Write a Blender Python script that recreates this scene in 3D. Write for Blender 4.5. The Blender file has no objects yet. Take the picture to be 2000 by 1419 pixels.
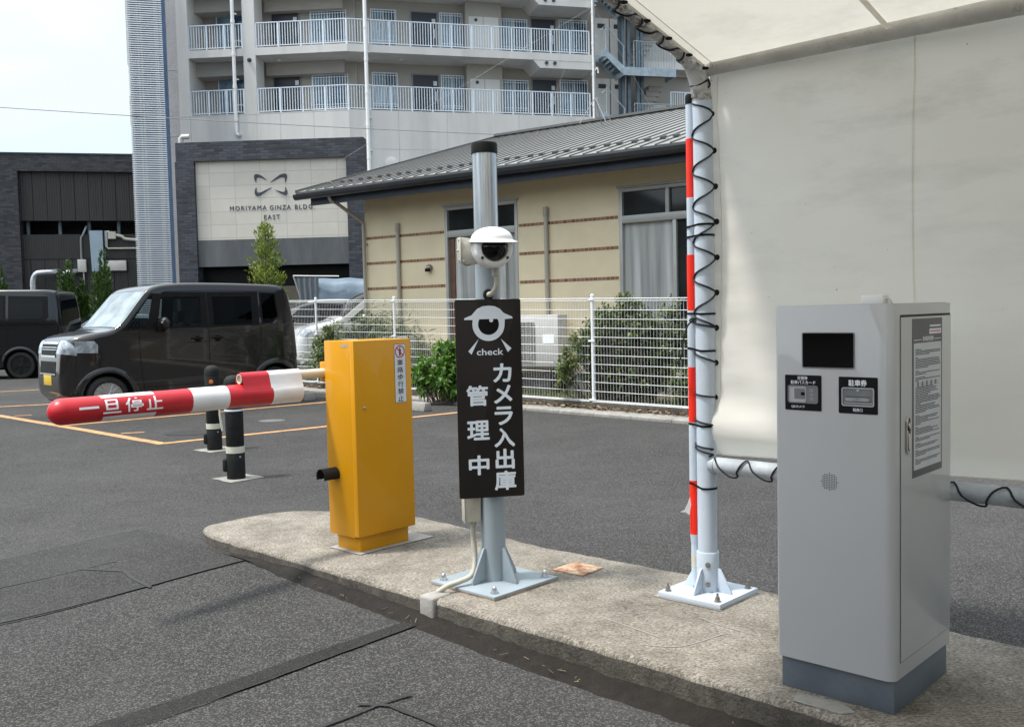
import bpy, bmesh, math, random
import numpy as np
from mathutils import Vector, Matrix, geometry

random.seed(7)
rng = np.random.default_rng(11)
PI = math.pi
R_ = math.radians
C = bpy.context.scene.collection
scene = bpy.context.scene

# ------------------------------------------------------------------ camera
CAM_H = 1.32
PITCH = math.atan(100 / 1850)
ROLL = -0.0225
cam_d = bpy.data.cameras.new('camera')
cam_d.sensor_width = 36.0
cam_d.lens = 36.0 * 1850 / 2000
cam_d.clip_end = 1500
cam_d.clip_start = 0.05
cam = bpy.data.objects.new('camera', cam_d)
C.objects.link(cam)
cam_rot = Matrix.Rotation(PI / 2 - PITCH, 3, 'X') @ Matrix.Rotation(ROLL, 3, 'Z')
cam.matrix_world = Matrix.Translation((0, 0, CAM_H)) @ cam_rot.to_4x4()
scene.camera = cam
cam_d.dof.use_dof = False

# ------------------------------------------------------------------ light
SUN_EL, SUN_AZ = R_(66), Vector((-0.97, -0.24))
SUN_AZ.normalize()
to_sun = Vector((SUN_AZ.x * math.cos(SUN_EL), SUN_AZ.y * math.cos(SUN_EL), math.sin(SUN_EL)))
sun_d = bpy.data.lights.new('sun', 'SUN')
sun_d.energy = 2.5
sun_d.angle = R_(6)
sun_d.color = (1.0, 0.965, 0.905)
sun = bpy.data.objects.new('sun', sun_d)
sun.rotation_euler = to_sun.to_track_quat('Z', 'Y').to_euler()
sun.location = (-10, -5, 20)
C.objects.link(sun)

world = bpy.data.worlds.new('World')
scene.world = world
world.use_nodes = True
wn = world.node_tree
wn.nodes.clear()
w_out = wn.nodes.new('ShaderNodeOutputWorld')
w_bg = wn.nodes.new('ShaderNodeBackground')
w_sky = wn.nodes.new('ShaderNodeTexSky')
w_sky.sky_type = 'NISHITA'
w_sky.sun_disc = False
w_sky.sun_elevation = SUN_EL
w_sky.sun_rotation = math.atan2(SUN_AZ.x, SUN_AZ.y)
w_sky.air_density = 1.0
w_sky.dust_density = 0.5
w_bg.inputs['Strength'].default_value = 0.125
# broken white cloud over the blue
w_tc = wn.nodes.new('ShaderNodeTexCoord')
w_map = wn.nodes.new('ShaderNodeMapping')
w_map.inputs['Scale'].default_value = (1.0, 1.0, 2.3)
w_map.inputs['Location'].default_value = (0.35, 0.1, 0.2)
w_noise = wn.nodes.new('ShaderNodeTexNoise')
w_noise.inputs['Scale'].default_value = 2.1
w_noise.inputs['Detail'].default_value = 8
w_noise.inputs['Roughness'].default_value = 0.55
w_ramp = wn.nodes.new('ShaderNodeValToRGB')
w_ramp.color_ramp.elements[0].position = 0.30
w_ramp.color_ramp.elements[0].color = (0.22, 0.22, 0.22, 1)
w_ramp.color_ramp.elements[1].position = 0.60
w_mix = wn.nodes.new('ShaderNodeMix')
w_mix.data_type = 'RGBA'
# hazy brightness round the sun: the veil of cloud is thickest and brightest towards it
w_dot = wn.nodes.new('ShaderNodeVectorMath')
w_dot.operation = 'DOT_PRODUCT'
w_dot.inputs[1].default_value = tuple(to_sun)
w_rng = wn.nodes.new('ShaderNodeMapRange')
w_rng.inputs['From Min'].default_value = 0.28
w_rng.inputs['From Max'].default_value = 1.0
w_cl = wn.nodes.new('ShaderNodeMix')
w_cl.data_type = 'RGBA'
w_cl.inputs['A'].default_value = (4.2, 4.85, 5.15, 1)
w_cl.inputs['B'].default_value = (14.5, 15.0, 15.4, 1)
wn.links.new(w_tc.outputs['Generated'], w_dot.inputs[0])
wn.links.new(w_dot.outputs['Value'], w_rng.inputs['Value'])
wn.links.new(w_rng.outputs['Result'], w_cl.inputs['Factor'])
wn.links.new(w_cl.outputs['Result'], w_mix.inputs['B'])
wn.links.new(w_tc.outputs['Generated'], w_map.inputs['Vector'])
wn.links.new(w_map.outputs['Vector'], w_noise.inputs['Vector'])
wn.links.new(w_noise.outputs['Fac'], w_ramp.inputs['Fac'])
wn.links.new(w_ramp.outputs['Color'], w_mix.inputs['Factor'])
wn.links.new(w_sky.outputs['Color'], w_mix.inputs['A'])
wn.links.new(w_mix.outputs['Result'], w_bg.inputs['Color'])
wn.links.new(w_bg.outputs['Background'], w_out.inputs['Surface'])

scene.view_settings.view_transform = 'Standard'
scene.view_settings.look = 'None'
scene.view_settings.gamma = 1.0
scene.view_settings.use_curve_mapping = False
scene.view_settings.exposure = 0.82
scene.cycles.max_bounces = 6
scene.cycles.diffuse_bounces = 3
scene.cycles.glossy_bounces = 3
scene.cycles.transparent_max_bounces = 8
scene.cycles.use_denoising = True

# ------------------------------------------------------------------ frames
TH = R_(46.5)
U = Vector((-math.sin(TH), math.cos(TH), 0))
V = Vector((math.cos(TH), math.sin(TH), 0))
ISL = R_(-43.5)           # local x = -u (along the kerb towards the machine), local y = v (across)
IZ = 0.12                 # height of the traffic island


def UV(u, v, z=0.0):
    return U * u + V * v + Vector((0, 0, z))


def sight(px, py):
    return cam_rot @ Vector(((px - 1000) / 1850, -(py - 709.5) / 1850, -1.0))


def ground(px, py, z=0.0):
    d = sight(px, py)
    t = (z - CAM_H) / d.z
    return Vector((d.x * t, d.y * t, z))


def depth(px, py, y):
    d = sight(px, py)
    t = y / d.y
    return Vector((d.x * t, y, CAM_H + d.z * t))


class Frame:
    """a facade: x along it to the right, y away from the street, z up"""
    def __init__(self, x, y, deg):
        self.o = Vector((x, y)); self.a = R_(deg)
        self.dx = Vector((math.cos(self.a), math.sin(self.a)))
        self.n = Vector((-self.dx.y, self.dx.x))

    def at(self, px, py, d=0.0):
        r = sight(px, py)
        t = (self.o + self.n * d).dot(self.n) / Vector((r.x, r.y)).dot(self.n)
        p = Vector((r.x * t, r.y * t))
        return (p - self.o).dot(self.dx), CAM_H + r.z * t

    def world(self, s, d, z):
        p = self.o + self.dx * s + self.n * d
        return Vector((p.x, p.y, z))

    def matrix(self):
        return Matrix.Translation((self.o.x, self.o.y, 0)) @ Matrix.Rotation(self.a, 4, 'Z')


# ------------------------------------------------------------------ materials
def new_mat(name):
    m = bpy.data.materials.new(name)
    m.use_nodes = True
    nt = m.node_tree
    return m, nt, nt.nodes['Principled BSDF']


def nd(nt, kind, **kw):
    n = nt.nodes.new(kind)
    for k, v in kw.items():
        if k in n.inputs:
            n.inputs[k].default_value = v
        else:
            setattr(n, k, v)
    return n


def coords(nt, scale=(1, 1, 1)):
    tc = nd(nt, 'ShaderNodeTexCoord')
    mp = nd(nt, 'ShaderNodeMapping')
    mp.inputs['Scale'].default_value = scale
    nt.links.new(tc.outputs['Object'], mp.inputs['Vector'])
    return mp.outputs['Vector']


def noise(nt, vec, scale, detail=4, rough=0.55, lo=0.35, hi=0.65, dist=0.0):
    n = nd(nt, 'ShaderNodeTexNoise', Scale=scale, Detail=detail, Roughness=rough, Distortion=dist)
    nt.links.new(vec, n.inputs['Vector'])
    r = nd(nt, 'ShaderNodeMapRange')
    r.inputs['From Min'].default_value = lo
    r.inputs['From Max'].default_value = hi
    nt.links.new(n.outputs['Fac'], r.inputs['Value'])
    return r.outputs['Result']


def mix(nt, fac, a, b, blend='MIX'):
    m = nd(nt, 'ShaderNodeMix', data_type='RGBA', blend_type=blend)
    for key, val in (('Factor', fac), ('A', a), ('B', b)):
        if isinstance(val, (int, float)):
            m.inputs[key].default_value = val
        elif isinstance(val, tuple):
            m.inputs[key].default_value = (*val[:3], 1)
        else:
            nt.links.new(val, m.inputs[key])
    return m.outputs['Result']


def math_(nt, op, a, b=0.0):
    m = nd(nt, 'ShaderNodeMath', operation=op)
    for i, v in enumerate((a, b)):
        if isinstance(v, (int, float)):
            m.inputs[i].default_value = v
        else:
            nt.links.new(v, m.inputs[i])
    return m.outputs[0]


def bump(nt, bs, height, strength=0.3, dist=0.01):
    b = nd(nt, 'ShaderNodeBump', Strength=strength, Distance=dist)
    nt.links.new(height, b.inputs['Height'])
    nt.links.new(b.outputs['Normal'], bs.inputs['Normal'])


def paint(name, col, rough=0.5, metal=0.0, var=0.12, scale=6.0, bmp=0.0, bscale=60.0, coat=0.0, dirt=None, dirt_amt=0.0, stretch=(1, 1, 1), spec=0.5):
    """a coated or plain surface with uneven tone, fine bump and optional dirt"""
    m, nt, bs = new_mat(name)
    vec = coords(nt, stretch)
    f = noise(nt, vec, scale, 5, 0.6)
    lo = tuple(c * (1 - var) for c in col)
    hi = tuple(min(1, c * (1 + var)) for c in col)
    out = mix(nt, f, lo, hi)
    if dirt:
        d = noise(nt, vec, scale * 0.7, 7, 0.65, 0.5, 0.75)
        d = math_(nt, 'MULTIPLY', d, dirt_amt)
        out = mix(nt, d, out, dirt)
    nt.links.new(out, bs.inputs['Base Color'])
    rr = nd(nt, 'ShaderNodeMapRange')
    rr.inputs['To Min'].default_value = max(0.02, rough * (0.97 if coat or rough < 0.3 else 0.88))
    rr.inputs['To Max'].default_value = min(1.0, rough * (1.03 if coat or rough < 0.3 else 1.12))
    nt.links.new(noise(nt, vec, scale * 0.8, 3, 0.5, 0.15, 0.85), rr.inputs['Value'])
    nt.links.new(rr.outputs['Result'], bs.inputs['Roughness'])
    bs.inputs['Metallic'].default_value = metal
    bs.inputs['Coat Weight'].default_value = coat
    bs.inputs['Coat Roughness'].default_value = 0.04
    bs.inputs['Specular IOR Level'].default_value = spec
    if bmp:
        h = noise(nt, vec, bscale, 3, 0.6, 0.2, 0.8)
        bump(nt, bs, h, bmp, 0.004)
    return m


def asphalt(name, dark, light, speck, patch_lo=(0.8,), stone=150.0, wear=0.35):
    m, nt, bs = new_mat(name)
    vec = coords(nt)
    vor = nd(nt, 'ShaderNodeTexVoronoi', Scale=stone, Randomness=1.0)
    nt.links.new(vec, vor.inputs['Vector'])
    sep = nd(nt, 'ShaderNodeSeparateColor')
    nt.links.new(vor.outputs['Color'], sep.inputs['Color'])
    r = nd(nt, 'ShaderNodeMapRange')
    r.inputs['From Min'].default_value = 0.55
    r.inputs['From Max'].default_value = 1.0
    nt.links.new(sep.outputs['Red'], r.inputs['Value'])
    base = mix(nt, noise(nt, vec, 55, 4, 0.7, 0.3, 0.7), dark, light)
    big = noise(nt, vec, 0.45, 5, 0.6, 0.35, 0.7)
    mid = noise(nt, vec, 3.1, 5, 0.6, 0.35, 0.7)
    base = mix(nt, math_(nt, 'MULTIPLY', big, 0.8), base, tuple(c * 1.5 for c in light))
    base = mix(nt, math_(nt, 'MULTIPLY', mid, wear), base, tuple(c * 0.65 for c in dark))
    base = mix(nt, math_(nt, 'MULTIPLY', r.outputs['Result'], 0.75), base, speck)
    nt.links.new(base, bs.inputs['Base Color'])
    bs.inputs['Roughness'].default_value = 0.92
    bs.inputs['Specular IOR Level'].default_value = 0.12
    inv = math_(nt, 'SUBTRACT', 1.0, vor.outputs['Distance'])
    h = math_(nt, 'ADD', inv, math_(nt, 'MULTIPLY', sep.outputs['Green'], 0.8))
    bump(nt, bs, h, 0.55, 0.004)
    return m


def concrete(name, lo, hi, stain, stain_amt=0.6, scale=9.0, bmp=0.45):
    m, nt, bs = new_mat(name)
    vec = coords(nt)
    base = mix(nt, noise(nt, vec, scale, 8, 0.7, 0.3, 0.7), lo, hi)
    fine = noise(nt, coords(nt, (1.0, 2.2, 1.0)), scale * 7, 6, 0.75, 0.5, 0.64)
    base = mix(nt, math_(nt, 'MULTIPLY', fine, 0.65 * stain_amt), base, stain)
    if stain_amt > 0.9:
        g2 = noise(nt, coords(nt, (1.0, 2.0, 1.0)), 75, 6, 0.8, 0.45, 0.57)
        base = mix(nt, math_(nt, 'MULTIPLY', g2, 0.72), base, stain)
    big = noise(nt, vec, 1.9, 7, 0.66, 0.46, 0.66)
    grain = noise(nt, coords(nt, (1.0, 1.8, 1.0)), 42, 5, 0.75, 0.36, 0.6)
    base = mix(nt, math_(nt, 'MULTIPLY', math_(nt, 'MULTIPLY', big, grain), stain_amt * 0.95), base, tuple(c * 0.9 for c in stain))
    pits = nd(nt, 'ShaderNodeTexVoronoi', Scale=70.0)
    nt.links.new(vec, pits.inputs['Vector'])
    nt.links.new(base, bs.inputs['Base Color'])
    bs.inputs['Roughness'].default_value = 0.9
    bs.inputs['Specular IOR Level'].default_value = 0.25
    h = math_(nt, 'ADD', noise(nt, vec, 110, 5, 0.7, 0.2, 0.8), math_(nt, 'MULTIPLY', pits.outputs['Distance'], 0.5))
    bump(nt, bs, h, bmp, 0.005)
    return m


def brick(name, a, b, mortar, w=0.22, h=0.06, ms=0.006, axes='XZ', rough=0.6):
    m, nt, bs = new_mat(name)
    tc = nd(nt, 'ShaderNodeTexCoord')
    sx = nd(nt, 'ShaderNodeSeparateXYZ')
    nt.links.new(tc.outputs['Object'], sx.inputs['Vector'])
    cx = nd(nt, 'ShaderNodeCombineXYZ')
    along = math_(nt, 'ADD', sx.outputs['X'], sx.outputs['Y'])
    nt.links.new(along, cx.inputs['X'])
    nt.links.new(sx.outputs['Z'], cx.inputs['Y'])
    br = nd(nt, 'ShaderNodeTexBrick')
    br.inputs['Scale'].default_value = 1.0
    br.inputs['Brick Width'].default_value = w
    br.inputs['Row Height'].default_value = h
    br.inputs['Mortar Size'].default_value = ms
    br.inputs['Bias'].default_value = 0.0
    br.inputs['Color1'].default_value = (*a, 1)
    br.inputs['Color2'].default_value = (*b, 1)
    br.inputs['Mortar'].default_value = (*mortar, 1)
    nt.links.new(cx.outputs['Vector'], br.inputs['Vector'])
    n = noise(nt, tc.outputs['Object'], 1.3, 6, 0.6, 0.3, 0.75)
    col = mix(nt, math_(nt, 'MULTIPLY', n, 0.3), br.outputs['Color'], tuple(c * 1.2 for c in b))
    nt.links.new(col, bs.inputs['Base Color'])
    bs.inputs['Roughness'].default_value = rough
    bump(nt, bs, math_(nt, 'SUBTRACT', 1.0, br.outputs['Fac']), 0.5, 0.01)
    return m


def leaf_mat(name, dark, mid, light, trans=0.35):
    m, nt, bs = new_mat(name)
    g = nd(nt, 'ShaderNodeNewGeometry')
    ramp = nd(nt, 'ShaderNodeValToRGB')
    e = ramp.color_ramp.elements
    e[0].color = (*dark, 1); e[1].color = (*light, 1)
    x = e.new(0.55); x.color = (*mid, 1)
    nt.links.new(g.outputs['Random Per Island'], ramp.inputs['Fac'])
    nt.links.new(ramp.outputs['Color'], bs.inputs['Base Color'])
    bs.inputs['Roughness'].default_value = 0.5
    tr = nd(nt, 'ShaderNodeBsdfTranslucent')
    nt.links.new(ramp.outputs['Color'], tr.inputs['Color'])
    ms = nd(nt, 'ShaderNodeMixShader')
    ms.inputs[0].default_value = trans
    nt.links.new(bs.outputs[0], ms.inputs[1])
    nt.links.new(tr.outputs[0], ms.inputs[2])
    nt.links.new(ms.outputs[0], nt.nodes['Material Output'].inputs['Surface'])
    return m


def glass_dark(name, col=(0.01, 0.012, 0.014), rough=0.03, var=0.3, scale=1.5, spec=0.4):
    return paint(name, col, rough, 0, var, scale, spec=spec)


MAT = {}


def see_through(name, tint, gloss=0.10):
    m, nt, bs = new_mat(name)
    bs.inputs['Base Color'].default_value = (0.005, 0.006, 0.006, 1)
    bs.inputs['Roughness'].default_value = 0.02
    tr = nd(nt, 'ShaderNodeBsdfTransparent')
    tr.inputs['Color'].default_value = (*tint, 1)
    fr = nd(nt, 'ShaderNodeFresnel', IOR=1.4)
    ms = nd(nt, 'ShaderNodeMixShader')
    nt.links.new(math_(nt, 'ADD', fr.outputs[0], gloss), ms.inputs[0])
    nt.links.new(tr.outputs[0], ms.inputs[1])
    nt.links.new(bs.outputs[0], ms.inputs[2])
    nt.links.new(ms.outputs[0], nt.nodes['Material Output'].inputs['Surface'])
    return m


MAT['asphalt'] = asphalt('asphalt', (0.0265, 0.0258, 0.025), (0.045, 0.044, 0.043), (0.145, 0.142, 0.137), stone=175.0)
MAT['asphalt_new'] = asphalt('asphalt patch', (0.024, 0.0235, 0.023), (0.040, 0.0392, 0.0385), (0.115, 0.113, 0.110), stone=200, wear=0.35)
MAT['asphalt_fine'] = asphalt('fine asphalt', (0.019, 0.0185, 0.018), (0.030, 0.0292, 0.0285), (0.068, 0.066, 0.064), stone=260, wear=0.5)
MAT['tar'] = paint('tar seal', (0.017, 0.017, 0.017), 0.6, 0, 0.3, 30, 0.4, 90)
MAT['silt'] = concrete('dark silt', (0.014, 0.012, 0.010), (0.030, 0.026, 0.022), (0.007, 0.006, 0.005), 0.5, 22, 0.8)
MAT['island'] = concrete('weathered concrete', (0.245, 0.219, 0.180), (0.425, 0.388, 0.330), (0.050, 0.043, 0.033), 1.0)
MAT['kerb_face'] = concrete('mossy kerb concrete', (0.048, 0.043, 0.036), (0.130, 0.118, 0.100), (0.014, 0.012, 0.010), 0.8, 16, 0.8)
MAT['mortar'] = concrete('pale mortar', (0.27, 0.26, 0.24), (0.38, 0.37, 0.345), (0.3, 0.28, 0.25), 0.3, 14, 0.4)
MAT['kerb_pale'] = concrete('pale kerb', (0.22, 0.21, 0.19), (0.34, 0.33, 0.30), (0.12, 0.11, 0.095), 0.5, 12, 0.4)
MAT['soil'] = concrete('garden soil', (0.07, 0.055, 0.035), (0.15, 0.12, 0.08), (0.04, 0.03, 0.02), 0.5, 10, 0.6)
MAT['line'] = paint('worn orange road paint', (0.47, 0.25, 0.105), 0.75, 0, 0.18, 8, 0.3, 120, dirt=(0.08, 0.07, 0.06), dirt_amt=0.7)
MAT['orange'] = paint('amber gate paint', (0.58, 0.262, 0.003), 0.42, 0, 0.03, 3, 0.03, 200, spec=0.25, coat=0.25)
MAT['white_pole'] = paint('white pole paint', (0.52, 0.59, 0.67), 0.35, 0, 0.05, 5, 0.03, 120, dirt=(0.35, 0.33, 0.3), dirt_amt=0.25)
MAT['white'] = paint('white plastic', (0.78, 0.78, 0.77), 0.4, 0, 0.03, 5)
MAT['white_vinyl'] = paint('white vinyl', (0.74, 0.74, 0.74), 0.33, 0, 0.05, 9, 0.08, 25)
MAT['red_vinyl'] = paint('red vinyl', (0.50, 0.012, 0.022), 0.36, 0, 0.10, 7, 0.08, 25)
MAT['red_glow'] = paint('bright red tape', (0.86, 0.025, 0.008), 0.4, 0, 0.05, 6)
MAT['cream_pipe'] = paint('cream pipe', (0.62, 0.59, 0.49), 0.4, 0, 0.05, 6)
MAT['rail_low'] = paint('stained blue white pipe', (0.44, 0.48, 0.52), 0.4, 0, 0.08, 5, 0.03, 120, dirt=(0.13, 0.125, 0.11), dirt_amt=0.8)
MAT['spot'] = paint('pale worn asphalt', (0.12, 0.118, 0.112), 0.9, 0, 0.2, 14, 0.3, 120)
MAT['black'] = paint('black plastic', (0.008, 0.008, 0.008), 0.5, 0, 0.2, 12, spec=0.12)
MAT['black_matt'] = paint('black rubber', (0.010, 0.010, 0.010), 0.75, 0, 0.3, 20, 0.2, 80, spec=0.3)
MAT['rope'] = paint('black cord', (0.010, 0.011, 0.014), 0.75, 0, 0.4, 120, 0.5, 300)
MAT['machine'] = paint('grey machine paint', (0.53, 0.535, 0.54), 0.40, 0, 0.02, 1.5, 0.015, 220, coat=0.8)
MAT['plinth'] = paint('slate blue plinth paint', (0.105, 0.125, 0.15), 0.4, 0, 0.12, 8, 0.05, 60, dirt=(0.2, 0.19, 0.17), dirt_amt=0.25)
MAT['panel_black'] = paint('black label film', (0.004, 0.004, 0.0045), 0.45, 0, 0.1, 8, spec=0.25)
MAT['screen'] = paint('dark screen', (0.002, 0.002, 0.002), 0.10, 0, 0.1, 3, spec=0.3)
MAT['grey_mid'] = paint('grey plastic', (0.21, 0.22, 0.225), 0.4, 0, 0.08, 20)
MAT['grey_light'] = paint('light grey plastic', (0.52, 0.52, 0.54), 0.35, 0, 0.05, 20)
MAT['clear'] = paint('pale clear plastic', (0.36, 0.38, 0.39), 0.12, 0, 0.2, 40)
MAT['ink'] = paint('dark ink', (0.03, 0.04, 0.06), 0.6, 0, 0.2, 40)
MAT['ink_white'] = paint('white print', (0.85, 0.86, 0.87), 0.5, 0, 0.02, 20)
MAT['notice_grey'] = paint('grey notice print', (0.085, 0.088, 0.095), 0.35, 0, 0.05, 10)
MAT['notice_white'] = paint('notice paper', (0.62, 0.65, 0.68), 0.3, 0, 0.03, 10)
MAT['chrome'] = paint('satin steel', (0.62, 0.60, 0.57), 0.22, 1.0, 0.08, 30)
MAT['bolt'] = paint('weathered zinc', (0.30, 0.27, 0.24), 0.45, 0.8, 0.3, 80, 0.2, 150)
MAT['bolt_new'] = paint('bright zinc', (0.62, 0.64, 0.66), 0.3, 1.0, 0.15, 60)
MAT['pole_grey'] = paint('blue grey pole paint', (0.285, 0.335, 0.365), 0.38, 0, 0.06, 4, 0.04, 150)
MAT['sign_brown'] = paint('charcoal sign film', (0.024, 0.0205, 0.019), 0.5, 0, 0.08, 6, spec=0.12)
MAT['sign_white'] = paint('pale blue white print', (0.74, 0.80, 0.86), 0.45, 0, 0.02, 6)
MAT['beige_plastic'] = paint('beige plastic', (0.46, 0.44, 0.37), 0.5, 0, 0.06, 10)
MAT['rust'] = None
MAT['reflector'] = paint('orange reflector', (0.75, 0.18, 0.04), 0.25, 0, 0.1, 40)
MAT['band_pale'] = paint('pale reflective band', (0.58, 0.56, 0.46), 0.4, 0, 0.1, 20)


def special(name, build):
    m, nt, bs = new_mat(name)
    build(nt, bs)
    return m


def _rust(nt, bs):
    vec = coords(nt)
    f = noise(nt, vec, 14, 8, 0.65, 0.36, 0.58, 0.6)
    c = mix(nt, f, (0.19, 0.055, 0.015), (0.50, 0.37, 0.25))
    nt.links.new(c, bs.inputs['Base Color'])
    bs.inputs['Roughness'].default_value = 0.85
    bump(nt, bs, f, 0.3, 0.004)


def _galv(nt, bs):
    vec = coords(nt, (60, 60, 1.4))
    f = noise(nt, vec, 1.0, 6, 0.7, 0.3, 0.7)
    g = noise(nt, coords(nt), 26, 5, 0.6, 0.35, 0.65)
    c = mix(nt, f, (0.16, 0.20, 0.23), (0.86, 0.90, 0.93))
    c = mix(nt, math_(nt, 'MULTIPLY', g, 0.35), c, (0.50, 0.53, 0.55))
    nt.links.new(c, bs.inputs['Base Color'])
    bs.inputs['Metallic'].default_value = 0.9
    bs.inputs['Roughness'].default_value = 0.34
    bump(nt, bs, f, 0.25, 0.003)


def _mould_pipe(nt, bs):
    vec = coords(nt)
    d = noise(nt, vec, 30, 8, 0.75, 0.47, 0.53, 1.2)
    d2 = noise(nt, vec, 5, 3, 0.5, 0.36, 0.58)
    d = math_(nt, 'MULTIPLY', d, d2)
    c = mix(nt, noise(nt, vec, 40, 4), (0.50, 0.49, 0.46), (0.60, 0.59, 0.56))
    c = mix(nt, d, c, (0.032, 0.030, 0.020))
    nt.links.new(c, bs.inputs['Base Color'])
    bs.inputs['Roughness'].default_value = 0.55


def _light_mould_pipe(nt, bs):
    vec = coords(nt)
    d = noise(nt, vec, 30, 8, 0.75, 0.56, 0.66, 1.2)
    d2 = noise(nt, vec, 4, 3, 0.5, 0.45, 0.7)
    d = math_(nt, 'MULTIPLY', math_(nt, 'MULTIPLY', d, d2), 0.7)
    c = mix(nt, noise(nt, vec, 12, 5), (0.48, 0.47, 0.44), (0.60, 0.59, 0.56))
    c = mix(nt, d, c, (0.09, 0.085, 0.07))
    nt.links.new(c, bs.inputs['Base Color'])
    bs.inputs['Roughness'].default_value = 0.5


def _fabric(nt, bs, trans=0.42, specky=0.80):
    vec = coords(nt)
    a = noise(nt, vec, 1.1, 7, 0.62, 0.35, 0.7)
    streak = noise(nt, coords(nt, (0.7, 1, 2.4)), 3.0, 8, 0.7, 0.5, 0.75)
    c = mix(nt, a, (0.84, 0.805, 0.73), (0.90, 0.875, 0.815))
    # dirt washed into the upper part of the cloth
    tc = nd(nt, 'ShaderNodeTexCoord')
    sp = nd(nt, 'ShaderNodeSeparateXYZ')
    nt.links.new(tc.outputs['Object'], sp.inputs['Vector'])
    up = nd(nt, 'ShaderNodeMapRange')
    up.inputs['From Min'].default_value = 1.1
    up.inputs['From Max'].default_value = 2.05
    nt.links.new(sp.outputs['Z'], up.inputs['Value'])
    dirt = math_(nt, 'MULTIPLY', streak, math_(nt, 'ADD', math_(nt, 'MULTIPLY', up.outputs['Result'], 0.5), 0.10))
    c = mix(nt, math_(nt, 'MULTIPLY', dirt, 0.75), c, (0.36, 0.35, 0.33))
    specks = noise(nt, vec, 60, 2, 0.4, specky, specky + 0.01)
    c = mix(nt, specks, c, (0.08, 0.075, 0.07))
    nt.links.new(c, bs.inputs['Base Color'])
    bs.inputs['Roughness'].default_value = 0.42
    bs.inputs['Specular IOR Level'].default_value = 0.4
    h = math_(nt, 'ADD', noise(nt, coords(nt, (0.7, 1, 1.9)), 2.2, 3, 0.4, 0.2, 0.8, 0.2), math_(nt, 'MULTIPLY', noise(nt, vec, 300, 2), 0.01))
    bump(nt, bs, h, 0.30, 0.03)
    tr = nd(nt, 'ShaderNodeBsdfTranslucent')
    nt.links.new(mix(nt, 0.5, c, (0.84, 0.78, 0.64)), tr.inputs['Color'])
    ms = nd(nt, 'ShaderNodeMixShader')
    ms.inputs[0].default_value = trans
    nt.links.new(bs.outputs[0], ms.inputs[1])
    nt.links.new(tr.outputs[0], ms.inputs[2])
    nt.links.new(ms.outputs[0], nt.nodes['Material Output'].inputs['Surface'])


def _curtain_cloth(nt, bs):
    vec = coords(nt)
    w = noise(nt, coords(nt, (9.0, 1, 0.35)), 1.0, 4, 0.5, 0.3, 0.7)
    c = mix(nt, w, (0.24, 0.25, 0.24), (0.55, 0.56, 0.54))
    nt.links.new(c, bs.inputs['Base Color'])
    bs.inputs['Roughness'].default_value = 0.08
    bs.inputs['Specular IOR Level'].default_value = 0.6


def _band(nt, bs):
    vec = coords(nt)
    br = nd(nt, 'ShaderNodeTexBrick')
    br.offset = 0.0
    for k, v in (('Scale', 1.0), ('Brick Width', 0.075), ('Row Height', 0.5), ('Mortar Size', 0.006), ('Color1', (0.16, 0.06, 0.035, 1)), ('Color2', (0.30, 0.17, 0.10, 1)), ('Mortar', (0.33, 0.28, 0.2, 1))):
        br.inputs[k].default_value = v
    nt.links.new(vec, br.inputs['Vector'])
    nt.links.new(br.outputs['Color'], bs.inputs['Base Color'])
    bs.inputs['Roughness'].default_value = 0.8


def _stone(nt, bs):
    tc = nd(nt, 'ShaderNodeTexCoord')
    sx = nd(nt, 'ShaderNodeSeparateXYZ')
    nt.links.new(tc.outputs['Object'], sx.inputs['Vector'])
    cx = nd(nt, 'ShaderNodeCombineXYZ')
    nt.links.new(math_(nt, 'SUBTRACT', sx.outputs['X'], 0.15), cx.inputs['X'])
    nt.links.new(math_(nt, 'SUBTRACT', sx.outputs['Z'], 0.06), cx.inputs['Y'])
    br = nd(nt, 'ShaderNodeTexBrick')
    br.offset = 0.0
    for k, v in (('Scale', 1.0), ('Brick Width', 0.92), ('Row Height', 0.46), ('Mortar Size', 0.007), ('Color1', (0.53, 0.495, 0.435, 1)), ('Color2', (0.58, 0.545, 0.48, 1)), ('Mortar', (0.30, 0.285, 0.26, 1))):
        br.inputs[k].default_value = v
    nt.links.new(cx.outputs['Vector'], br.inputs['Vector'])
    f = noise(nt, tc.outputs['Object'], 2.2, 6, 0.6, 0.3, 0.75)
    nt.links.new(mix(nt, math_(nt, 'MULTIPLY', f, 0.35), br.outputs['Color'], (0.42, 0.395, 0.355)), bs.inputs['Base Color'])
    bs.inputs['Roughness'].default_value = 0.75


def _ribbed(lo, hi, scale):
    def f(nt, bs):
        tc = nd(nt, 'ShaderNodeTexCoord')
        sx = nd(nt, 'ShaderNodeSeparateXYZ')
        nt.links.new(tc.outputs['Object'], sx.inputs['Vector'])
        s = math_(nt, 'SINE', math_(nt, 'MULTIPLY', sx.outputs['X'], scale))
        s = math_(nt, 'ADD', math_(nt, 'MULTIPLY', s, 0.5), 0.5)
        n = noise(nt, coords(nt, (3, 3, 0.5)), 1.2, 5, 0.6)
        c = mix(nt, n, lo, hi)
        c = mix(nt, math_(nt, 'MULTIPLY', s, 0.3), c, tuple(k * 0.5 for k in lo))
        nt.links.new(c, bs.inputs['Base Color'])
        bs.inputs['Roughness'].default_value = 0.6
        bump(nt, bs, s, 0.4, 0.02)
    return f


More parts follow.
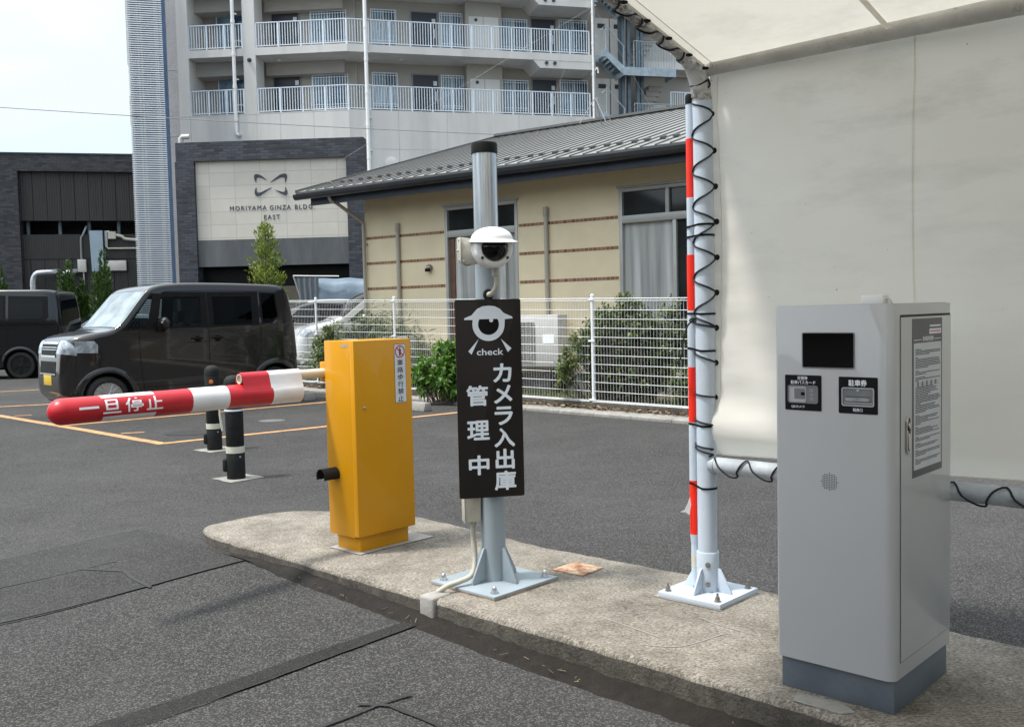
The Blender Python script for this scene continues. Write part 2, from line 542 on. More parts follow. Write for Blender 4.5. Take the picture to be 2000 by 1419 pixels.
MAT['rust'] = special('rusty plate', _rust)
MAT['galv'] = special('galvanised tube', _galv)
MAT['mould_pipe'] = special('mould spotted white pipe', _mould_pipe)
MAT['rail_pipe'] = special('slightly stained white pipe', _light_mould_pipe)
MAT['fabric'] = special('off white tent cloth', _fabric)
MAT['roof_fabric'] = special('cream roof cloth', lambda nt, bs: _fabric(nt, bs, 0.27, 0.9))
MAT['window_curtain'] = special('glass over pale curtain', _curtain_cloth)
MAT['tile_band'] = special('brown tile band', _band)
MAT['stone'] = special('cream stone panels', _stone)
MAT['ribbed_dark'] = special('ribbed dark cladding', _ribbed((0.018, 0.017, 0.016), (0.026, 0.0245, 0.0225), 62))
MAT['metal_panel'] = special('streaked grey metal panel', _ribbed((0.075, 0.08, 0.085), (0.11, 0.115, 0.12), 4))
MAT['brick_dark'] = brick('dark brick', (0.006, 0.007, 0.009), (0.052, 0.052, 0.058), (0.010, 0.010, 0.012), 0.30, 0.095, 0.010)
MAT['brick_blue'] = brick('blue black brick', (0.006, 0.008, 0.012), (0.050, 0.056, 0.072), (0.009, 0.010, 0.013), 0.30, 0.095, 0.010)
MAT['tile_pale'] = brick('pale grey tile', (0.37, 0.36, 0.36), (0.43, 0.42, 0.415), (0.31, 0.305, 0.30), 0.10, 0.10, 0.006)
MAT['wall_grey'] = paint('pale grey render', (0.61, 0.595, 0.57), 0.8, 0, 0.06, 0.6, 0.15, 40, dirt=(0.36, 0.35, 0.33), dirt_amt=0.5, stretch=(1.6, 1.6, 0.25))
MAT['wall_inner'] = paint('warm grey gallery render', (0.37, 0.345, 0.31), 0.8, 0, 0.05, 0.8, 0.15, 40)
MAT['joint'] = paint('wall joint sealant', (0.45, 0.44, 0.43), 0.8, 0, 0.1, 3)
MAT['rail'] = paint('white aluminium rail', (0.72, 0.79, 0.86), 0.4, 0, 0.05, 3)
MAT['louver'] = paint('white louvre', (0.78, 0.79, 0.80), 0.4, 0, 0.04, 2)
MAT['louver_gap_shade'] = paint('blue louvre gap shade', (0.045, 0.135, 0.29), 0.5, 0, 0.2, 2)  # blue sky shade between the slats, put into the core's colour
MAT['door_dark'] = paint('navy flat door', (0.022, 0.026, 0.038), 0.4, 0, 0.1, 2)
MAT['glass_blue'] = paint('blue tinted window', (0.05, 0.11, 0.18), 0.08, 0, 0.5, 1.2)
MAT['glass_pale'] = paint('curtained window', (0.20, 0.29, 0.36), 0.1, 0, 0.35, 1.5)
MAT['steel_blue'] = paint('galvanised stair steel', (0.33, 0.39, 0.43), 0.5, 0.3, 0.15, 5)
MAT['steel_dark'] = paint('blue grey steel', (0.10, 0.135, 0.165), 0.5, 0.1, 0.2, 4)
MAT['siding'] = paint('cream siding', (0.67, 0.58, 0.395), 0.85, 0, 0.06, 1.2, 0.5, 140)
MAT['roof'] = paint('grey metal roof', (0.215, 0.218, 0.208), 0.55, 0.1, 0.10, 1.5)
MAT['roof_rib'] = paint('grey roof seam', (0.11, 0.11, 0.107), 0.5, 0.2, 0.12, 2)
MAT['fascia'] = paint('navy fascia', (0.018, 0.028, 0.045), 0.45, 0, 0.15, 3)
MAT['gutter'] = paint('black gutter', (0.02, 0.023, 0.027), 0.35, 0, 0.15, 4)
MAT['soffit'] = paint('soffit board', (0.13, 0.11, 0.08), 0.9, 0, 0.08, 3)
MAT['downpipe'] = paint('beige downpipe', (0.34, 0.31, 0.25), 0.5, 0, 0.06, 3)
MAT['alu'] = paint('aluminium frame', (0.36, 0.36, 0.34), 0.4, 0.2, 0.06, 4)
MAT['brown_frame'] = paint('brown inner frame', (0.13, 0.06, 0.03), 0.5, 0, 0.2, 6)
MAT['glass_dark'] = glass_dark('dark window glass', (0.022, 0.026, 0.028), 0.05)
MAT['ac'] = paint('air conditioner casing', (0.50, 0.49, 0.46), 0.5, 0, 0.05, 4, dirt=(0.25, 0.23, 0.2), dirt_amt=0.2)
MAT['ac_dark'] = paint('air conditioner grille', (0.06, 0.058, 0.052), 0.6, 0, 0.2, 30)
MAT['fence'] = paint('white coated wire', (0.74, 0.76, 0.77), 0.4, 0, 0.04, 3)
MAT['car_brown'] = paint('dark brown car paint', (0.0125, 0.0105, 0.0102), 0.3, 0.2, 0.03, 1.4, coat=1.0, spec=0.3)
MAT['car_black'] = paint('black car paint', (0.004, 0.005, 0.006), 0.2, 0, 0.05, 1.4, coat=0.5, spec=0.4)
MAT['car_white'] = paint('white car paint', (0.66, 0.67, 0.68), 0.25, 0, 0.03, 1.4, coat=0.8)
MAT['car_silver'] = paint('silver car paint', (0.40, 0.41, 0.41), 0.3, 0.5, 0.05, 1.4, coat=0.8)
MAT['car_glass'] = glass_dark('car glass', (0.003, 0.004, 0.005), 0.02, spec=0.17)
MAT['door_glass'] = see_through('lightly tinted car glass', (0.60, 0.66, 0.66))
MAT['privacy_glass'] = see_through('dark privacy glass', (0.10, 0.11, 0.115))
MAT['seat_cloth'] = paint('dark seat cloth', (0.03, 0.03, 0.032), 0.8, 0, 0.2, 20)
MAT['windscreen'] = paint('windscreen over silver sunshade', (0.22, 0.27, 0.28), 0.04, 0, 0.5, 2.2, spec=0.8)
MAT['tyre'] = paint('tyre rubber', (0.014, 0.014, 0.014), 0.8, 0, 0.2, 20, 0.2, 60)
MAT['alloy'] = paint('alloy rim', (0.62, 0.63, 0.65), 0.25, 0.9, 0.06, 8)
MAT['lamp_clear'] = paint('clear headlamp', (0.36, 0.40, 0.44), 0.08, 0.3, 0.45, 14)
MAT['lamp_red'] = paint('red tail lamp', (0.22, 0.01, 0.01), 0.15, 0, 0.2, 10)
MAT['plate_yellow'] = paint('yellow number plate', (0.62, 0.42, 0.04), 0.5, 0, 0.05, 8)
MAT['tarp'] = paint('blue grey tarpaulin', (0.115, 0.165, 0.215), 0.6, 0, 0.2, 2.5, 0.4, 6)
MAT['tarp_side'] = paint('grey truck sheet', (0.10, 0.12, 0.135), 0.65, 0, 0.25, 2.0, 0.4, 8, stretch=(4, 4, 0.6))
MAT['duct'] = paint('spiral duct', (0.50, 0.52, 0.53), 0.3, 0.9, 0.2, 6, 0.3, 40)
MAT['box_blue'] = paint('pale blue cabinet', (0.29, 0.37, 0.43), 0.5, 0, 0.06, 2)
MAT['bark'] = paint('bark', (0.10, 0.075, 0.05), 0.9, 0, 0.3, 18, 0.6, 50)
MAT['leaf_hydrangea'] = leaf_mat('hydrangea leaf', (0.045, 0.115, 0.015), (0.10, 0.22, 0.03), (0.19, 0.33, 0.055))
MAT['leaf_shrub'] = leaf_mat('shrub leaf', (0.05, 0.082, 0.024), (0.125, 0.175, 0.052), (0.27, 0.30, 0.11))
MAT['leaf_light'] = leaf_mat('light shrub leaf', (0.05, 0.085, 0.02), (0.10, 0.14, 0.035), (0.20, 0.23, 0.07))
MAT['leaf_conifer'] = leaf_mat('conifer needles', (0.018, 0.045, 0.009), (0.042, 0.088, 0.015), (0.095, 0.165, 0.03), 0.2)
MAT['leaf_yellow'] = leaf_mat('yellow green needles', (0.07, 0.115, 0.012), (0.17, 0.235, 0.03), (0.36, 0.41, 0.07), 0.3)
MAT['leaf_reed'] = leaf_mat('bamboo grass blade', (0.05, 0.09, 0.02), (0.10, 0.15, 0.04), (0.24, 0.25, 0.10))
MAT['dry_leaf'] = leaf_mat('dry leaf', (0.09, 0.055, 0.03), (0.19, 0.12, 0.065), (0.36, 0.27, 0.17), 0.1)
MAT['cable'] = paint('cable', (0.22, 0.22, 0.22), 0.6, 0, 0.1, 3)
MAT['cable_pale'] = paint('pale cable', (0.45, 0.45, 0.43), 0.6, 0, 0.1, 3)


# ------------------------------------------------------------------ mesh builder
class MB:
    def __init__(self, M=None):
        self.v, self.f, self.mi = [], [], []
        self.M = M

    def add(self, verts, faces, mi=0, M=None):
        b = len(self.v)
        T = M if M is not None else Matrix.Identity(4)
        if self.M is not None:
            T = self.M @ T
        for p in verts:
            q = T @ Vector(p)
            self.v.append((q.x, q.y, q.z))
        for f in faces:
            self.f.append(tuple(b + i for i in f))
            self.mi.append(mi)

    def box(self, x0, x1, y0, y1, z0, z1, mi=0, M=None):
        v = [(x0, y0, z0), (x1, y0, z0), (x1, y1, z0), (x0, y1, z0), (x0, y0, z1), (x1, y0, z1), (x1, y1, z1), (x0, y1, z1)]
        f = [(0, 3, 2, 1), (4, 5, 6, 7), (0, 1, 5, 4), (1, 2, 6, 5), (2, 3, 7, 6), (3, 0, 4, 7)]
        self.add(v, f, mi, M)

    def prism(self, poly, axis, a0, a1, mi=0, M=None):
        """extrude a 2-D polygon; axis 'y': poly is (x,z); 'x': (y,z); 'z': (x,y)"""
        n = len(poly)

        def mk(p, a):
            return (p[0], a, p[1]) if axis == 'y' else (a, p[0], p[1]) if axis == 'x' else (p[0], p[1], a)
        v = [mk(p, a0) for p in poly] + [mk(p, a1) for p in poly]
        f = [(i, (i + 1) % n, n + (i + 1) % n, n + i) for i in range(n)]
        f += [tuple(range(n - 1, -1, -1)), tuple(range(n, 2 * n))]
        self.add(v, f, mi, M)

    def cyl(self, p0, p1, r0, r1=None, n=16, mi=0, caps=True):
        r1 = r0 if r1 is None else r1
        p0, p1 = Vector(p0), Vector(p1)
        d = (p1 - p0).normalized()
        a = d.orthogonal().normalized()
        b = d.cross(a)
        v = []
        for p, r in ((p0, r0), (p1, r1)):
            for i in range(n):
                t = 2 * PI * i / n
                v.append(p + (a * math.cos(t) + b * math.sin(t)) * r)
        f = [(i, (i + 1) % n, n + (i + 1) % n, n + i) for i in range(n)]
        if caps:
            f += [tuple(range(n - 1, -1, -1)), tuple(range(n, 2 * n))]
        self.add(v, f, mi)

    def tube(self, pts, r, n=10, mi=0, caps=True, closed=False):
        pts = [Vector(p) for p in pts]
        m = len(pts)
        rr = r if isinstance(r, (list, tuple)) else [r] * m
        v, f = [], []
        up = None
        for i, p in enumerate(pts):
            a = pts[max(i - 1, 0)] if not closed else pts[(i - 1) % m]
            b = pts[min(i + 1, m - 1)] if not closed else pts[(i + 1) % m]
            t = (b - a)
            t = t.normalized() if t.length > 1e-9 else Vector((0, 0, 1))
            if up is None:
                up = t.orthogonal().normalized()
            up = (up - t * up.dot(t))
            up = up.normalized() if up.length > 1e-6 else t.orthogonal().normalized()
            s = t.cross(up)
            for k in range(n):
                q = 2 * PI * k / n
                v.append(p + (up * math.cos(q) + s * math.sin(q)) * rr[i])
        for i in range(m - 1 if not closed else m):
            j = (i + 1) % m
            for k in range(n):
                k2 = (k + 1) % n
                f.append((i * n + k, i * n + k2, j * n + k2, j * n + k))
        if caps and not closed:
            f.append(tuple(range(n - 1, -1, -1)))
            f.append(tuple((m - 1) * n + k for k in range(n)))
        self.add(v, f, mi)

    def lathe(self, prof, n=24, mi=0, M=None):
        """profile of (r, z) turned about z"""
        v, f = [], []
        m = len(prof)
        for r, z in prof:
            for k in range(n):
                q = 2 * PI * k / n
                v.append((r * math.cos(q), r * math.sin(q), z))
        for i in range(m - 1):
            for k in range(n):
                k2 = (k + 1) % n
                f.append((i * n + k, i * n + k2, (i + 1) * n + k2, (i + 1) * n + k))
        f.append(tuple(range(n - 1, -1, -1)))
        f.append(tuple((m - 1) * n + k for k in range(n)))
        self.add(v, f, mi, M)

    def bar(self, p0, p1, w, h=None, mi=0, up=(0, 0, 1)):
        h = w if h is None else h
        p0, p1 = Vector(p0), Vector(p1)
        t = (p1 - p0).normalized()
        upv = Vector(up)
        if abs(t.dot(upv)) > 0.98:
            upv = Vector((0, 1, 0))
        s = t.cross(upv).normalized() * (w / 2)
        q = s.cross(t).normalized() * (h / 2)
        v = [p0 - s - q, p0 + s - q, p0 + s + q, p0 - s + q, p1 - s - q, p1 + s - q, p1 + s + q, p1 - s + q]
        f = [(0, 3, 2, 1), (4, 5, 6, 7), (0, 1, 5, 4), (1, 2, 6, 5), (2, 3, 7, 6), (3, 0, 4, 7)]
        self.add(v, f, mi)

    def grid(self, fn, nu, nv, mi=0):
        v = [fn(i / nu, j / nv) for j in range(nv + 1) for i in range(nu + 1)]
        f = [(j * (nu + 1) + i, j * (nu + 1) + i + 1, (j + 1) * (nu + 1) + i + 1, (j + 1) * (nu + 1) + i) for j in range(nv) for i in range(nu)]
        self.add(v, f, mi)

    def build(self, name, mats, parent=None, bevel=0.0, smooth=True, angle=35, segs=2, solid=0.0, merge=False):
        me = bpy.data.meshes.new(name)
        me.from_pydata(self.v, [], self.f)
        mats = mats if isinstance(mats, (list, tuple)) else [mats]
        for m in mats:
            me.materials.append(m)
        me.polygons.foreach_set('material_index', self.mi)
        if bevel or merge or solid:
            bm = bmesh.new()
            bm.from_mesh(me)
            if merge:
                bmesh.ops.remove_doubles(bm, verts=bm.verts, dist=1e-5)
            if solid:
                bmesh.ops.recalc_face_normals(bm, faces=bm.faces)
                bmesh.ops.solidify(bm, geom=bm.faces[:] + bm.edges[:] + bm.verts[:], thickness=solid)
            if bevel:
                es = [e for e in bm.edges if len(e.link_faces) == 2 and e.calc_face_angle(0) > R_(40)]
                bmesh.ops.bevel(bm, geom=es, offset=bevel, offset_type='OFFSET', segments=segs, profile=0.5, affect='EDGES', clamp_overlap=True)
            bm.to_mesh(me)
            bm.free()
        if smooth:
            me.polygons.foreach_set('use_smooth', [True] * len(me.polygons))
            me.set_sharp_from_angle(angle=R_(angle))
        me.update()
        o = bpy.data.objects.new(name, me)
        C.objects.link(o)
        if parent:
            o.parent = parent
        return o


def thing(name, label, cat, loc=(0, 0, 0), rz=0.0, group=None):
    o = bpy.data.objects.new(name, None)
    o.empty_display_size = 0.2
    C.objects.link(o)
    o.location = loc
    o.rotation_euler = (0, 0, rz)
    return tag(o, label, cat, group)


def tag(o, label, cat, group=None):
    o['label'] = label
    o['category'] = cat
    if group:
        o['group'] = group
    return o


def structure(o, kind='structure'):
    o['kind'] = kind
    return o


def copy_tree(o, parent=None):
    c = o.copy()
    C.objects.link(c)
    if parent:
        c.parent = parent
    for ch in list(o.children):
        copy_tree(ch, c)
    return c


_text_cache = {}


def text_geo(s, bold=0.0, extrude=0.0):
    key = (s, bold, extrude)
    if key not in _text_cache:
        cu = bpy.data.curves.new('lettering', 'FONT')
        cu.body = s
        cu.space_character = 1.28 if s.isupper() and s.isascii() or s == 'BLDG.' else 1.0
        cu.size = 1.0
        cu.offset = bold
        cu.extrude = extrude
        cu.resolution_u = 3
        o = bpy.data.objects.new('lettering', cu)
        C.objects.link(o)
        dg = bpy.context.evaluated_depsgraph_get()
        me = bpy.data.meshes.new_from_object(o.evaluated_get(dg))
        v = [tuple(x.co) for x in me.vertices]
        f = [tuple(p.vertices) for p in me.polygons]
        bpy.data.objects.remove(o)
        bpy.data.curves.remove(cu)
        bpy.data.meshes.remove(me)
        xs = [p[0] for p in v]; ys = [p[1] for p in v]
        _text_cache[key] = (v, f, min(xs), max(xs), min(ys), max(ys))
    return _text_cache[key]


def add_text(mb, s, box, to3d, bold=0.0, mi=0, thick=0.0006):
    if bold:
        w = bold * min(abs(box[1] - box[0]) / max(1, len(s)), abs(box[3] - box[2])) * 0.8
        for k in range(8):
            a = PI * k / 4
            dx, dy = w * math.cos(a), w * math.sin(a)
            h = thick * (1 + 0.04 * (k + 1))
            add_text(mb, s, (box[0] + w + dx, box[1] - w + dx, box[2] + w + dy, box[3] - w + dy), to3d, 0.0, mi, h)
        return
    """fit text into box (x0,x1,y0,y1) of a plane; to3d(x, y, h) gives the point h above the plane"""
    v, f, x0, x1, y0, y1 = text_geo(s, bold, 0.5)
    bx0, bx1, by0, by1 = box
    pts = [to3d(bx0 + (p[0] - x0) / (x1 - x0) * (bx1 - bx0), by0 + (p[1] - y0) / (y1 - y0) * (by1 - by0), (p[2] + 0.5) * thick) for p in v]
    mb.add(pts, f, mi)


def catmull(pts, n=6, closed=False):
    pts = [Vector(p) for p in pts]
    out = []
    m = len(pts)
    for i in range(m if closed else m - 1):
        if closed:
            a, b, c, d = pts[(i - 1) % m], pts[i], pts[(i + 1) % m], pts[(i + 2) % m]
        else:
            a, b, c, d = pts[max(i - 1, 0)], pts[i], pts[i + 1], pts[min(i + 2, m - 1)]
        for k in range(n):
            t = k / n
            out.append(0.5 * ((2 * b) + (c - a) * t + (2 * a - 5 * b + 4 * c - d) * t * t + (3 * b - a - 3 * c + d) * t ** 3))
    if not closed:
        out.append(pts[-1])
    return out


def rrect(x0, x1, z0, z1, r, n=4):
    out = []
    for cx, cz, a in ((x1 - r, z1 - r, 0), (x0 + r, z1 - r, 90), (x0 + r, z0 + r, 180), (x1 - r, z0 + r, 270)):
        for k in range(n + 1):
            t = R_(a + 90 * k / n)
            out.append((cx + r * math.cos(t), cz + r * math.sin(t)))
    return out


def disc(cx, cz, r, n=24):
    return [(cx + r * math.cos(2 * PI * k / n), cz + r * math.sin(2 * PI * k / n)) for k in range(n)]


def ring_faces(mb, outer, inner, axis, a0, a1, mi=0):
    n = len(outer)

    def mk(p, a):
        return (p[0], a, p[1]) if axis == 'y' else (a, p[0], p[1]) if axis == 'x' else (p[0], p[1], a)
    v = [mk(p, a0) for p in outer] + [mk(p, a0) for p in inner] + [mk(p, a1) for p in outer] + [mk(p, a1) for p in inner]
    f = []
    for i in range(n):
        j = (i + 1) % n
        f += [(i, j, n + j, n + i), (2 * n + i, 3 * n + i, 3 * n + j, 2 * n + j), (i, 2 * n + i, 2 * n + j, j), (n + i, n + j, 3 * n + j, 3 * n + i)]
    mb.add(v, f, mi)

# ================================================================== ground and island
def flat(name, poly, z, m, sub=0, rough=0.0):
    """a thin sheet on the ground; rough jitters its outline a little"""
    pts = []
    n = len(poly)
    for i in range(n):
        a, b = Vector(poly[i][:2]), Vector(poly[(i + 1) % n][:2])
        k = max(1, int((b - a).length / 0.08)) if rough else 1
        nn = Vector((-(b - a).y, (b - a).x)).normalized()
        for j in range(k):
            p = a.lerp(b, j / k)
            if rough and j:
                p = p + nn * random.uniform(-rough, rough)
            pts.append((p.x, p.y, z))
    mb = MB()
    mb.add(pts, [tuple(range(len(pts)))])
    o = mb.build(name, m, smooth=False)
    return structure(o)


mb = MB()
mb.box(-400, 400, -60, 600, -0.5, 0.0)
structure(mb.build('asphalt_ground', MAT['asphalt'], smooth=False))


def gp(*pix):
    return [ground(*p) for p in pix]


def strip_poly(pts, w):
    pts = [Vector(p[:2]) for p in pts]
    left, right = [], []
    for i, p in enumerate(pts):
        t = (pts[min(i + 1, len(pts) - 1)] - pts[max(i - 1, 0)]).normalized()
        n = Vector((-t.y, t.x)) * w / 2
        left.append(p + n); right.append(p - n)
    return left + right[::-1]


def apron_z(u, v):
    """the lane is cambered up to meet the far end of the island"""
    h = float(np.interp(u, [1.2, 2.0, 2.6, 3.2, 3.8, 4.5, 6.5], AP))
    du = max(0.0, u - 5.1)
    dv = max(0.0, 2.61 - v, v - 3.6)
    d = math.hypot(du, dv)
    f = max(0.0, 1 - d / 1.15)
    return h * f * f * (3 - 2 * f)


AP = [0.0, 0.004, 0.012, 0.026, 0.040, 0.052, 0.055]
mb = MB()
mb.grid(lambda i, j: UV(1.2 + 5.2 * i, 1.40 + 3.5 * j, apron_z(1.2 + 5.2 * i, 1.40 + 3.5 * j) - 0.0015), 130, 90)
structure(mb.build('asphalt_camber', MAT['asphalt'], angle=80))


def strip_sheet(name, path, w0, w1, z, m, rough=0.003):
    """a narrow strip of (u, v) points lying on the cambered lane"""
    P_ = resample2(path, 0.06)
    n_ = len(P_)
    L_, R2 = [], []
    for i, p in enumerate(P_):
        t = (P_[min(i + 1, n_ - 1)] - P_[max(i - 1, 0)]).normalized()
        nn = Vector((-t.y, t.x))
        w = (w0 + (w1 - w0) * i / (n_ - 1)) / 2
        for lst, s_ in ((L_, 1), (R2, -1)):
            q_ = p + nn * s_ * (w + random.uniform(-rough, rough))
            lst.append(UV(q_.x, q_.y, apron_z(q_.x, q_.y) + z))
    mb_ = MB()
    mb_.add(L_ + R2, [(i, i + 1, n_ + i + 1, n_ + i) for i in range(n_ - 1)])
    return structure(mb_.build(name, m, smooth=False))


def resample2(path, step):
    out = []
    for a, b in zip(path, path[1:]):
        a, b = Vector(a), Vector(b)
        k = max(1, int((b - a).length / step))
        out += [a.lerp(b, j / k) for j in range(k)]
    out.append(Vector(path[-1]))
    return out


# asphalt repairs and seams in the lane
mb = MB()
pa = [(5.69, 0.5), (5.68, 2.60)]; pb_ = [(4.50, 0.5), (4.41, 2.62)]
mb.grid(lambda i, j: (lambda u, v: UV(u, v, apron_z(u, v) + 0.0025))((5.69 + (4.50 - 5.69) * i) + (-0.01 - 0.08 * i) * j, 0.5 + 2.10 * j), 30, 40)
structure(mb.build('asphalt_patch', MAT['asphalt_new'], angle=80))
strip_sheet('trench_patch', [(3.022, 2.56), (3.03, 1.9), (3.045, 1.2), (3.07, 0.2)], 0.075, 0.15, 0.004, MAT['asphalt_fine'], 0.004)
for path, w in (
        ([(4.42, 2.69), (4.415, 2.45), (4.43, 2.1), (4.46, 1.8), (4.50, 1.3), (4.55, 0.6)], 0.014),
        ([(5.70, 0.8), (5.69, 1.9), (5.68, 2.61)], 0.012),
        ([(5.14, 0.9), (5.08, 1.6), (5.0, 2.16)], 0.009),
        ([(5.05, 1.98), (4.94, 2.03), (4.78, 2.10), (4.60, 2.07), (4.40, 2.06)], 0.020),
        ([(2.53, 1.2), (2.51, 1.74), (2.50, 1.95), (2.48, 2.07)], 0.016),
        ([(2.56, 1.90), (2.47, 1.965), (2.24, 1.97), (2.05, 1.93)], 0.017),
        ([(2.985, 2.56), (2.982, 1.9), (2.975, 1.2)], 0.006)):
    strip_sheet('tar_seam', path, w, w, 0.006, MAT['tar'], 0.0025)

# parking bay lines
LW = 0.12
bay = {'a': [(-40, 806), (0, 812), (160, 839), (320, 867)],
       'b': [(320, 866), (635, 833), (890, 806), (960, 799)],
       'c': [(118, 832), (402, 806.5), (636, 785.5), (700, 779)],
       'd': [(-60, 797.5), (0, 794.5), (90, 790), (230, 779)],
       'e': [(-60, 768.5), (0, 765), (62, 762), (150, 757)]}
for k, pix in bay.items():
    flat('parking_line', strip_poly(gp(*pix), LW), 0.004 + 0.0004 * (ord(k) - 97), MAT['line'], rough=0.004)
flat('parking_mark', strip_poly(gp((236, 846.5), (282, 844)), 0.07), 0.004, MAT['line'], rough=0.006)
flat('parking_mark', strip_poly(gp((28, 812.5), (62, 811)), 0.07), 0.0065, MAT['line'], rough=0.006)
# pale worn oval and dark oil spot on the bay
for nm, c, rx, ry, mt in (('cement_spot', ground(531, 821.5), 0.17, 0.10, 'spot'), ('oil_spot', ground(372, 845.5), 0.30, 0.14, 'tar')):
    flat(nm, [(c.x + rx * math.cos(t), c.y + ry * math.sin(t) * 1.6) for t in np.linspace(0, 2 * PI, 26)[:-1]], 0.004, MAT[mt], rough=0.012)

# ------------------------------------------------------------------ traffic island
front, back = 2.61, 3.585
outline = [(-3.5, front), (-1.0, front), (1.0, front - 0.01), (2.5, front), (4.1, front + 0.01), (4.70, front + 0.005)]
outline += [(4.70 + 0.38 * math.sin(t), front + 0.005 + 0.13 * (1 - math.cos(t))) for t in np.linspace(0.25, PI / 2, 7)]
outline += [(5.095, 2.86), (5.10, 3.0), (5.085, 3.15), (5.03, 3.27), (4.93, 3.37), (4.84, 3.42), (4.55, 3.56), (4.25, 3.655), (3.9, 3.64), (3.2, back - 0.01), (2.3, back + 0.03), (1.0, back - 0.02), (-1.0, back), (-3.5, back)]
pts = []
for i in range(len(outline)):
    a, b = Vector(outline[i]), Vector(outline[(i + 1) % len(outline)])
    k = max(1, int((b - a).length / 0.06))
    nn = Vector((-(b - a).y, (b - a).x)).normalized()
    for j in range(k):
        p = a.lerp(b, j / k) + nn * ((random.uniform(-0.005, 0.005) - (0.012 * random.random() if random.random() < 0.06 else 0)) if j else 0)
        pts.append(p)
n = len(pts)
cen = Vector((sum(p.x for p in pts) / n, sum(p.y for p in pts) / n))


def inward(i, d):
    a, b = pts[i - 1], pts[(i + 1) % n]
    t = (b - a).normalized()
    return pts[i] + Vector((-t.y, t.x)) * (-d if False else d)


# make sure the inset goes inside
area = sum(pts[i].x * pts[(i + 1) % n].y - pts[(i + 1) % n].x * pts[i].y for i in range(n))
sg = 1 if area > 0 else -1
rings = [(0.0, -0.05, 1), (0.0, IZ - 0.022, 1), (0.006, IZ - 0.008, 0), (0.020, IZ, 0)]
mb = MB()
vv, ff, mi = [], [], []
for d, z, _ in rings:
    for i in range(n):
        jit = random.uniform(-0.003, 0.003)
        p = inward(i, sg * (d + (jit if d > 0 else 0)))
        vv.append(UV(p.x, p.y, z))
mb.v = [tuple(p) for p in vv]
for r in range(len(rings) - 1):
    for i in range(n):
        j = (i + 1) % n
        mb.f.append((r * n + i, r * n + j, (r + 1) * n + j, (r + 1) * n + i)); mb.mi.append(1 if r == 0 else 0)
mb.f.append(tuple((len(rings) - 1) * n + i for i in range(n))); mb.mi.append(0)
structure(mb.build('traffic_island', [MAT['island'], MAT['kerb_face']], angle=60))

# damp silt banked along the kerb
mb = MB()
us = np.linspace(4.62, -3.4, 160)
prof_in, prof_mid, prof_out = [], [], []
for k, u_ in enumerate(us):
    grow = min(1, k / 12)
    w = (0.030 + 0.065 * min(1, k / 45)) * grow + random.uniform(-0.007, 0.007)
    az = apron_z(u_, front - 0.03)
    prof_in.append(UV(u_, front + 0.02, az + 0.030 * grow + 0.002 + random.uniform(-0.004, 0.004)))
    prof_mid.append(UV(u_, front - 0.035, az + 0.018 * grow + 0.003 + random.uniform(-0.004, 0.004)))
    prof_out.append(UV(u_, front - 0.02 - w, apron_z(u_, front - 0.02 - w) - 0.002))
m_ = len(us)
mb.add(prof_in + prof_mid + prof_out, [(i, i + 1, m_ + i + 1, m_ + i) for i in range(m_ - 1)] + [(m_ + i, m_ + i + 1, 2 * m_ + i + 1, 2 * m_ + i) for i in range(m_ - 1)])
structure(mb.build('gutter_silt', MAT['silt'], angle=80))

# mortar over the buried cable at the kerb edge, and a wider pale repair by the machine
mb = MB()
mb.box(2.955, 3.045, front - 0.012, front + 0.10, 0.02, IZ + 0.008)
o = mb.build('mortar_patch', MAT['mortar'], bevel=0.012, segs=3)
o.matrix_world = Matrix(((U.x, V.x, 0, 0), (U.y, V.y, 0, 0), (0, 0, 1, 0), (0, 0, 0, 1)))
structure(o)
flat('mortar_smear', [UV(1.34, 2.62), UV(1.36, 2.69), UV(1.22, 2.70), UV(1.16, 2.66), UV(1.19, 2.62)], IZ + 0.002, MAT['kerb_pale'], rough=0.014)
flat('gate_bedding', [UV(4.06, 2.865), UV(3.80, 2.865), UV(3.80, 3.36), UV(4.06, 3.36)], IZ + 0.004, MAT['mortar'], rough=0.004)
flat('post_bedding', [UV(2.275, 3.228), UV(1.958, 3.228), UV(1.958, 3.552), UV(2.275, 3.552)], IZ + 0.003, MAT['mortar'], rough=0.004)
for a, b, c in (((1178, 1206), (1225, 1222), (1290, 1245)), ((1248, 1258), (1330, 1262), (1411, 1238)), ((1365, 1205), (1410, 1222), (1478, 1240))):
    flat('scratch_mark', strip_poly(catmull([ground(*a, IZ), ground(*b, IZ), ground(*c, IZ)], 5), 0.006), IZ + 0.002, MAT['mortar'], rough=0.001)

# rusty cover plate
mb = MB()
mb.prism([(0, 0), (0.175, 0.0), (0.172, 0.165), (0.004, 0.17)], 'z', 0, 0.006)
o = mb.build('cover_plate', MAT['rust'], bevel=0.002)
q = UV(2.87, 3.265, IZ)
o.location = q
o.rotation_euler = (0, 0, ISL + R_(2))
tag(o, 'small rusty steel plate lying flat on the concrete island', 'cover plate')


# grass growing at the edge of the island
def blades(mb, n, cx, cy, cz, rad, h0, h1, lean, w):
    for _ in range(n):
        a = random.uniform(0, 2 * PI); r = rad * math.sqrt(random.random())
        b = Vector((cx + r * math.cos(a), cy + r * math.sin(a), cz))
        h = random.uniform(h0, h1)
        d = Vector((random.gauss(0, lean), random.gauss(0, lean), 1)).normalized() * h
        s = Vector((math.cos(a + 1.3), math.sin(a + 1.3), 0)) * w
        m1 = b + d * 0.55
        tip = b + d + Vector((d.x * 0.5, d.y * 0.5, -0.12 * h))
        mb.add([b - s, b + s, m1 + s * 0.7, m1 - s * 0.7, tip], [(0, 1, 2, 3), (3, 2, 4)])


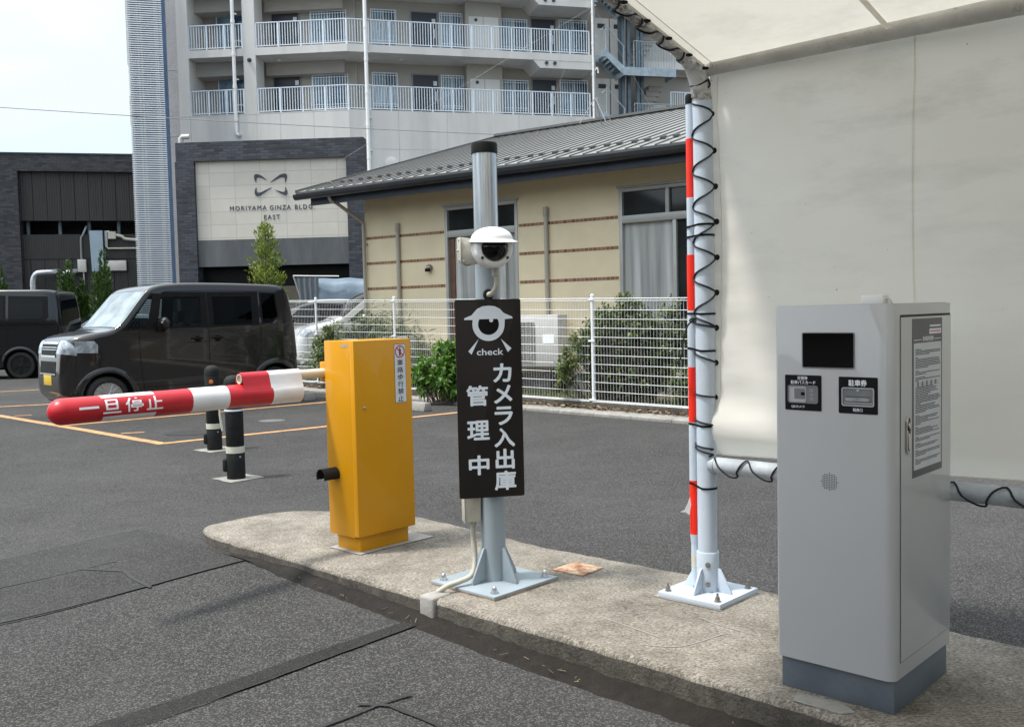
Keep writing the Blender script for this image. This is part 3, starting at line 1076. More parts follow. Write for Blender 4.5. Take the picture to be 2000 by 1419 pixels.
mb = MB()
c = UV(5.04, 3.20)
blades(mb, 60, 0, 0, 0, 0.045, 0.03, 0.075, 0.5, 0.0022)
o = mb.build('weed_tuft', MAT['leaf_reed'], smooth=False)
o.location = c + Vector((-0.01, 0.03, 0.05))
tag(o, 'tuft of green weeds at the rounded end of the concrete island', 'weed')
mb = MB()
blades(mb, 16, 0, 0, 0, 0.05, 0.02, 0.05, 0.5, 0.0014)
o = mb.build('weed_tuft', MAT['dry_leaf'], smooth=False)
o.location = UV(5.13, 2.82, 0.05)
tag(o, 'thin dry weed stalks at the tip of the kerb', 'weed')
mb = MB()
for _ in range(34):
    u_ = random.uniform(0.9, 4.0)
    b = UV(u_, front - random.uniform(0.02, 0.11), apron_z(u_, front) + 0.020)
    a = random.uniform(0, PI); L = random.uniform(0.008, 0.045)
    d = Vector((math.cos(a), math.sin(a), random.uniform(-0.05, 0.1))) * L
    mb.bar(b, b + d, random.uniform(0.0012, 0.003), 0.001)
structure(mb.build('straw_litter', MAT['dry_leaf'], smooth=False), 'stuff')
# ================================================================== ticket machine
def isl(u, v):
    return UV(u, v, IZ)


tm = thing('ticket_machine', 'tall grey parking ticket machine with black screen and printed notice on its side door', 'ticket machine', isl(1.25, 2.93), ISL)
# local: x = 1.25-u , y = v-2.93 , z above island
X0, X1, Y0, Y1 = 1.25 - 1.433, 1.25 - 1.064, 2.70 - 2.93, 3.157 - 2.93
mb = MB()
ol = [(X0 + 0.004, Y1), (X0, Y1 - 0.004)]
for (cx, cy, a0, r) in ((X0 + 0.012, Y0 + 0.012, 180, 0.012), (X1 - 0.028, Y0 + 0.028, 270, 0.028)):
    ol += [(cx + r * math.cos(R_(a0 + k * 15)), cy + r * math.sin(R_(a0 + k * 15))) for k in range(7)]
ol += [(X1, Y1 - 0.004), (X1 - 0.004, Y1)]
mb.prism(ol, 'z', 0.101, 1.199)
mb.box(X0 + 0.006, X1 - 0.012, Y0 + 0.008, Y1 - 0.006, 1.199, 1.201)
mb.build('body', MAT['machine'], tm, bevel=0.0025, segs=2)
mb = MB()
mb.box(X0 + 0.008, X1 - 0.006, Y0 + 0.016, Y1 - 0.012, 0, 0.1005)
mb.build('plinth', MAT['plinth'], tm, bevel=0.002)
# door on the side that faces right
D0, D1, Z0, Z1 = 2.745 - 2.93, 3.150 - 2.93, 0.152, 1.160
mb = MB()
mb.box(X1 + 0.0005, X1 + 0.0035, D0, D1, Z0, Z1)
door = mb.build('door', MAT['machine'], tm, bevel=0.0012)
mb = MB()
mb.box(X1 + 0.0003, X1 + 0.0008, D0 - 0.001, D1 + 0.002, Z1, Z1 + 0.007)
mb.box(X1 + 0.0003, X1 + 0.0008, D0 - 0.0022, D0, Z0 - 0.003, Z1)
mb.box(X1 + 0.0003, X1 + 0.0008, D0, D1, Z0 - 0.003, Z0)
mb.build('door_gap', MAT['panel_black'], door, smooth=False)
mb = MB()
h = rrect(2.772 - 2.93, 2.806 - 2.93, 0.762, 0.872, 0.016, 5)
hi = rrect(2.778 - 2.93, 2.800 - 2.93, 0.768, 0.866, 0.010, 5)
mb.prism(h, 'x', X1 + 0.0035, X1 + 0.0065)
ring_faces(mb, h, hi, 'x', X1 + 0.0065, X1 + 0.010)
mb.prism(rrect(2.781 - 2.93, 2.797 - 2.93, 0.770, 0.822, 0.007, 4), 'x', X1 + 0.0065, X1 + 0.0115)
mb.prism(disc(2.789 - 2.93, 0.845, 0.0085, 16), 'x', X1 + 0.0065, X1 + 0.013)
mb.prism(disc(2.789 - 2.93, 0.833, 0.0045, 12), 'x', X1 + 0.0065, X1 + 0.0135, 1)
mb.build('handle', [MAT['chrome'], MAT['black']], door, bevel=0.0008)
# notice on the door: dark frame, grey head, white sheet, rows of fine print
NX = X1 + 0.0037
mb = MB()
n0, n1 = 2.826 - 2.93, 3.070 - 2.93
mb.box(NX, NX + 0.0006, n0, n1, 0.682, 1.154, 0)
mb.box(NX + 0.0006, NX + 0.0010, n0 + 0.012, n1 - 0.010, 0.704, 1.081, 1)


def side3(x, y, h):
    return (NX + 0.0010 + h, x, y)


def head3(x, y, h):
    return (NX + 0.0006 + h, x, y)


yb, z_ = n0 + 0.024, 1.060
blocks = [(0.3, 1, 0.8, 0.55), (0.15, 1, 1, .95, 1, .9), (0.18, 1, 0.7, 0.5), (0.3, 0.9)]
W_ = n1 - 0.018 - yb


def line_(z, frac, hgt=0.0042):
    x = yb
    end = yb + W_ * frac
    while x < end - 0.004:
        L = random.uniform(0.010, 0.034)
        mb.box(NX + 0.0010, NX + 0.00115, x, min(x + L, end), z - hgt / 2, z + hgt / 2, 2)
        x += L + random.uniform(0.001, 0.003)


rows = [.22, 1, 1, .55, 0, .1, .95, 1, .97, 1, 1, .5, 0, .14, 1, .4, 0, .4, 1, .12, 't', 't', 't', .7, .85, .8, .9, .6, .5, .95, 1, 1, .9, .2, .8, .75, .95, 1, .4, 0, .15, .9, .85, .5, .95, .2, 0, .1, .6, .9, .7, .95, 0, .12, 1, .6, 0, .2, .9, .8, 0, .1, 1, .97, .4, 0, .06, 1, .9, .2]
zz = 1.062
dz = (1.062 - 0.716) / len(rows)
for r_ in rows:
    if r_ == 't':
        for k in range(5):
            mb.box(NX + 0.0010, NX + 0.00115, yb + 0.012 + k * 0.036, yb + 0.026 + k * 0.036, zz - 0.0014, zz + 0.0014, 2)
        mb.box(NX + 0.0010, NX + 0.00112, yb + 0.006, yb + 0.19, zz - dz / 2 - 0.0003, zz - dz / 2 + 0.0003, 2)
    elif r_:
        line_(zz, r_, 0.0026)
    zz -= dz
# header bars of the notice
mb.box(NX + 0.0006, NX + 0.0009, n1 - 0.105, n1 - 0.012, 1.128, 1.133, 3)
mb.box(NX + 0.0006, NX + 0.0009, n1 - 0.108, n1 - 0.010, 1.106, 1.122, 3)
for k in range(9):
    mb.box(NX + 0.0009, NX + 0.0011, n1 - 0.100 + k * 0.0095, n1 - 0.0945 + k * 0.0095, 1.1115, 1.1165, 4)
mb.box(NX + 0.0006, NX + 0.0009, n0 + 0.013, n0 + 0.072, 1.0895 - 0.0, 1.0915, 3)
mb.box(NX + 0.0006, NX + 0.0009, n1 - 0.066, n1 - 0.010, 1.0895, 1.0915, 3)
add_text(mb, '駐車場利用規約', (n0 + 0.082, n1 - 0.074, 1.0855, 1.1), head3, 0.01, 3, 0.0004)
mb.build('notice', [MAT['notice_grey'], MAT['notice_white'], MAT['ink'], MAT['ink_white'], MAT['red_vinyl']], door, smooth=False)

# front: screen
FY = Y0


def fx(u):
    return 1.25 - u


def fz(z):
    return z - IZ


def front3(x, y, h):
    return (x, FY - 0.0012 - h, y)


mb = MB()
o_, i_ = rrect(fx(1.343), fx(1.178), fz(1.131), fz(1.239), 0.006), rrect(fx(1.340), fx(1.181), fz(1.134), fz(1.236), 0.004)
ring_faces(mb, o_, i_, 'y', FY - 0.002, FY + 0.002, 1)
mb.prism(i_, 'y', FY - 0.0008, FY + 0.002, 0)
mb.build('screen', [MAT['screen'], MAT['grey_mid']], tm, smooth=False)
# left panel: pass card reader
mb = MB()
mb.prism(rrect(fx(1.399), fx(1.281), fz(1.001), fz(1.109), 0.003), 'y', FY - 0.0012, FY + 0.001)
rd = mb.build('card_reader', MAT['panel_black'], tm, smooth=False)
mb = MB()
o_, i_ = rrect(fx(1.389), fx(1.291), fz(1.023), fz(1.078), 0.007), rrect(fx(1.386), fx(1.294), fz(1.026), fz(1.075), 0.005)
ring_faces(mb, o_, i_, 'y', FY - 0.004, FY - 0.001, 0)
mb.prism(rrect(fx(1.330), fx(1.294), fz(1.026), fz(1.075), 0.004), 'y', FY - 0.0032, FY - 0.0005, 0)
mb.prism(rrect(fx(1.386), fx(1.331), fz(1.026), fz(1.075), 0.003), 'y', FY - 0.0018, FY - 0.0005, 1)
mb.prism(rrect(fx(1.368), fx(1.333), fz(1.036), fz(1.068), 0.002), 'y', FY - 0.0024, FY - 0.0012, 0)
mb.prism(rrect(fx(1.346), fx(1.334), fz(1.047), fz(1.057), 0.001), 'y', FY - 0.0030, FY - 0.0012, 2)
for k, z in enumerate((1.066, 1.061, 1.040, 1.035)):
    mb.box(fx(1.318), fx(1.306), FY - 0.0036, FY - 0.003, fz(z) - 0.0006, fz(z) + 0.0006, 1)
ring_faces(mb, disc(fx(1.312), fz(1.0505), 0.0045, 14), disc(fx(1.312), fz(1.0505), 0.0035, 14), 'y', FY - 0.0036, FY - 0.003, 1)
mb.build('reader_window', [MAT['grey_mid'], MAT['grey_light'], MAT['black']], rd, smooth=False)
def text_part(parent, s, box, to3d, bold, m_=MAT['ink_white']):
    mb_ = MB()
    add_text(mb_, s, box, to3d, bold)
    return mb_.build('lettering', m_, parent, smooth=False)


text_part(rd, '定期券', (fx(1.358), fx(1.325), fz(1.0945), fz(1.1055)), front3, 0.02)
text_part(rd, '駐車パスカード', (fx(1.380), fx(1.300), fz(1.081), fz(1.0925)), front3, 0.02)
text_part(rd, 'QRカメラ', (fx(1.378), fx(1.335), fz(1.0075), fz(1.0165)), front3, 0.02)
# right panel: ticket slot
mb = MB()
mb.prism(rrect(fx(1.227), fx(1.110), fz(1.000), fz(1.108), 0.003), 'y', FY - 0.0012, FY + 0.001)
tk = mb.build('ticket_dispenser', MAT['panel_black'], tm, smooth=False)
mb = MB()
o_, i_ = rrect(fx(1.217), fx(1.120), fz(1.022), fz(1.077), 0.006), rrect(fx(1.214), fx(1.123), fz(1.025), fz(1.074), 0.004)
ring_faces(mb, o_, i_, 'y', FY - 0.004, FY - 0.001, 0)
mb.prism(i_, 'y', FY - 0.0018, FY - 0.0005, 1)
mb.prism(rrect(fx(1.205), fx(1.132), fz(1.037), fz(1.048), 0.004), 'y', FY - 0.0055, FY - 0.0015, 2)
mb.prism(rrect(fx(1.205), fx(1.132), fz(1.049), fz(1.0505), 0.0005), 'y', FY - 0.0024, FY - 0.0015, 3)
mb.prism(rrect(fx(1.210), fx(1.126), fz(1.030), fz(1.0325), 0.001), 'y', FY - 0.0030, FY - 0.0015, 0)
mb.prism(rrect(fx(1.172), fx(1.164), fz(1.066), fz(1.072), 0.002), 'y', FY - 0.0035, FY - 0.0015, 0)
mb.build('ticket_slot', [MAT['grey_light'], MAT['grey_mid'], MAT['clear'], MAT['black']], tk, smooth=False)
text_part(tk, '駐車券', (fx(1.197), fx(1.142), fz(1.081), fz(1.100)), front3, 0.035)
text_part(tk, '発券口', (fx(1.184), fx(1.155), fz(1.006), fz(1.0165)), front3, 0.02)
# speaker holes
mb = MB()
for i in range(-5, 6):
    for j in range(-5, 6):
        x, z = i * 0.0052, j * 0.0052
        if x * x + z * z < 0.0265 ** 2:
            mb.prism(disc(fx(1.257) + x, fz(0.790) + z, 0.0016, 8), 'y', FY - 0.0004, FY + 0.001)
mb.build('speaker_holes', MAT['black'], tm, smooth=False)
mb = MB()
mb.box(-0.012, 0.058, 0.01, 0.055, 1.201, 1.228)
mb.tube([(0.055, 0.035, 1.213), (0.068, 0.035, 1.216), (0.074, 0.035, 1.206), (0.075, 0.035, 1.198)], 0.004, 8, 1)
mb.build('receiver_box', [MAT['white'], MAT['ink']], tm, bevel=0.002)

# ================================================================== barrier gate
bg = thing('barrier_gate', 'amber yellow barrier gate cabinet holding a red and white padded arm', 'barrier gate', isl(3.94, 3.05), ISL)
bx = lambda u: 3.94 - u
by = lambda v: v - 3.05
mb = MB()
mb.box(bx(4.052), bx(3.8385), by(2.868), by(3.236), 0.080, 1.075)
mb.box(bx(4.046), bx(3.826), by(2.90), by(3.215), 0.0785, 0.085)
mb.build('cabinet', MAT['orange'], bg, bevel=0.003)
mb = MB()
mb.box(bx(4.026), bx(3.838), by(2.898), by(3.216), 0.0, 0.078)
mb.build('plinth', MAT['orange'], bg, bevel=0.002)
mb = MB()
mb.box(bx(3.8375), bx(3.803), by(2.866), by(3.238), 0.088, 1.075)
bdoor = mb.build('door', MAT['orange'], bg, bevel=0.0035)
DX = bx(3.803)
mb = MB()
mb.prism(disc(by(2.922), 0.736, 0.0085, 18), 'x', DX, DX + 0.004)
mb.prism(disc(by(2.922), 0.736, 0.0055, 14), 'x', DX + 0.004, DX + 0.0055, 1)
mb.build('lock', [MAT['chrome'], MAT['bolt']], bdoor, bevel=0.0006)


def bd3(x, y, h):
    return (DX + 0.0012 + h, x, y)


mb = MB()
s0, s1 = by(3.125), by(3.200)
mb.prism(rrect(s0, s1, 0.745, 1.049, 0.003), 'x', DX + 0.0002, DX + 0.0008, 2)
mb.prism(rrect(s0 + .002, s1 - .002, 0.747, 1.047, 0.003), 'x', DX + 0.0008, DX + 0.0012, 0)
cc = ((s0 + s1) / 2, 1.010)
ring_faces(mb, disc(*cc, 0.0325, 32), disc(*cc, 0.0270, 32), 'x', DX + 0.0012, DX + 0.0020, 1)
mb.prism(disc(cc[0] - 0.001, cc[1] + 0.0185, 0.0042, 12), 'x', DX + 0.0012, DX + 0.0015, 2)
mb.prism([(cc[0] - 0.006, cc[1] + 0.013), (cc[0] + 0.007, cc[1] + 0.013), (cc[0] + 0.009, cc[1] + 0.002), (cc[0] + 0.006, cc[1] - 0.001), (cc[0] + 0.005, cc[1] - 0.022), (cc[0] - 0.005, cc[1] - 0.022), (cc[0] - 0.005, cc[1] - 0.001), (cc[0] - 0.008, cc[1] + 0.003)], 'x', DX + 0.0012, DX + 0.0015, 2)
q = Vector((0.7071, -0.7071)) * 0.029
w = Vector((0.7071, 0.7071)) * 0.0025
mb.prism([(cc[0] - q.x - w.x, cc[1] - q.y - w.y), (cc[0] + q.x - w.x, cc[1] + q.y - w.y), (cc[0] + q.x + w.x, cc[1] + q.y + w.y), (cc[0] - q.x + w.x, cc[1] - q.y + w.y)], 'x', DX + 0.0012, DX + 0.0022, 1)
for k, ch in enumerate('車路歩行禁止'):
    zt = 0.968 - k * 0.0372
    add_text(mb, ch, (cc[0] - 0.0195, cc[0] + 0.0195, zt - 0.030, zt), bd3, 0.012, 2)
mb.build('warning_sticker', [MAT['notice_white'], MAT['red_vinyl'], MAT['ink']], bdoor, smooth=False)
FYb = by(2.868)
mb = MB()
mb.prism(rrect(bx(3.905), bx(3.857), 1.042, 1.056, 0.002), 'y', FYb - 0.0008, FYb + 0.001, 0)
mb.build('name_plate', [MAT['clear']], bg, smooth=False)
# sensor hood
mb = MB()


def hood(i, j):
    a = R_(-30 + 240 * i)
    r = 0.036
    return (bx(3.985) + r * math.cos(a), FYb - 0.095 * j, 0.392 + r * math.sin(a) * 1.05)


mb.grid(hood, 18, 6)
o = mb.build('sensor_hood', MAT['black_matt'], bg, solid=0.003)
mb = MB()
mb.cyl((bx(3.985), FYb + 0.001, 0.392), (bx(3.985), FYb - 0.012, 0.392), 0.026, n=20)
mb.build('sensor_lens', MAT['screen'], bg, bevel=0.002)
# arm carrier on the far side
AX = bx(4.105)
mb = MB()
mb.box(bx(4.135), bx(4.053), by(2.895), by(2.985), 0.865, 0.965)
mb.cyl((bx(4.052), by(3.03), 0.91), (AX, by(3.03), 0.91), 0.04, n=20)
mb.build('arm_bracket', MAT['orange'], bg, bevel=0.004)
AZ = 1.027 - IZ
mb = MB()
mb.cyl((AX, by(3.10), AZ), (AX, by(2.418), AZ), 0.0245, n=20)
ring_faces(mb, [(AX + 0.0245 * math.cos(t), AZ + 0.0245 * math.sin(t)) for t in np.linspace(0, 2 * PI, 25)[:-1]], [(AX + 0.020 * math.cos(t), AZ + 0.020 * math.sin(t)) for t in np.linspace(0, 2 * PI, 25)[:-1]], 'y', by(2.405), by(2.418))
arm = mb.build('barrier_arm', MAT['cream_pipe'], bg)
# padded sleeve: a fat tube with a loop of cloth sewn round the arm
TZ = 0.945 - IZ
TR = 0.0565
mb = MB()


def tube_pt(t, ang, r=TR):
    return (AX + r * math.sin(ang), by(t), TZ + r * math.cos(ang))


stations = [1.515 + 0.0 + TR * (1 - math.cos(a)) for a in np.linspace(0, PI / 2, 9)]
radii = [max(0.002, TR * math.sin(a)) for a in np.linspace(0.04, PI / 2, 9)]
seg = [(1.571, 0), (1.735, 0), (1.965, 0), (2.14, 0), (2.30, 1), (2.315, 1), (2.435, 0), (2.56, 1), (2.735, 1), (2.745, 1)]
st = list(zip(stations, radii)) + [(v_, TR * (1.0 if v_ < 2.74 else 0.9)) for v_ in np.arange(1.60, 2.75, 0.0125)]
NA = 40


def cloth_colour(v_, k):
    top = (k / NA) * 2 * PI
    deg = math.degrees(top)
    label_side = 33 < deg < 123 or 237 < deg < 327
    if v_ < 1.72:
        return 0
    if v_ < 1.965:
        return 0 if label_side else 1
    if v_ < 2.14:
        return 0
    if v_ < 2.32:
        return 1
    if v_ < 2.565:
        return 0
    return 1


vv = []
for v_, r_ in st:
    for k in range(NA):
        a = 2 * PI * k / NA
        wob = 1 + 0.008 * math.sin(7 * v_ * 3 + 2 * a) + (0.02 if abs(v_ - 2.315) < 0.008 else 0)
        vv.append(tube_pt(v_, a, r_ * wob))
ff, mi = [], []
for i in range(len(st) - 1):
    for k in range(NA):
        k2 = (k + 1) % NA
        ff.append((i * NA + k, i * NA + k2, (i + 1) * NA + k2, (i + 1) * NA + k))
        mi.append(cloth_colour((st[i][0] + st[i + 1][0]) / 2, k + 0.5))
ff.append(tuple(range(NA - 1, -1, -1))); mi.append(0)
ff.append(tuple((len(st) - 1) * NA + k for k in range(NA))); mi.append(1)
mb.v = [tuple(p) for p in vv]; mb.f = ff; mb.mi = mi
# the loop
LR = 0.031
lv = list(np.linspace(2.405, 2.74, 30))
for layer in (LR, LR - 0.0025):
    b0 = len(mb.v)
    NL = 26
    for v_ in lv:
        for k in range(NL + 1):
            a = R_(-118 + 236 * k / NL)
            drop = 0.0
            p = Vector((AX + layer * math.sin(a), by(v_), AZ + layer * math.cos(a)))
            if k < 4 or k > NL - 4:
                e = (4 - k) / 4 if k < 4 else (k - NL + 4) / 4
                side = -1 if k < 4 else 1
                p = p.lerp(Vector((AX + side * TR * 0.86, by(v_), TZ + TR * 0.52)), e)
            mb.v.append(tuple(p))
    for i in range(len(lv) - 1):
        for k in range(NL):
            mb.f.append((b0 + i * (NL + 1) + k, b0 + i * (NL + 1) + k + 1, b0 + (i + 1) * (NL + 1) + k + 1, b0 + (i + 1) * (NL + 1) + k))
            mb.mi.append(0 if lv[i] < 2.555 else 1)
# rim of the open end
b0 = len(mb.v)
sl = mb.build('arm_sleeve', [MAT['red_vinyl'], MAT['white_vinyl']], arm, angle=50)
# white letters wrapped on the tube, reading from the tip
mb = MB()
box_v = [(1.622, 1.705), (1.722, 1.800), (1.820, 1.900), (1.915, 1.990)]
for ch, (va, vb) in zip('一旦停止', box_v):
    hz = (-0.005, 0.005) if ch == '一' else (-0.0315, 0.0315)
    g = text_geo(ch, 0.012, 0.5)
    tmp = bmesh.new()
    vs = [tmp.verts.new(p) for p in g[0]]
    for f in g[1]:
        try:
            tmp.faces.new([vs[i] for i in f])
        except ValueError:
            pass
    bmesh.ops.triangulate(tmp, faces=tmp.faces[:])
    for _ in range(2):
        long_e = [e for e in tmp.edges if abs(e.verts[0].co.y - e.verts[1].co.y) > 0.12]
        if long_e:
            bmesh.ops.subdivide_edges(tmp, edges=long_e, cuts=1)
            bmesh.ops.triangulate(tmp, faces=tmp.faces[:])
    tmp.verts.index_update()
    pts = []
    for q in tmp.verts:
        sx = (q.co.x - g[2]) / (g[3] - g[2])
        sz = (q.co.y - g[4]) / (g[5] - g[4])
        v_ = va + sx * (vb - va)
        off = hz[0] + sz * (hz[1] - hz[0]) + 0.002
        a = off / TR + 0.155                                   # arc position above the middle of the near side
        r_ = TR + 0.0006 + (q.co.z + 0.5) * 0.0006
        pts.append((AX + r_ * math.cos(a), by(v_), TZ + r_ * math.sin(a)))
    mb.add(pts, [tuple(x.index for x in f.verts) for f in tmp.faces])
    tmp.free()
mb.build('lettering', MAT['ink_white'], arm, angle=30)
# ================================================================== camera pole
PX, PY = -0.100, 4.166
cp = thing('camera_pole', 'grey steel pole on a square base plate with bare galvanised top and black cap', 'pole', (PX, PY, IZ), ISL)
PR = 0.0535
mb = MB()
mb.cyl((0, 0, 0.018), (0, 0, 1.40), PR, n=36)
mb.build('post', MAT['pole_grey'], cp)
mb = MB()
mb.cyl((0, 0, 1.4005), (0, 0, 1.90), PR - 0.0004, n=36)
mb.build('upper_post', MAT['galv'], cp)
mb = MB()
mb.lathe([(PR + 0.004, 1.889), (PR + 0.004, 1.928), (PR + 0.001, 1.935), (PR * 0.7, 1.938)], 36)
mb.build('cap', MAT['black'], cp)
mb = MB()
mb.box(-0.198, 0.198, -0.203, 0.203, 0.006, 0.018)
mb.build('base_plate', MAT['pole_grey'], cp, bevel=0.0015)
mb = MB()
mb.box(-0.196, 0.196, -0.201, 0.201, 0.0, 0.006)
mb.build('grout_bed', MAT['rust'], cp, smooth=False)
for a in range(4):
    M = Matrix.Rotation(R_(90 * a), 4, 'Z')
    mb = MB(M)
    mb.prism([(PR - 0.002, 0.018), (PR + 0.085, 0.018), (PR + 0.085, 0.032), (PR + 0.012, 0.165), (PR - 0.002, 0.165)], 'y', -0.005, 0.005)
    mb.build('gusset', MAT['pole_grey'], cp, bevel=0.001)


def anchor(parent, x, y, z, m, r=0.012, dome=True):
    mb = MB(Matrix.Translation((x, y, z)))
    mb.cyl((0, 0, 0), (0, 0, 0.003), r * 1.5, n=18)
    mb.cyl((0, 0, 0.003), (0, 0, 0.015), r * 1.12, n=6)
    if dome:
        mb.lathe([(r * .85, 0.015), (r * .85, 0.022), (r * .6, 0.029), (r * .2, 0.032)], 14)
    else:
        mb.cyl((0, 0, 0.015), (0, 0, 0.020), r * 0.9, n=6)
        mb.cyl((0, 0, 0.020), (0, 0, 0.034), r * .5, n=10)
    mb.build('anchor_bolt', m, parent)


for sx in (-1, 1):
    for sy in (-1, 1):
        anchor(cp, sx * 0.158, sy * 0.160, 0.018, MAT['bolt_new'])
# cable entry grommet, junction box, flexible conduit
inv = Matrix.Rotation(-ISL, 3, 'Z')


def wl(x, y, z):
    """world offset from the pole axis -> pole local"""
    return inv @ Vector((x, y, z))


mb = MB()
mb.tube([wl(0.004, -PR - 0.004, 1.398 - IZ + 0.019 * math.sin(t)) + wl(0.016 * math.cos(t), 0, 0) for t in np.linspace(0, 2 * PI, 15)[:-1]], 0.007, 8, closed=True)
mb.build('cable_grommet', MAT['black_matt'], cp)
mb = MB(Matrix.Rotation(-ISL, 4, 'Z') @ Matrix.Rotation(R_(12), 4, 'Z'))
mb.box(-0.128, -0.062, -0.028, 0.04, 0.285, 0.46)
mb.box(-0.132, -0.128, -0.032, 0.044, 0.282, 0.463)
ring_faces(mb, disc(-0.094, 0.330, 0.0125, 20), disc(-0.094, 0.330, 0.0108, 20), 'y', -0.0292, -0.028, 1)
jb = mb.build('junction_box', [MAT['beige_plastic'], MAT['soffit']], cp, bevel=0.002)


def ribbed(path, r, pitch, name, parent, m):
    pts = catmull(path, 14)
    L = [0]
    for a, b in zip(pts, pts[1:]):
        L.append(L[-1] + (b - a).length)
    out, rr = [], []
    k = int(L[-1] / pitch * 4)
    for i in range(k + 1):
        s = L[-1] * i / k
        j = max(0, min(len(L) - 2, int(np.searchsorted(L, s)) - 1))
        t = (s - L[j]) / max(1e-9, L[j + 1] - L[j])
        out.append(pts[j].lerp(pts[j + 1], t))
        rr.append(r * (1.0 if i % 4 in (1, 2) else 0.86))
    mb = MB()
    mb.tube(out, rr, 10)
    return mb.build(name, m, parent, angle=60)


pc = UV(3.00, 2.665, 0) - Vector((PX, PY, 0))
path = [wl(-0.090, 0.0, 0.30), wl(-0.090, -0.004, 0.22), wl(-0.084, -0.022, 0.12), wl(-0.098, -0.075, 0.058), wl(-0.150, -0.115, 0.040), wl(-0.200, -0.150, 0.032), wl(pc.x, pc.y + 0.02, 0.006)]
ribbed(path, 0.0125, 0.006, 'conduit', cp, MAT['beige_plastic'])
mb = MB()
mb.cyl(wl(-0.090, 0.0, 0.288), wl(-0.090, 0.0, 0.262), 0.0165, n=14)
mb.build('conduit_connector', MAT['beige_plastic'], cp, bevel=0.001)

# ================================================================== security camera
sc_ = thing('security_camera', 'white dome security camera with a flared rain hood clamped to the grey pole', 'security camera', (-0.074, 3.995, 1.587), R_(15))
mb = MB()
# body: axis along -y
My = Matrix.Rotation(R_(90), 4, 'X')
mb.lathe([(0.05, -0.075), (0.070, -0.070), (0.078, -0.045), (0.082, 0.0), (0.082, 0.030), (0.079, 0.044), (0.073, 0.050), (0.058, 0.053), (0.052, 0.046), (0.05, 0.040)], 40, 0, My)
mb.build('housing', MAT['white'], sc_, angle=50)
mb = MB()
mb.lathe([(0.053, 0.040), (0.0525, 0.052), (0.049, 0.060), (0.040, 0.070), (0.027, 0.077), (0.012, 0.0805), (0.002, 0.081)], 32, 0, My)
dm = mb.build('dome_window', MAT['screen'], sc_, angle=70)
mb = MB()
for a in (215, 325, 135, 45):
    x, z = 0.066 * math.cos(R_(a)), 0.070 * math.sin(R_(a))
    mb.cyl((x, -0.049, z), (x, -0.0545, z), 0.0062, n=12)
mb.build('housing_screws', MAT['ink'], sc_)
mb = MB()


def rain_hood(i, j):
    th = 2 * PI * i
    ph = j
    k = min(1.0, ph / 0.84)
    sc = math.sin(k * PI / 2) ** 0.92
    z = 0.035 + 0.056 * math.cos(k * PI / 2)
    fl = max(0.0, (ph - 0.84) / 0.16)
    sc *= 1 + 0.13 * fl
    z -= 0.004 * fl
    rx, ry = 0.089, (0.104 if math.sin(th) < 0 else 0.085)
    y = ry * sc * math.sin(th)
    return (rx * sc * math.cos(th) * (1 + 0.10 * fl * max(0, math.cos(th))), y, z - 0.010 * max(0, -y / 0.1) * fl)


mb.grid(rain_hood, 48, 20)
mb.build('rain_hood', MAT['white'], sc_, solid=0.003, angle=50)
mb = MB()
mb.prism([(-0.018, 0.0), (0.0, -0.006), (0.002, 0.012)], 'y', -0.001, 0.0)
lg = mb.build('hood_mark', MAT['grey_mid'], sc_, smooth=False)
lg.location = (-0.040, -0.055, 0.0745)
lg.rotation_euler = (R_(-40), R_(-25), 0)
# pole bracket
mb = MB()
mb.box(-0.122, -0.117, 0.06, 0.13, -0.052, 0.055)
mb.box(-0.117, 0.075, 0.066, 0.072, -0.060, 0.030)
mb.prism([(-0.117, -0.055), (-0.095, -0.070), (-0.06, -0.06), (-0.06, 0.045), (-0.108, 0.055), (-0.117, 0.05)], 'y', 0.072, 0.078)
mb.cyl((-0.130, 0.10, 0.0), (-0.095, 0.10, 0.0), 0.005, n=8, mi=1)
for z in (-0.042, 0.045):
    mb.cyl((-0.1255, 0.085, z), (-0.1215, 0.085, z), 0.007, n=10, mi=1)
mb.cyl((-0.108, 0.062, -0.048), (-0.108, 0.068, -0.048), 0.007, n=10, mi=1)
mb.build('pole_bracket', [MAT['beige_plastic'], MAT['bolt_new']], sc_, bevel=0.0015)
ribbed([Vector((0.024, 0.03, -0.088)), Vector((0.027, 0.03, -0.120)), Vector((0.025, 0.033, -0.155)), Vector((0.016, 0.06, -0.182)), Vector((0.010, 0.12, -0.190))], 0.0125, 0.006, 'cable_conduit', sc_, MAT['beige_plastic'])
mb = MB()
mb.cyl((0.022, 0.03, -0.075), (0.022, 0.03, -0.112), 0.016, n=8)
mb.build('conduit_connector', MAT['beige_plastic'], sc_, bevel=0.001)

# ================================================================== sign board
sb = thing('sign_board', 'charcoal sign board with an eye symbol and pale Japanese lettering fixed to the grey pole', 'sign', (-0.099, 4.092, 0.948), R_(11))
mb = MB()
mb.prism(rrect(-0.1435, 0.1435, -0.430, 0.430, 0.009), 'y', -0.003, 0.003)
mb.build('panel', MAT['sign_brown'], sb, bevel=0.0006)
mb = MB()
for z in (-0.3, 0.3):
    mb.box(-0.07, 0.07, 0.003, 0.02, z - 0.015, z + 0.015)
mb.build('mounting_rail', MAT['alu'], sb)
# zoom pixels of the photo panel -> board coordinates (panel 58..485 / 95..515 wide, 48..1345 high)


def sgn(px, py):
    t = (py - 48) / (1345 - 48)
    l = 56 + (92 - 56) * t
    r = 483 + (516 - 483) * t
    tt = (px - l) / (r - l)
    top = 50 - 6 * tt
    bot = 1346 - 28 * tt
    return (-0.1435 + 0.287 * tt, 0.430 - 0.860 * (py - top) / (bot - top))


def sgn3(x, y, h):
    return (x, -0.0031 - h, y)


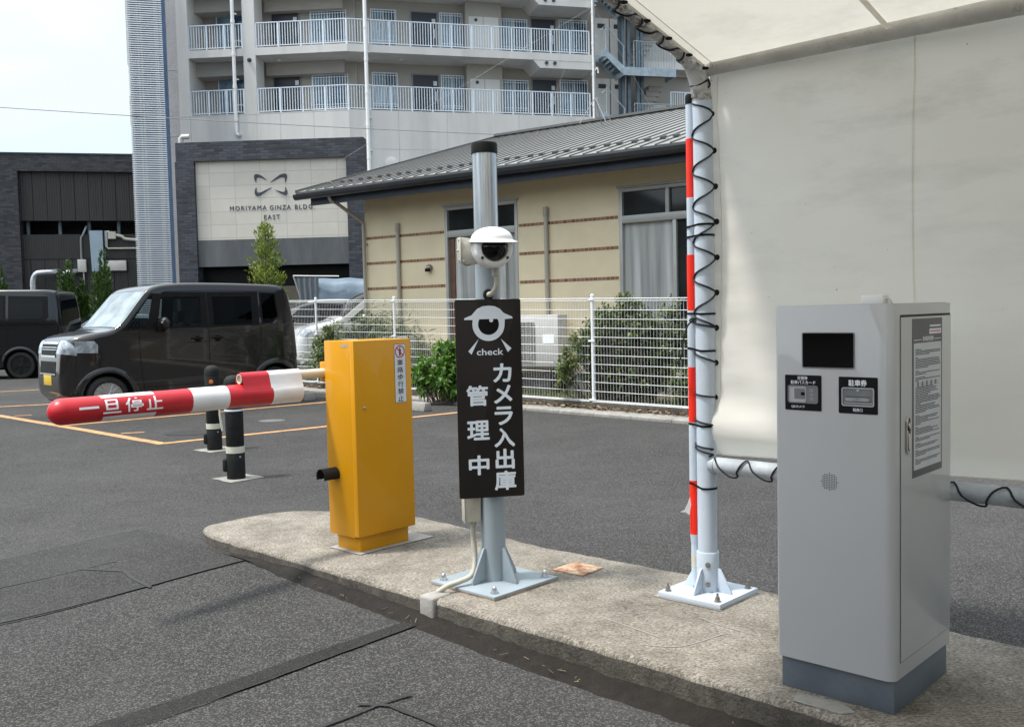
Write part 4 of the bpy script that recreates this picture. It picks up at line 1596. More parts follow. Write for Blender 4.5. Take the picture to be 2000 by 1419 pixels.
mb = MB()
cx, cz = sgn(275, 208)
R1 = 0.0705
eye = [sgn(*p) for p in [(116, 180), (120, 168), (165, 150), (178, 134), (200, 110), (235, 92), (275, 88), (315, 92), (348, 108), (372, 134), (384, 140), (428, 158), (433, 170), (380, 172)]]
body = [(cx + R1 * math.cos(R_(a)), cz + R1 * math.sin(R_(a)) * 1.02) for a in range(12, -193, -10)]
mb.prism(eye[:13] + [sgn(381, 175)] + body[1:-1] + [sgn(172, 180)], 'y', -0.0036, -0.003, 0)
r2 = 0.0455
pup = [(cx + r2 * math.cos(R_(a)), cz + r2 * math.sin(R_(a))) for a in range(30, -211, -10)]
mb.prism(pup, 'y', -0.0040, -0.0036, 1)
mb.prism(disc(*sgn(292, 182), 0.0088, 18), 'y', -0.0044, -0.0040, 0)
mb.prism([sgn(*p) for p in [(211, 303), (166, 403), (145, 383)]], 'y', -0.0036, -0.003, 0)
mb.prism([sgn(*p) for p in [(356, 301), (425, 362), (402, 387)]], 'y', -0.0036, -0.003, 0)
mb.build('eye_symbol', [MAT['sign_white'], MAT['black']], sb, smooth=False)
mb = MB()
x0, z0 = sgn(200, 409); x1, z1 = sgn(371, 362)
text_part(sb, 'check', (x0, x1, z0, z1), sgn3, 0.03, MAT['sign_white'])
mb = MB()
for ch, b in zip('カメラ入出庫', [(307, 458, 425, 584), (313, 597, 430, 722), (318, 736, 435, 862), (316, 875, 448, 1006), (325, 1010, 447, 1150), (320, 1152, 458, 1288)]):
    x0, z0 = sgn(b[0], b[3]); x1, z1 = sgn(b[2], b[1])
    add_text(mb, ch, (x0, x1, z0, z1), sgn3, 0.040)
mb.build('lettering', MAT['sign_white'], sb, smooth=False)
mb = MB()
for ch, b in zip('管理中', [(135, 600, 272, 740), (140, 828, 282, 962), (152, 1054, 282, 1192)]):
    x0, z0 = sgn(b[0], b[3]); x1, z1 = sgn(b[2], b[1])
    text_part(sb, ch, (x0, x1, z0, z1), sgn3, 0.036, MAT['sign_white'])
# ================================================================== tent
TU, TV = 2.11, 3.385
tent = thing('shelter_tent', 'white tube framed shelter tent with off white cloth roof and laced side curtain', 'tent', (0, 0, 0), 0)
TM = Matrix(((-U.x, V.x, 0, 0), (-U.y, V.y, 0, 0), (0, 0, 1, 0), (0, 0, 0, 1)))
tent.matrix_world = Matrix.Translation(UV(TU, TV, 0)) @ TM
# local: x = TU-u (into the tent), y = v-TV, z from the road


def tl(u, v, z):
    return Vector((TU - u, v - TV, z))


SL = 0.265
RIDGE_V = 1.15
OTHER_V = 2 * RIDGE_V - TV


def roof_z(v):
    v = v if v > RIDGE_V else 2 * RIDGE_V - v
    return 2.268 + SL * (3.35 - v)


# end frame: post, shoulder and rafter in one bent tube
path = [tl(TU, TV, IZ + 0.16), tl(TU, TV, 0.8), tl(TU, TV, 1.5), tl(TU, TV, 2.08), tl(TU, TV - 0.004, 2.16), tl(TU, TV - 0.022, 2.235), tl(TU, TV - 0.062, 2.295), tl(TU, TV - 0.125, 2.335), tl(TU, TV - 0.22, 2.365)]
post = MB()
post.tube(path[:5], 0.040, 28)
post.build('post', MAT['white_pole'], tent)
raf = path[4:] + [tl(TU, v_, 2.42 + SL * (2.94 - v_)) for v_ in np.linspace(2.9, RIDGE_V + 0.1, 12)] + [tl(TU, RIDGE_V, 2.42 + SL * (2.94 - RIDGE_V) - 0.015)]
m2 = MB()
m2.tube(raf, 0.040, 28)
m2.build('rafter_pipe', MAT['mould_pipe'], tent)
m2 = MB()
far = [tl(TU, 2 * RIDGE_V - (TV - p.y * -1) if False else 2 * RIDGE_V - (p.y + TV), p.z) for p in path[::-1]]
far[-1].z = 0.0
m2.tube([tl(TU, RIDGE_V, 2.42 + SL * (2.94 - RIDGE_V) - 0.015)] + [tl(TU, 2 * RIDGE_V - v_, 2.42 + SL * (2.94 - v_)) for v_ in np.linspace(RIDGE_V + 0.1, 2.9, 12)] + far, 0.040, 20)
m2.build('rafter_pipe', MAT['mould_pipe'], tent)
# rear end frame (out to the right)
RU = -2.2
m2 = MB()
rear = [p + Vector((TU - RU, 0, 0)) for p in path]
rear[0].z = 0.0
m2.tube(rear + [tl(RU, v_, 2.42 + SL * (2.94 - v_)) for v_ in np.linspace(2.9, RIDGE_V, 12)] + [tl(RU, 2 * RIDGE_V - v_, 2.42 + SL * (2.94 - v_)) for v_ in np.linspace(RIDGE_V + 0.1, 2.9, 12)] + [p + Vector((TU - RU, 0, 0)) for p in far], 0.040, 20)
m2.build('rear_frame', MAT['white_pole'], tent)
# eave and bottom rails
m2 = MB()
m2.tube([tl(2.098, 3.378, 2.290), tl(1.5, 3.378, 2.280), tl(0.8, 3.378, 2.265), tl(-0.5, 3.378, 2.255), tl(RU, 3.378, 2.262)], 0.036, 24)
m2.cyl(tl(2.115, 3.378, 2.290), tl(2.06, 3.378, 2.289), 0.0385, n=24)
m2.build('eave_rail', MAT['rail_pipe'], tent)
m2 = MB()
m2.tube([tl(2.075, 3.385, 0.672), tl(1.5, 3.385, 0.672), tl(0.4, 3.385, 0.672), tl(RU, 3.385, 0.672)], 0.0335, 24)
m2.cyl(tl(2.088, 3.385, 0.672), tl(2.062, 3.385, 0.672), 0.0365, n=24)
m2.build('bottom_rail', MAT['rail_low'], tent, bevel=0.003)
m2 = MB()
m2.tube([tl(TU, OTHER_V, 2.27), tl(RU, OTHER_V, 2.27)], 0.036, 16)
m2.tube([tl(TU, RIDGE_V, 2.88), tl(RU, RIDGE_V, 2.88)], 0.036, 16)
m2.build('far_rail', MAT['white_pole'], tent)

# roof cloth
m2 = MB()
HEM_U = 2.052


def roof_pt(i, j):
    u_ = HEM_U + (RU - HEM_U) * i
    v_ = 3.450 + (OTHER_V - 0.065 - 3.450) * j
    z = roof_z(min(v_, 3.385))
    e = abs(v_ - RIDGE_V) / (TV - RIDGE_V)
    sag = -0.020 * math.sin(PI * e) * (0.6 + 0.4 * math.sin(PI * (i * 3 % 1)))
    if v_ > 3.35 or v_ < 2 * RIDGE_V - 3.35:
        z = 2.268 + 0.037
    return tl(u_, v_, z + sag * (1 if i > 0.02 else 0.5))


m2.grid(roof_pt, 40, 60)
roof = m2.build('roof_cloth', MAT['roof_fabric'], tent, angle=80)
m2 = MB()
m2.tube([tl(HEM_U, v_, roof_z(v_) - 0.004) for v_ in np.linspace(3.30, RIDGE_V, 20)], 0.006, 8)
m2.tube([tl(HEM_U - 0.05, v_, roof_z(v_) - 0.012) for v_ in np.linspace(3.30, RIDGE_V, 20)], 0.0015, 6)
m2.build('roof_hem', MAT['roof_fabric'], roof)
m2 = MB()


def seam_pt(i, j):
    u_ = 1.318 + 0.022 * i
    v_ = 3.33 + (RIDGE_V - 3.33) * j
    p = roof_pt((u_ - HEM_U) / (RU - HEM_U), (v_ - 3.450) / (OTHER_V - 0.065 - 3.450))
    return p + Vector((0, 0, -0.004))


m2.grid(seam_pt, 2, 40)
m2.build('roof_seam', MAT['roof_fabric'], roof)

# side curtain
CV = 3.418
edge_profile = [(0.710, 2.066), (0.760, 2.094), (0.80, 2.098), (0.84, 2.092), (0.88, 2.078), (0.92, 2.062), (0.96, 2.054), (1.05, 2.053), (1.3, 2.056), (1.8, 2.056), (2.26, 2.058)]


def edge_u(z):
    return 0.034 + float(np.interp(z, [p[0] for p in edge_profile], [p[1] for p in edge_profile]))


def cur_pt(i, j):
    z = 0.710 + (2.300 - 0.710) * j
    # finer near the post
    t = i ** 1.6
    eu = edge_u(z)
    u_ = eu + (RU + 0.03 - eu) * t
    s = eu - u_                                           # metres from the laced edge
    low = math.exp(-((z - 0.80) / 0.09) ** 2)
    bulge = -0.040 * math.exp(-((z - 0.815) / 0.085) ** 2) * math.exp(-((s - 0.10) / 0.40) ** 2)
    drape = 0.011 * math.sin(5.0 * z + 3.0 * s) + 0.0035 * math.sin(13 * s + 4 * z) * math.exp(-s * 0.8)
    pull = 0.004 * math.cos((z - 0.03) * 2 * PI / 0.152) * math.exp(-s / 0.09)
    diag = 0.004 * math.sin(9 * s + 26 * z + 2 * math.sin(3 * s)) * math.exp(-((z - 1.0) / 0.22) ** 2) * math.exp(-s * 0.9) + 0.005 * math.sin(22 * (s * 0.55 + (z - 2.2))) * math.exp(-((2.2 - z) / 0.25) ** 2)
    v_ = CV + bulge + drape + pull + diag
    if z < 0.78:
        v_ += (0.78 - z) * 0.35
    if z > 2.18:
        v_ += (z - 2.18) * 0.1
    sag = -0.010 * math.sin(PI * ((s * 1.15) % 1.0)) * math.exp(-(z - 0.710) / 0.1)
    return tl(u_, v_, z - sag)


m2 = MB()
m2.grid(cur_pt, 110, 90)
curtain = m2.build('side_curtain', MAT['fabric'], tent, angle=80)
m2 = MB()
m2.tube([cur_pt(0.0, j) + Vector((0, -0.001, 0)) for j in np.linspace(0, 1, 60)], 0.0028, 6)
m2.tube([cur_pt((0.035 / 4.2) ** (1 / 1.6), j) + Vector((0, -0.001, 0)) for j in np.linspace(0, 1, 60)], 0.0014, 6)
m2.tube([cur_pt(i, 0.0) + Vector((0, -0.001, 0)) for i in np.linspace(0, 1, 80)], 0.003, 6)
m2.build('curtain_hem', MAT['fabric'], curtain)
m2 = MB()
m2.grid(lambda i, j: cur_pt(((0.80 + 0.006 * i) / 4.2) ** (1 / 1.6), j) + Vector((0, -0.0012, 0)), 2, 60)
m2.build('welded_seam', MAT['fabric'], curtain)

# grommets and lacing down the post
gz = []
for py in (222, 293, 363, 432, 502, 571, 640, 708, 775, 831):
    d = sight(1393, py)
    t = (Vector((CV - 0.02, 0)).x - Vector((0, 0, CAM_H)).dot(V)) / d.dot(V)
    gz.append(CAM_H + d.z * t)
rope = MB()


def grommet(p, axis, r=0.0085):
    m = MB()
    a = axis.orthogonal().normalized()
    b = axis.cross(a)
    m.tube([p + (a * math.cos(t) + b * math.sin(t)) * r for t in np.linspace(0, 2 * PI, 15)[:-1]], 0.004, 8, closed=True)
    m.build('grommet', MAT['black'], curtain if axis.y else roof)


GV = -1
gpts = []
for z in gz:
    j = (z - 0.710) / (2.300 - 0.710)
    p = cur_pt((0.014 / 4.2) ** (1 / 1.6), j) + Vector((0, -0.004, 0))
    gpts.append(p)
    grommet(p, Vector((0.0, 1, 0)))
# direction in tent-local x,y of the side of the post that shows left in the picture
cam_l = tl(0, 0, CAM_H)
to_cam = (cam_l - tl(TU, TV, CAM_H)); to_cam.z = 0; to_cam.normalize()
left_l = Vector((to_cam.y, -to_cam.x, 0))
if left_l.x > 0:
    left_l = -left_l
PRr = 0.0435


def around(p0, z1, p2, f=0.45):
    """rope from grommet p0 across the near face of the post to its left edge and back to grommet p2"""
    c = tl(TU, TV, 0)

    def post_pt(a, z):
        d = (to_cam * math.cos(a) + left_l * math.sin(a)) * PRr
        return Vector((c.x + d.x, c.y + d.y, z))
    zA, zB = p0.z, p2.z
    L = [p0]
    zm = zA + (zB - zA) * f
    for k, a in enumerate((-0.75, -0.2, 0.4, 0.95, 1.35)):
        L.append(post_pt(a, zA + (zm - zA) * (0.30 + 0.16 * k)))
    L.append(post_pt(1.55, zm))
    for k, a in enumerate((1.3, 0.85, 0.25, -0.3, -0.8)):
        L.append(post_pt(a, zm + (zB - zm) * (0.16 + 0.16 * k)))
    L.append(p2)
    return L


top_start = tl(2.066, 3.36, 2.235)
chain = [top_start] + gpts[:7]
for a, b in zip(chain, chain[1:]):
    L = around(a, None, b, 0.58)
    rope.tube(catmull(L, 4), 0.0037, 7)


def half(p, z1, amax=1.6):
    c = tl(TU, TV, 0)
    L = [p]
    for k, a in enumerate((-0.7, -0.1, 0.5, 1.1, amax, 2.2)):
        d = (to_cam * math.cos(a) + left_l * math.sin(a)) * PRr
        L.append(Vector((c.x + d.x, c.y + d.y, p.z + (z1 - p.z) * (k + 1) / 6)))
    return L


rope.tube(catmull(half(gpts[7], gpts[7].z + 0.055), 4), 0.0037, 7)
rope.tube(catmull(half(gpts[8], gpts[8].z + 0.02), 4), 0.0037, 7)
rope.tube(catmull(half(gpts[9], gpts[9].z + 0.035), 4), 0.0037, 7)
rope.tube(catmull(half(gpts[6], gpts[6].z + 0.03), 4), 0.0045, 7)
rope.tube(catmull(half(tl(2.085, 3.36, 0.735), 0.762), 4), 0.0037, 7)
rope.tube(catmull(half(tl(2.080, 3.355, 0.710), 0.752), 4), 0.0037, 7)
# knot and loose tail on the left of the post
c = tl(TU, TV, 0)
kn = c + (to_cam * 0.25 + left_l * 0.95) * 0.05
kn = Vector((kn.x, kn.y, gz[6] + 0.032))
rope.tube([kn + left_l * (0.014 * math.cos(t)) + Vector((0, 0, 0.008 * math.sin(t))) + to_cam * 0.004 for t in np.linspace(0, 2 * PI, 13)[:-1]], 0.004, 7, closed=True)
for r_ in (0.007,):
    rope.tube([kn - left_l * 0.006, kn + left_l * 0.006 + Vector((0, 0, 0.004))], 0.0075, 8)
tail = [kn, kn + left_l * 0.022 + Vector((0, 0, -0.02)), kn + left_l * 0.040 + Vector((0, 0, -0.075)), kn + left_l * 0.045 + Vector((0, 0, -0.125)), kn + left_l * 0.058 + Vector((0, 0, -0.165))]
rope.tube(catmull(tail, 5), 0.0037, 7)
rope.tube([tail[-1] + left_l * 0.001, tail[-1] + left_l * 0.010 + Vector((0, 0, -0.014))], 0.006, 8)
# lacing on the bottom rail
u_ = 2.06
prev = None
L = []
k = 0
while u_ > -1.9:
    L.append(tl(u_, 3.385 - 0.020, 0.706))
    L.append(tl(u_ - 0.03, 3.385 - 0.039, 0.668 + random.uniform(-.004, .004)))
    L.append(tl(u_ - 0.075, 3.385 - 0.030, 0.640 + random.uniform(-.006, .003)))
    L.append(tl(u_ - 0.100, 3.385 - 0.010, 0.634))
    L.append(tl(u_ - 0.108, 3.385 - 0.034, 0.655))
    L.append(tl(u_ - 0.130, 3.385 - 0.036, 0.690))
    step = random.uniform(0.150, 0.175)
    u_ -= step
rope.tube(catmull(L, 3), 0.0037, 7)
# lacing of the roof round the rafter
rg = [tl(HEM_U - 0.004, v_, roof_z(v_) - 0.012) for v_ in (2.64, 2.778, 2.917, 3.055, 3.194, 3.31)]
for p in rg:
    grommet(p, Vector((0, 0, 1)), 0.010)
cx_ = 0.0


def raft(v_, a):
    """point on the rafter skin; a = 0 faces into the tent, pi/2 faces down"""
    z = 2.42 + SL * (2.94 - v_)
    return tl(TU - 0.044 * math.cos(a), v_, z - 0.044 * math.sin(a))


L = []
for a, b in zip(rg, rg[1:]):
    va, vb = a.y + TV, b.y + TV
    L += [a, raft(va + 0.01, 0.5), raft(va + 0.03, 1.2), raft(va + 0.045, 1.9), raft(va + 0.06, 2.5), raft(va + 0.075, 2.2), raft(vb - 0.04, 1.5), raft(vb - 0.02, 0.8)]
L.append(rg[-1])
rope.tube(catmull(L, 3), 0.0040, 7)
rope.tube(catmull([tl(2.066, 3.36, 2.235), tl(2.09, 3.335, 2.215), tl(2.13, 3.335, 2.215), tl(2.155, 3.37, 2.225)], 5), 0.0040, 7)
rope.build('lacing_cord', MAT['rope'], tent)

# foot of the post
m2 = MB()
m2.box(-0.147, 0.147, -0.150, 0.152, IZ + 0.004, IZ + 0.024)
m2.build('base_plate', MAT['white_pole'], tent, bevel=0.0015)
m2 = MB()
ring = [(0.0405, IZ + 0.03), (0.046, IZ + 0.03)]
m2.cyl((0, 0, IZ + 0.024), (0, 0, IZ + 0.186), 0.0465, n=30)
m2.cyl((0, 0, IZ + 0.186), (0, 0, IZ + 0.188), 0.0455, n=30)
sleeve = m2.build('post_socket', MAT['white_pole'], tent, bevel=0.0012)
for a in range(4):
    m2 = MB(Matrix.Rotation(R_(90 * a), 4, 'Z'))
    m2.prism([(0.045, IZ + 0.045), (0.062, IZ + 0.024), (0.112, IZ + 0.024), (0.112, IZ + 0.034), (0.060, IZ + 0.120), (0.045, IZ + 0.124)], 'y', -0.0045, 0.0045)
    m2.build('gusset', MAT['white_pole'], tent, bevel=0.001)
for sx in (-1, 1):
    for sy in (-1, 1):
        anchor(tent, sx * 0.118, sy * 0.120, IZ + 0.024, MAT['bolt'], 0.0095, dome=False)
for z in (IZ + 0.058, IZ + 0.140):
    d = to_cam
    m2 = MB()
    p = Vector((d.x, d.y, 0))
    m2.cyl(p * 0.044 + Vector((0, 0, z)), p * 0.050 + Vector((0, 0, z)), 0.0105, n=18)
    m2.cyl(p * 0.050 + Vector((0, 0, z)), p * 0.057 + Vector((0, 0, z)), 0.0075, n=6)
    m2.build('socket_bolt', MAT['bolt'], sleeve)

# ------------------------------------------------------------------ striped pole strapped to the post
side = UV(TU, TV, 0)
cl = side.copy(); cl.z = 0
right_w = Vector((cl.y, -cl.x, 0)).normalized()
away = Vector((cl.x, cl.y, 0)).normalized()
sp0 = side - right_w * 0.052 + away * 0.028
sp = thing('striped_pole', 'thin red and white banded pole with black tip strapped beside the tent post', 'striped pole', (sp0.x, sp0.y, IZ), 0)
bz = [2.165, 2.015, 1.775, 1.540, 1.310, 1.075, 0.845, 0.600, 0.372]
m2 = MB()
cols = [0, 1, 0, 1, 0, 1, 0, 1]
for a, b, cidx in zip(bz, bz[1:], cols):
    m2.cyl((0, 0, a - IZ), (0, 0, b - IZ), 0.0195 if a < 1.65 else 0.0175, n=20, mi=cidx, caps=True)
m2.cyl((0, 0, 0.372 - IZ), (0, 0, 0.335 - IZ), 0.0195, 0.0165, n=20, mi=0)
m2.build('pole_body', [MAT['white_pole'], MAT['red_glow']], sp)
m2 = MB()
m2.cyl((0, 0, 0.335 - IZ), (0, 0, 0.155 - IZ), 0.0155, n=20, mi=0)
m2.cyl((0, 0, 0.285 - IZ), (0, 0, 0.235 - IZ), 0.0160, n=20, mi=1)
m2.build('pole_foot', [MAT['white_pole'], MAT['band_pale']], sp)
m2 = MB()
m2.lathe([(0.0185, 2.155 - IZ), (0.0185, 2.185 - IZ), (0.015, 2.195 - IZ), (0.004, 2.198 - IZ)], 20)
m2.build('tip_cap', MAT['black'], sp)
pc_ = Vector((side.x - sp0.x, side.y - sp0.y, 0))
for py, tilt in ((442, 0.006), (462, 0.004), (612, -0.002), (680, -0.010), (828, -0.006), (945, -0.014)):
    z = depth(1362, py, side.y).z - IZ
    d = pc_.normalized()
    nrm = Vector((-d.y, d.x, 0))
    loop = []
    for k in range(12):
        a = PI / 2 + PI * k / 11
        loop.append(d * (0.021 * math.cos(a)) + nrm * (0.021 * math.sin(a)) + Vector((0, 0, z)))
    for k in range(12):
        a = -PI / 2 + PI * k / 11
        loop.append(pc_ + d * (0.043 * math.cos(a)) + nrm * (0.043 * math.sin(a)) + Vector((0, 0, z + tilt)))
    m2 = MB()
    n_ = len(loop)
    for i in range(n_):
        a, b = loop[i], loop[(i + 1) % n_]
        m2.add([a + Vector((0, 0, -.0042)), b + Vector((0, 0, -.0042)), b + Vector((0, 0, .0042)), a + Vector((0, 0, .0042))], [(0, 1, 2, 3)])
    m2.build('strap', MAT['black'], sp, merge=True, solid=0.0016)
m2 = MB()
rv = [(-0.019, -0.004, 0.53), (-0.03, -0.012, 0.505), (-0.044, -0.016, 0.478), (-0.064, -0.020, 0.470), (-0.040, -0.02, 0.468), (-0.024, -0.014, 0.455), (-0.016, -0.010, 0.50)]
m2.add([(x, y, z - IZ) for x, y, z in rv], [tuple(range(len(rv)))])
m2.build('torn_tape', MAT['white_vinyl'], sp, solid=0.001)
# ================================================================== bollards
def bollard(loc, label, rz):
    b = thing('bollard', label, 'bollard', loc, rz, 'bollards beside the parking bays')
    r = 0.075
    m = MB()
    m.cyl((0, 0, 0.002), (0, 0, 0.215), r, n=28)
    m.cyl((0, 0, 0.268), (0, 0, 0.75), r - 0.002, n=28)
    m.build('post', MAT['black_matt'], b, bevel=0.003)
    m = MB()
    m.lathe([(r - 0.001, 0.750), (r - 0.002, 0.79), (r * .88, 0.822), (r * .62, 0.842), (r * .25, 0.852), (0.004, 0.853)], 28)
    m.build('dome_top', MAT['black_matt'], b)
    m = MB()
    m.cyl((0, 0, 0.215), (0, 0, 0.268), r + 0.0015, n=28)
    m.build('pale_band', MAT['band_pale'], b)
    m = MB()
    m.cyl((0, 0, 0.560), (0, 0, 0.574), r + 0.001, n=28)
    m.build('reflective_band', MAT['sign_white'], b)
    m = MB()
    m.cyl((-0.01, -r + 0.003, 0.69), (-0.01, -r - 0.006, 0.69), 0.021, n=18)
    m.build('reflector', MAT['reflector'], b, bevel=0.002)
    m = MB()
    m.box(-0.105, -0.06, -0.03, 0.03, 0.06, 0.17)
    m.build('hinge_cover', MAT['black_matt'], b, bevel=0.018, segs=3)
    m = MB()
    m.cyl((0.035, -r * 0.88, 0.185), (0.036, -r * 0.96, 0.185), 0.009, n=10)
    m.build('lock_pin', MAT['bolt_new'], b)
    return b


b1 = ground(415.5, 880)
b2 = ground(457, 937)
bollard((b1.x, b1.y + 0.07, 0.003), 'black bollard farther from the concrete island with a cord hanging from its side', R_(17))
bollard((b2.x, b2.y + 0.07, 0.003), 'black bollard nearer to the concrete island beneath the padded barrier arm', R_(17))
for p, s in ((b1, 0.165), (b2, 0.155)):
    c = Vector((p.x + 0.01, p.y + 0.08))
    a1, a2 = Vector((U.x, U.y)), Vector((V.x, V.y))
    flat('bollard_footing', [c + a1 * s + a2 * s, c - a1 * s + a2 * s, c - a1 * s - a2 * s, c + a1 * s - a2 * s], 0.0042, MAT['kerb_pale'], rough=0.012)
m = MB()
c = Vector((b1.x + 0.075, b1.y + 0.02, 0))
m.tube(catmull([(0.0, 0, 0.60), (0.014, -0.02, 0.50), (0.012, -0.025, 0.36), (0.03, -0.02, 0.20)], 6), 0.011, 8)
o = m.build('hanging_cord', MAT['band_pale'])
o.location = c
tag(o, 'short pale cord hanging down the side of the farther bollard', 'cord')


# ------------------------------------------------------------------ wheel stops
def wheel_stop(pr, label, wide=0.62):
    """pr = photo pixel of its right end on the asphalt"""
    p = ground(*pr)
    ang = math.atan2(kerb_dir.y, kerb_dir.x)
    m = MB()
    m.prism([(-0.075, 0), (0.075, 0), (0.055, 0.115), (-0.045, 0.115)], 'x', -wide, 0)
    o = m.build('wheel_stop', MAT['kerb_pale'], bevel=0.012, segs=2)
    o.location = (p.x, p.y, 0.001)
    o.rotation_euler = (0, 0, ang)
    tag(o, label, 'wheel stop', 'concrete wheel stops in the parking bays')


K0, K1 = ground(640, 769), ground(1347, 828.5)
kerb_dir = (K1 - K0).normalized()
kerb_n = Vector((-kerb_dir.y, kerb_dir.x, 0))
wheel_stop((836, 803), 'concrete wheel stop showing between the amber gate cabinet and the charcoal sign')
wheel_stop((609, 782), 'concrete wheel stop behind the white end of the padded barrier arm')

# kerb strip in front of the fence
m = MB()
KL = 14.0
prof_k = [(-0.0, -0.02), (0.0, 0.035), (0.02, 0.045), (0.26, 0.055), (0.28, 0.05), (0.28, -0.02)]
Mk = Matrix(((kerb_dir.x, kerb_n.x, 0, K0.x), (kerb_dir.y, kerb_n.y, 0, K0.y), (0, 0, 1, 0), (0, 0, 0, 1)))
for k in range(int(KL / 0.6) + 6):
    x0 = -6 + k * 0.6
    m.prism([(q[0], q[1]) for q in prof_k], 'x', x0 + 0.003, x0 + 0.597, M=Mk)
structure(m.build('kerb_strip', MAT['kerb_pale'], bevel=0.004))
m = MB(Mk)
m.box(-6, 16, 0.28, 16, -0.02, 0.05)
structure(m.build('planting_soil', MAT['soil'], smooth=False))
m = MB(Mk)
m.box(-6, 9.4, 0.36, 0.46, 0.03, 0.125)
o = structure(m.build('fence_footing', MAT['kerb_face'], bevel=0.01))
# leaf litter
m = MB(Mk)
for _ in range(900):
    x = random.uniform(-1.0, 8.4); y = 0.20 + abs(random.gauss(0, 0.09))
    z = 0.06 + random.uniform(0, 0.03)
    a = random.uniform(0, PI); L = random.uniform(0.02, 0.05); w = L * random.uniform(0.3, 0.5)
    d = Vector((math.cos(a), math.sin(a), random.uniform(-.3, .3))) * L
    s = Vector((-math.sin(a), math.cos(a), random.uniform(-.4, .4))) * w
    p = Vector((x, y, z))
    m.add([p - d, p - s + Vector((0, 0, .006)), p + d, p + s + Vector((0, 0, .004))], [(0, 1, 2, 3)])
structure(m.build('leaf_litter', MAT['dry_leaf'], smooth=False), 'stuff')

# ------------------------------------------------------------------ mesh fence
FO = K0 + kerb_n * 0.41
fence = thing('mesh_fence', 'white welded wire mesh fence with round posts running along the planting strip', 'fence', (FO.x, FO.y, 0), math.atan2(kerb_dir.y, kerb_dir.x))


def ftop(x):
    return 1.61 - 0.0205 * x


posts = [-3.0, -0.93, 1.40, 3.53, 5.655, 7.78, 9.9]
for x in posts:
    m = MB()
    m.cyl((x, 0, 0.05), (x, 0, ftop(x) + 0.01), 0.023, n=14)
    m.lathe([(0.025, 0.0), (0.025, 0.012), (0.014, 0.026), (0.002, 0.03)], 14, 0, Matrix.Translation((x, 0, ftop(x) + 0.01)))
    for z in (0.16, ftop(x) * 0.62, ftop(x) - 0.03):
        m.box(x - 0.05, x + 0.05, -0.032, -0.020, z - 0.012, z + 0.012)
    m.build('post', MAT['fence'], fence)


def wire(m, a, b, r):
    d = (b - a).normalized()
    s = d.orthogonal().normalized() * r
    t = d.cross(s)
    v = [a + s + t, a - s + t, a - s - t, a + s - t, b + s + t, b - s + t, b - s - t, b + s - t]
    m.add(v, [(0, 1, 5, 4), (1, 2, 6, 5), (2, 3, 7, 6), (3, 0, 4, 7)])


for a, b in zip(posts, posts[1:]):
    m = MB()
    w0, w1 = a + 0.035, b - 0.035
    nrow = 11
    lo = lambda x: 0.155
    for k in range(nrow + 1):
        f = k / nrow
        y = -0.026
        za, zb = 0.155 + (ftop(w0) - 0.05 - 0.155) * f, 0.155 + (ftop(w1) - 0.05 - 0.155) * f
        wire(m, Vector((w0, y, za)), Vector((w1, y, zb)), 0.0025)
    for zoff, yy in ((-0.030, 0.012), (-0.012, -0.045)):
        wire(m, Vector((w0, yy, 0.155 - zoff * 0.2 - 0.02)), Vector((w1, yy, 0.155 - zoff * 0.2 - 0.02)), 0.0028)
        wire(m, Vector((w0, yy, ftop(w0) - 0.02)), Vector((w1, yy, ftop(w1) - 0.02)), 0.0028)
    x = w0 + 0.02
    while x < w1:
        zt = ftop(x) - 0.05
        wire(m, Vector((x, -0.020, 0.15)), Vector((x, -0.020, zt)), 0.0014)
        wire(m, Vector((x, -0.020, zt)), Vector((x, 0.012, zt + 0.035)), 0.0014)
        wire(m, Vector((x, 0.012, zt + 0.035)), Vector((x, -0.045, zt + 0.022)), 0.0014)
        wire(m, Vector((x, -0.020, 0.15)), Vector((x, -0.045, 0.13)), 0.0014)
        x += 0.05
    m.build('mesh_panel', MAT['fence'], fence, smooth=False)
# ================================================================== plants
def fence_at(px, py, back=0.0):
    """point on the upright plane of the fence, pushed back from the street"""
    r = sight(px, py)
    o = FO + kerb_n * back
    t = (o.dot(kerb_n)) / r.dot(kerb_n)
    return Vector((r.x * t, r.y * t, CAM_H + r.z * t))


class Leaves:
    def __init__(self):
        self.v, self.f = [], []

    def leaf(self, p, d, n, L, w, fold=0.15):
        s = d.cross(n)
        if s.length < 1e-6:
            return
        s = s.normalized() * (w / 2)
        n = n.normalized()
        b = len(self.v)
        mid = p + d * (L * 0.45)
        self.v += [tuple(p), tuple(mid - s + n * (fold * w)), tuple(p + d * L - n * (0.12 * L)), tuple(mid + s + n * (fold * w))]
        self.f.append((b, b + 1, b + 2, b + 3))

    def build(self, name, mat, parent):
        me = bpy.data.meshes.new(name)
        me.from_pydata(self.v, [], self.f)
        me.materials.append(mat)
        o = bpy.data.objects.new(name, me)
        C.objects.link(o)
        o.parent = parent
        return o


def rdir():
    v_ = Vector((random.gauss(0, 1), random.gauss(0, 1), random.gauss(0, 1)))
    return v_.normalized()


